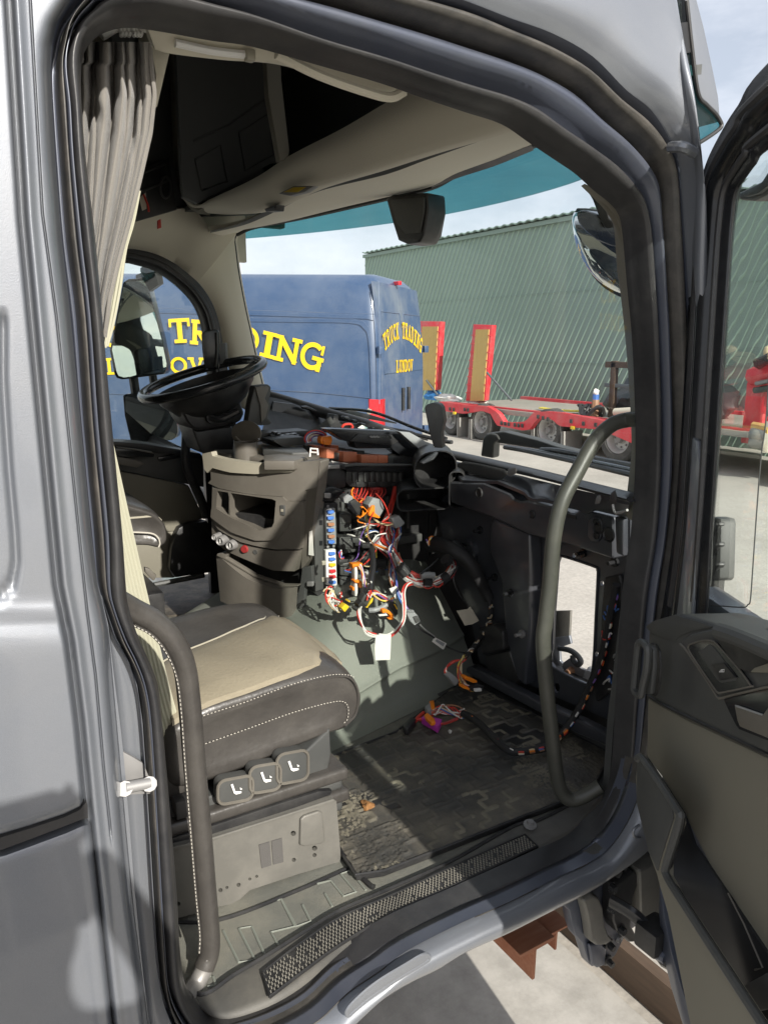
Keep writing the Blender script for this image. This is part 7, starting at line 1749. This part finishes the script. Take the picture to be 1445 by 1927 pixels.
# --- grey inline plug with the tagged black lead
H6=thing('inline_plug','grey inline plug on a thin black lead with a small white label','plug',at(*m4(260,1090),Y=1.92))
m6c=lambda name,lst,mn,Y=1.915,d=.02,bv=.003: obj(name,*prism([at(*m4(*q),Y=Y) for q in lst],(0,d,0)),M[mn],H6,bevel=bv)
m6c('plug_body',((185,1040),(250,1010),(300,1060),(330,1120),(270,1165),(225,1120)),'grey_pl')
m6c('plug_clip',((255,1080),(300,1065),(325,1120),(285,1145)),'dark_trim',Y=1.91)
for k in range(4): m6c('plug_pin',((188+k*20,1010+k*2),(200+k*20,1002+k*2),(206+k*20,1035),(195+k*20,1040)),'grey_pl',Y=1.912,d=.01,bv=.001)
obj('lead',*tubevf(m4p(((280,1160,1.915),(350,1220,1.91),(440,1270,1.905),(470,1290,1.905))),.0032,6),M['conduit'],H6)
obj('lead',*tubevf(m4p(((320,1150,1.915),(370,1200,1.91),(470,1275,1.905))),.0026,6),M['wire_grey'],H6)
obj('lead',*tubevf(m4p(((580,1365,1.90),(640,1400,1.89),(720,1430,1.87),(780,1440,1.86))),.003,6),M['conduit'],H6)
m6c('white_label',((450,1330),(480,1285),(592,1345),(560,1410)),'label_white',Y=1.90,d=.006,bv=.001)
m6c('label_print',((475,1320),(490,1300),(572,1345),(555,1375)),'grey_pl',Y=1.8995,d=.001,bv=0)
H7=thing('tagged_lead','thin black lead with a cream paper tag lying on the engine tunnel','wire lead',at(870,1140,Y=1.93))
obj('lead',*tubevf(m4p(((700,560,1.98),(665,640,1.97),(665,730,1.96),(720,850,1.95),(800,960,1.94))),.0032,6),M['conduit'],H7)
obj('lead',*tubevf(m4p(((900,1120,1.93),(930,1180,1.925),(950,1260,1.92),(930,1350,1.9),(860,1430,1.87))),.003,6),M['conduit'],H7)
P=[at(*m4(*q),Y=y) for q,y in (((692,1015),1.935),((800,1000),1.93),((830,972),1.93),((915,1115),1.925),((850,1150),1.925),((775,1163),1.93))]
obj('cream_tag',*prism(P,(0,.0016,0)),M['label_cream'],H7,smooth=False)
# --- plugs at the foot of the fuse panel
z2=crop(6.0208,560,1000)
ZD=.15
def z2p(lst,Y=2.15): return [at(*z2(*q[:2]),Y=(q[2] if len(q)>2 else Y)-ZD) for q in lst]
H8=thing('fuse_panel_plugs','cluster of orange, black and yellow plugs hanging at the foot of the fuse panel','plugs',at(*z2(720,700),Y=2.15))
def z2c(name,lst,mn,Y=2.15,d=.025,bv=.003): return obj(name,*prism([at(*z2(*q),Y=Y-ZD) for q in lst],(0,d,0)),M[mn],H8,bevel=bv)
z2c('plug_inlay',((648,400),(682,395),(684,545),(650,550)),'label_white',Y=2.17)
z2c('plug_inlay',((650,590),(682,588),(684,735),(652,740)),'label_white',Y=2.17)
z2c('plug_lock',((622,372),(735,360),(735,395),(712,440),(700,440),(700,396),(640,402),(632,430)),'orange_pl',Y=2.16)
z2c('plug_lock',((640,560),(705,550),(735,575),(735,640),(712,645),(710,590),(650,582)),'orange_pl',Y=2.16)
z2c('plug_lock',((625,640),(645,630),(648,670),(630,680)),'orange_pl',Y=2.16)
z2c('black_plug',((645,745),(720,760),(730,680),(760,640),(700,640),(690,730)),'black',Y=2.18)
z2c('grey_plug_side',((790,480),(820,470),(830,530),(795,540)),'label_white',Y=2.17); z2c('grey_plug_side',((740,640),(765,640),(762,700),(738,700)),'grey_pl',Y=2.16)
wires(H8,z2p(((700,400,2.16),(715,460,2.15),(740,530,2.14),(770,590,2.14),(800,640,2.13))),['red','yellow','white','violet','red','cream','orange'],r=.0023,spread=.008,seed=31)
wires(H8,z2p(((480,220,2.2),(485,270,2.19),(500,300,2.18))),['white','violet','red','blue'],r=.0022,spread=.007,seed=32)
wires(H8,z2p(((340,660,2.2),(355,700,2.19),(370,750,2.18),(400,800,2.17),(470,850,2.14))),['white','cream','red','white','white','cream','red','white'],r=.0026,spread=.016,seed=33)
wires(H8,z2p(((480,690,2.2),(490,730,2.18))),['red','white','red'],r=.0026,spread=.006,seed=34)
z2c('yellow_collar',((495,870),(545,822),(590,855),(535,920)),'fuse_yellow',Y=2.12)
z2c('collar_plug',((540,905),(585,860),(615,880),(610,920),(580,925)),'black',Y=2.12)
z2c('yellow_clip',((575,800),(595,782),(598,808)),'fuse_yellow',Y=2.13)
z2c('grey_plug',((720,790),(765,710),(860,760),(820,860),(740,830)),'relay_dark',Y=2.09,d=.03)
z2c('plug_teeth',((690,835),(720,795),(800,850),(790,900),(700,870)),'black',Y=2.085,d=.03)
z2c('yellow_edge',((838,770),(860,755),(850,800),(795,870),(765,860),(800,850)),'fuse_yellow',Y=2.083,d=.01)
z2c('round_boot',((670,890),(720,870),(765,910),(740,930),(690,925)),'dark_trim',Y=2.08,d=.04,bv=.01)
wires(H8,z2p(((830,690,2.12),(890,715,2.11),(960,750,2.1),(1030,765,2.09),(1080,780,2.09))),['cream','orange','white','yellow','violet','red'],r=.0025,spread=.008,seed=35)
obj('steel_sleeve',*tubevf(z2p(((810,895,2.08),(880,890,2.07),(960,860,2.07),(1010,830,2.07))),.008,8),M['grey_pl'],H8)
z2c('black_housing',((1010,820),(1080,790),(1130,830),(1140,940),(1110,960),(1070,900)),'black',Y=2.07,d=.03)
z2c('housing_stripe',((1095,830),(1105,825),(1135,880),(1128,890)),'fuse_yellow',Y=2.065,d=.005,bv=.001)
z2c('orange_hook',((958,890),(990,878),(1040,900),(1090,950),(1085,1005),(1030,1000),(1025,985),(1060,985),(1050,950),(1000,920),(965,930)),'orange_pl',Y=2.05,d=.025)
z2c('black_foot',((915,960),(960,930),(1030,950),(1040,1005),(940,1000)),'black',Y=2.06,d=.03); z2c('pin_row',((918,945),(1010,935),(1025,955),(925,965)),'label_white',Y=2.052,d=.006,bv=.001)
# --- floor harness
H9=thing('floor_harness','taped harness lying across the footwell ending in magenta and orange plugs','wiring harness',at(1000,1410,Z=.97))
fpath=[(870,1343),(885,1350),(905,1365),(925,1385),(945,1405),(965,1415),(1000,1413),(1030,1405)]
FP3=[at(*q,Z=.985) for q in fpath]+[at(1052,1385,X=1.50),at(1070,1365,X=1.53),at(1092,1330,X=1.56),at(1110,1290,X=1.58),at(1128,1250,X=1.59),at(1140,1200,X=1.59),at(1150,1150,X=1.585),at(1160,1100,X=1.58)]
obj('tape_sleeve',*tubevf(FP3,.011,10),M['tape'],H9)
Q=resample(catmull(FP3,6),64); rnd=random.Random(9); cl=['white','red','cream','orange','brown','red','blue','white','violet']
for i in range(2,62,2):
    a=Q[i];b=Q[i+1]
    for k in range(3):
        d=Vector((rnd.uniform(-.4,.1),-.9,rnd.uniform(-.1,.9))).normalized()*.0105
        obj('wire',*tubevf([a+d,a.lerp(b,.5)+d*1.1+Vector((0,0,.001)),b+d],.0028,5,smooth=False),M['wire_'+cl[(i+k)%9]],H9)
wires(H9,[at(*q,Z=.985) for q in ((870,1343),(850,1336),(830,1335),(812,1345))],['white','red','pink','white','brown','cream','red','blue','white','pink'],r=.0026,spread=.013,seed=41)
wires(H9,[at(*q,Z=.985) for q in ((860,1352),(830,1362),(805,1355),(785,1355),(775,1362))],['red','dkred'],r=.004,spread=.004,seed=42)
def flc(name,lst,mn,z=.972,h=.022,bv=.003): return obj(name,*prism([at(*m6(*q),Z=z) for q in lst],(0,0,h)),M[mn],H9,bevel=bv)
flc('magenta_plug',((556,325),(575,312),(670,335),(648,378)),'wire_magenta')
flc('orange_lock',((572,295),(590,282),(630,318),(635,335),(610,338),(580,310)),'orange_pl',z=.99,h=.012)
flc('orange_lock',((600,232),(625,226),(630,262),(608,275)),'orange_pl',z=.985,h=.02)
flc('clear_cap',((575,262),(605,240),(612,280),(590,285)),'grey_pl',z=.985,h=.02)
flc('black_plug',((455,365),(500,320),(530,335),(485,388),(465,385)),'black')
obj('plug_lead',*tubevf([at(*m6(*q),Z=.985) for q in ((520,315),(545,285),(570,265))],.006,8),M['wire_red'],H9)
# --- loose wires in the recess beside the bulkhead
H10=thing('recess_wires','nest of loose thin wires spilling from the recess at the bulkhead corner','wires',at(1150,1200,X=1.58))
c9=crop(4.188,1030,980)
rnd=random.Random(12)
for k,(x,y,cn_) in enumerate(((450,720,'blue'),(470,740,'blue'),(440,750,'blue'),(430,870,'red'),(440,890,'white'),(430,905,'red'),(520,1080,'grey'),(470,1250,'blue'),(440,1290,'white'),(480,1330,'white'),(520,1300,'violet'),(500,1200,'red'),(490,1180,'white'),(530,1100,'grey'))):
    P=[at(*c9(x,y),X=1.60)]
    for i in range(3): P.append(at(*c9(x+rnd.uniform(15,45)*(i+1)*.7,y+rnd.uniform(-50,60)),X=1.60-rnd.uniform(.0,.02)))
    obj('wire',*tubevf(P,.0026,5),M['wire_'+cn_],H10)
# white chalky scrap on the mat
tag(obj('paper_crumb',*lump(at(*m6(712,372),Z=MT+.004),.004,.006,.006,3,6),M['label_white']),'tiny white crumb on the floor mat below the magenta plug','crumb')

# --- black heater casing behind the wiring
HB=thing('heater_box','black heater casing standing on the engine tunnel behind the hanging wires','heater box',(1.4,2.4,1.3))
obj('casing',*boxvf((1.40,2.47,1.45),(.44,.34,.32)),M['black'],HB,bevel=.02,seg=3)
obj('casing_ledge',*boxvf((1.38,2.29,1.40),(.36,.05,.03)),M['dark_trim'],HB,bevel=.006)
obj('casing_step',*boxvf((1.30,2.28,1.345),(.2,.07,.06)),M['black'],HB,bevel=.01)
for i in range(4): obj('casing_rib',*boxvf((1.24+i*.09,2.293,1.50),(.012,.02,.13)),M['dark_trim'],HB,bevel=.003)
obj('actuator',*boxvf((1.31,2.27,1.47),(.07,.05,.05)),M['relay_dark'],HB,bevel=.006)
obj('actuator_cap',*lathe([(0,.012),(.018,.012),(.02,0)],Vector((1.31,2.245,1.47)),(0,-1,0),14),M['grey_pl'],HB)
for x,z in ((1.25,1.57),(1.36,1.43),(1.45,1.55)): obj('casing_screw',*lathe([(0,.006),(.006,.005),(.007,0)],Vector((x,2.297,z)),(0,-1,0),8),M['steel'],HB)
# --- loose thin wires tangled in front of the casing
H11=thing('tangled_wires','tangle of loose thin coloured wires between the fuse box and the hanging harness','wires',at(*k5(900,760),Y=2.16))
rnd=random.Random(77); cl2=['red','white','dkred','orange','cream','blue','brown','white','red','yellow','violet','grey']
for k in range(13):
    x0=rnd.uniform(745,830); y0=rnd.uniform(640,900); x1=rnd.uniform(900,1030); y1=rnd.uniform(560,960); yy=rnd.uniform(2.10,2.2)
    if k%3==0: x0=rnd.uniform(800,1000); y0=rnd.uniform(440,520); x1=x0+rnd.uniform(-60,90); y1=y0+rnd.uniform(120,300)
    P=[at(*k5(x0,y0),Y=yy+.03)]
    for i in range(1,4):
        t=i/4; P.append(at(*k5(x0+(x1-x0)*t+rnd.uniform(-28,28),y0+(y1-y0)*t+rnd.uniform(10,55)*math.sin(math.pi*t)),Y=yy+rnd.uniform(-.03,.01)))
    P.append(at(*k5(x1,y1),Y=yy))
    obj('wire',*tubevf(P,rnd.choice((.0018,.0022,.0026)),5,n=4),M['wire_'+cl2[k%12]],H11)
for (x,y,w_,h_,d_,mn) in ((806,640,110,90,.05,'black'),(735,560,60,95,.05,'relay_dark'),(835,755,55,80,.04,'black'),(900,800,75,60,.05,'relay_dark'),(905,700,60,70,.06,'black'),(830,850,60,90,.05,'black')):
    md_=obj('module',*prism([at(*k5(*q),Y=2.225) for q in ((x,y),(x+w_,y+4),(x+w_,y+h_),(x,y+h_))],(.01,d_,0)),M[mn],H11 if False else FB,bevel=.004,seg=3)
    obj('module_lid',*prism([at(*k5(*q),Y=2.223) for q in ((x+8,y+8),(x+w_-8,y+12),(x+w_-8,y+h_*.55),(x+8,y+h_*.55))],(0,-.003,0)),M['dark_trim'],md_,bevel=.002)
for (x,y,w_,h_,mn) in ((800,690,34,24,'relay_dark'),(850,720,40,22,'black'),(940,850,26,34,'relay_dark'),(860,860,22,40,'grey_pl'),(780,965,40,22,'black'),(990,905,26,20,'white_pl')):
    obj('small_plug',*prism([at(*k5(*q),Y=2.11) for q in ((x,y),(x+w_,y-4),(x+w_+3,y+h_-3),(x+3,y+h_))],(.004,.022,0)),M[mn],H11,bevel=.002)

# ================================================================== the photographer (outside the frame: casts the soft shadow on the cab side, shows in the mirrors)
def photographer():
    r=thing('person','person in dark clothes standing outside the cab holding up a phone','person',(0,-.5,.45))
    sk=[(0,-.5,1.36,.13),(0,-.5,1.52,.135),(0,-.5,1.68,.15),(0,-.5,1.84,.14),(0,-.49,1.95,.06),(0,-.455,2.02,.062),(0,-.44,2.11,.088),(0,-.445,2.18,.075)]
    E_=[(0,1),(1,2),(2,3),(3,4),(4,5),(5,6),(6,7)]
    def add(P,a):
        for q in P: sk.append(q); E_.append((a,len(sk)-1)); a=len(sk)-1
        return a
    for s in (-1,1):
        add([(s*.11,-.5,1.30,.10),(s*.12,-.48,.98,.075),(s*.125,-.50,.60,.05),(s*.125,-.49,.51,.045),(s*.13,-.36,.485,.035)],0)
        add([(s*.19,-.5,1.86,.075),(s*.27,-.40,1.66,.055),(s*.22,-.25,1.80,.045),(s*.10,-.125,2.02,.03)],3)
    me=bpy.data.meshes.new('body'); off=Vector((0,-.5,.45))
    me.from_pydata([tuple(Vector(q[:3])-off) for q in sk],E_,[]); o=bpy.data.objects.new('body',me); COL.objects.link(o); o.parent=r; OFF[o.name]=off
    md=o.modifiers.new('skin','SKIN'); md.use_smooth_shade=True
    for v,q in zip(me.skin_vertices[0].data,sk): v.radius=(q[3],q[3]*(.72 if q[2]>1.3 and q[2]<1.9 and abs(q[0])<.05 else 1)); v.use_root=False
    me.skin_vertices[0].data[0].use_root=True
    sb=o.modifiers.new('sub','SUBSURF'); sb.levels=2; sb.render_levels=2
    me.materials.append(mat('dark_jacket',(.03,.032,.04),.8,var=.2,vscale=9))
    skin=mat('skin',(.52,.32,.24),.5,var=.06)
    rows=[[Vector((rr*math.cos(a*math.pi/8),-.435+rr*1.12*math.sin(a*math.pi/8)+.01,z)) for a in range(16)] for rr,z in ((.035,2.0),(.062,2.015),(.075,2.05),(.083,2.1),(.085,2.15),(.078,2.2),(.05,2.235),(.01,2.245))]
    obj('head',*gridvf(rows,closeU=True),skin,r,sharp=0)
    obj('nose',*lump((0,-.335,2.09),.013,.018,.02,2,6),skin,r,sharp=0)
    for s in (-1,1):
        obj('ear',*lump((s*.086,-.43,2.09),.012,.02,.03,3,6),skin,r,sharp=0); obj('eye',*lump((s*.032,-.345,2.115),.010,.006,.008,1,6),M['white_pl'],r,sharp=0)
    obj('mouth',*tubevf([(-.022,-.346,2.048),(0,-.338,2.047),(.022,-.346,2.048)],.004,6),mat('lips',(.4,.16,.13),.5),r)
    obj('hair',*gridvf([[p+(p-Vector((0,-.43,2.12))).normalized()*.012+Vector((0,-.012,.012)) for p in rw] for rw in rows[4:]],closeU=True),mat('brown_hair',(.06,.04,.03),.7),r,sharp=0)
    for s in (-1,1):
        c=Vector((s*.085,-.105,2.05)); parts=[lump(c,.028,.022,.042,4,8)]
        for k,(dx,dz,l) in enumerate(((-.012,.03,.06),(-.014,.012,.066),(-.014,-.006,.062),(-.012,-.022,.05))):
            parts.append(tubevf([c+Vector((s*.02,.012,dz)),c+Vector((-s*.01,.034,dz+.004)),c+Vector((-s*l*.55,.040,dz+.004)),c+Vector((-s*l*.85,.034,dz))],lambda t:.0085-.002*t,6))
        parts.append(tubevf([c+Vector((s*.01,-.01,.03)),c+Vector((-s*.01,-.006,.045)),c+Vector((-s*.035,.0,.048))],lambda t:.0095-.002*t,6))
        obj('hand',*join(*parts),skin,r,sharp=0)
        obj('shoe',*lump((s*.13,-.43,.49),.05,.14,.05,2,8),M['black'],r,sharp=0)
    p=tag(obj('phone',*boxvf((0,-.075,2.06),(.15,.009,.072)),M['black_gloss'],bevel=.003),'black phone held up in both hands outside the cab door','phone')
    st=thing('step_platform','timber step platform on the ground outside the open door','platform',(0,-.5,0))
    for k in range(5): obj('plank',*boxvf((-.34+.17*k,-.5,.43),(.155,.7,.035)),M['timber2'],st,bevel=.004)
    for sx in (-1,1):
        for sy in (-1,1): obj('leg',*boxvf((sx*.36,-.5+sy*.28,.205),(.07,.07,.41)),M['timber2'],st,bevel=.004)
photographer()
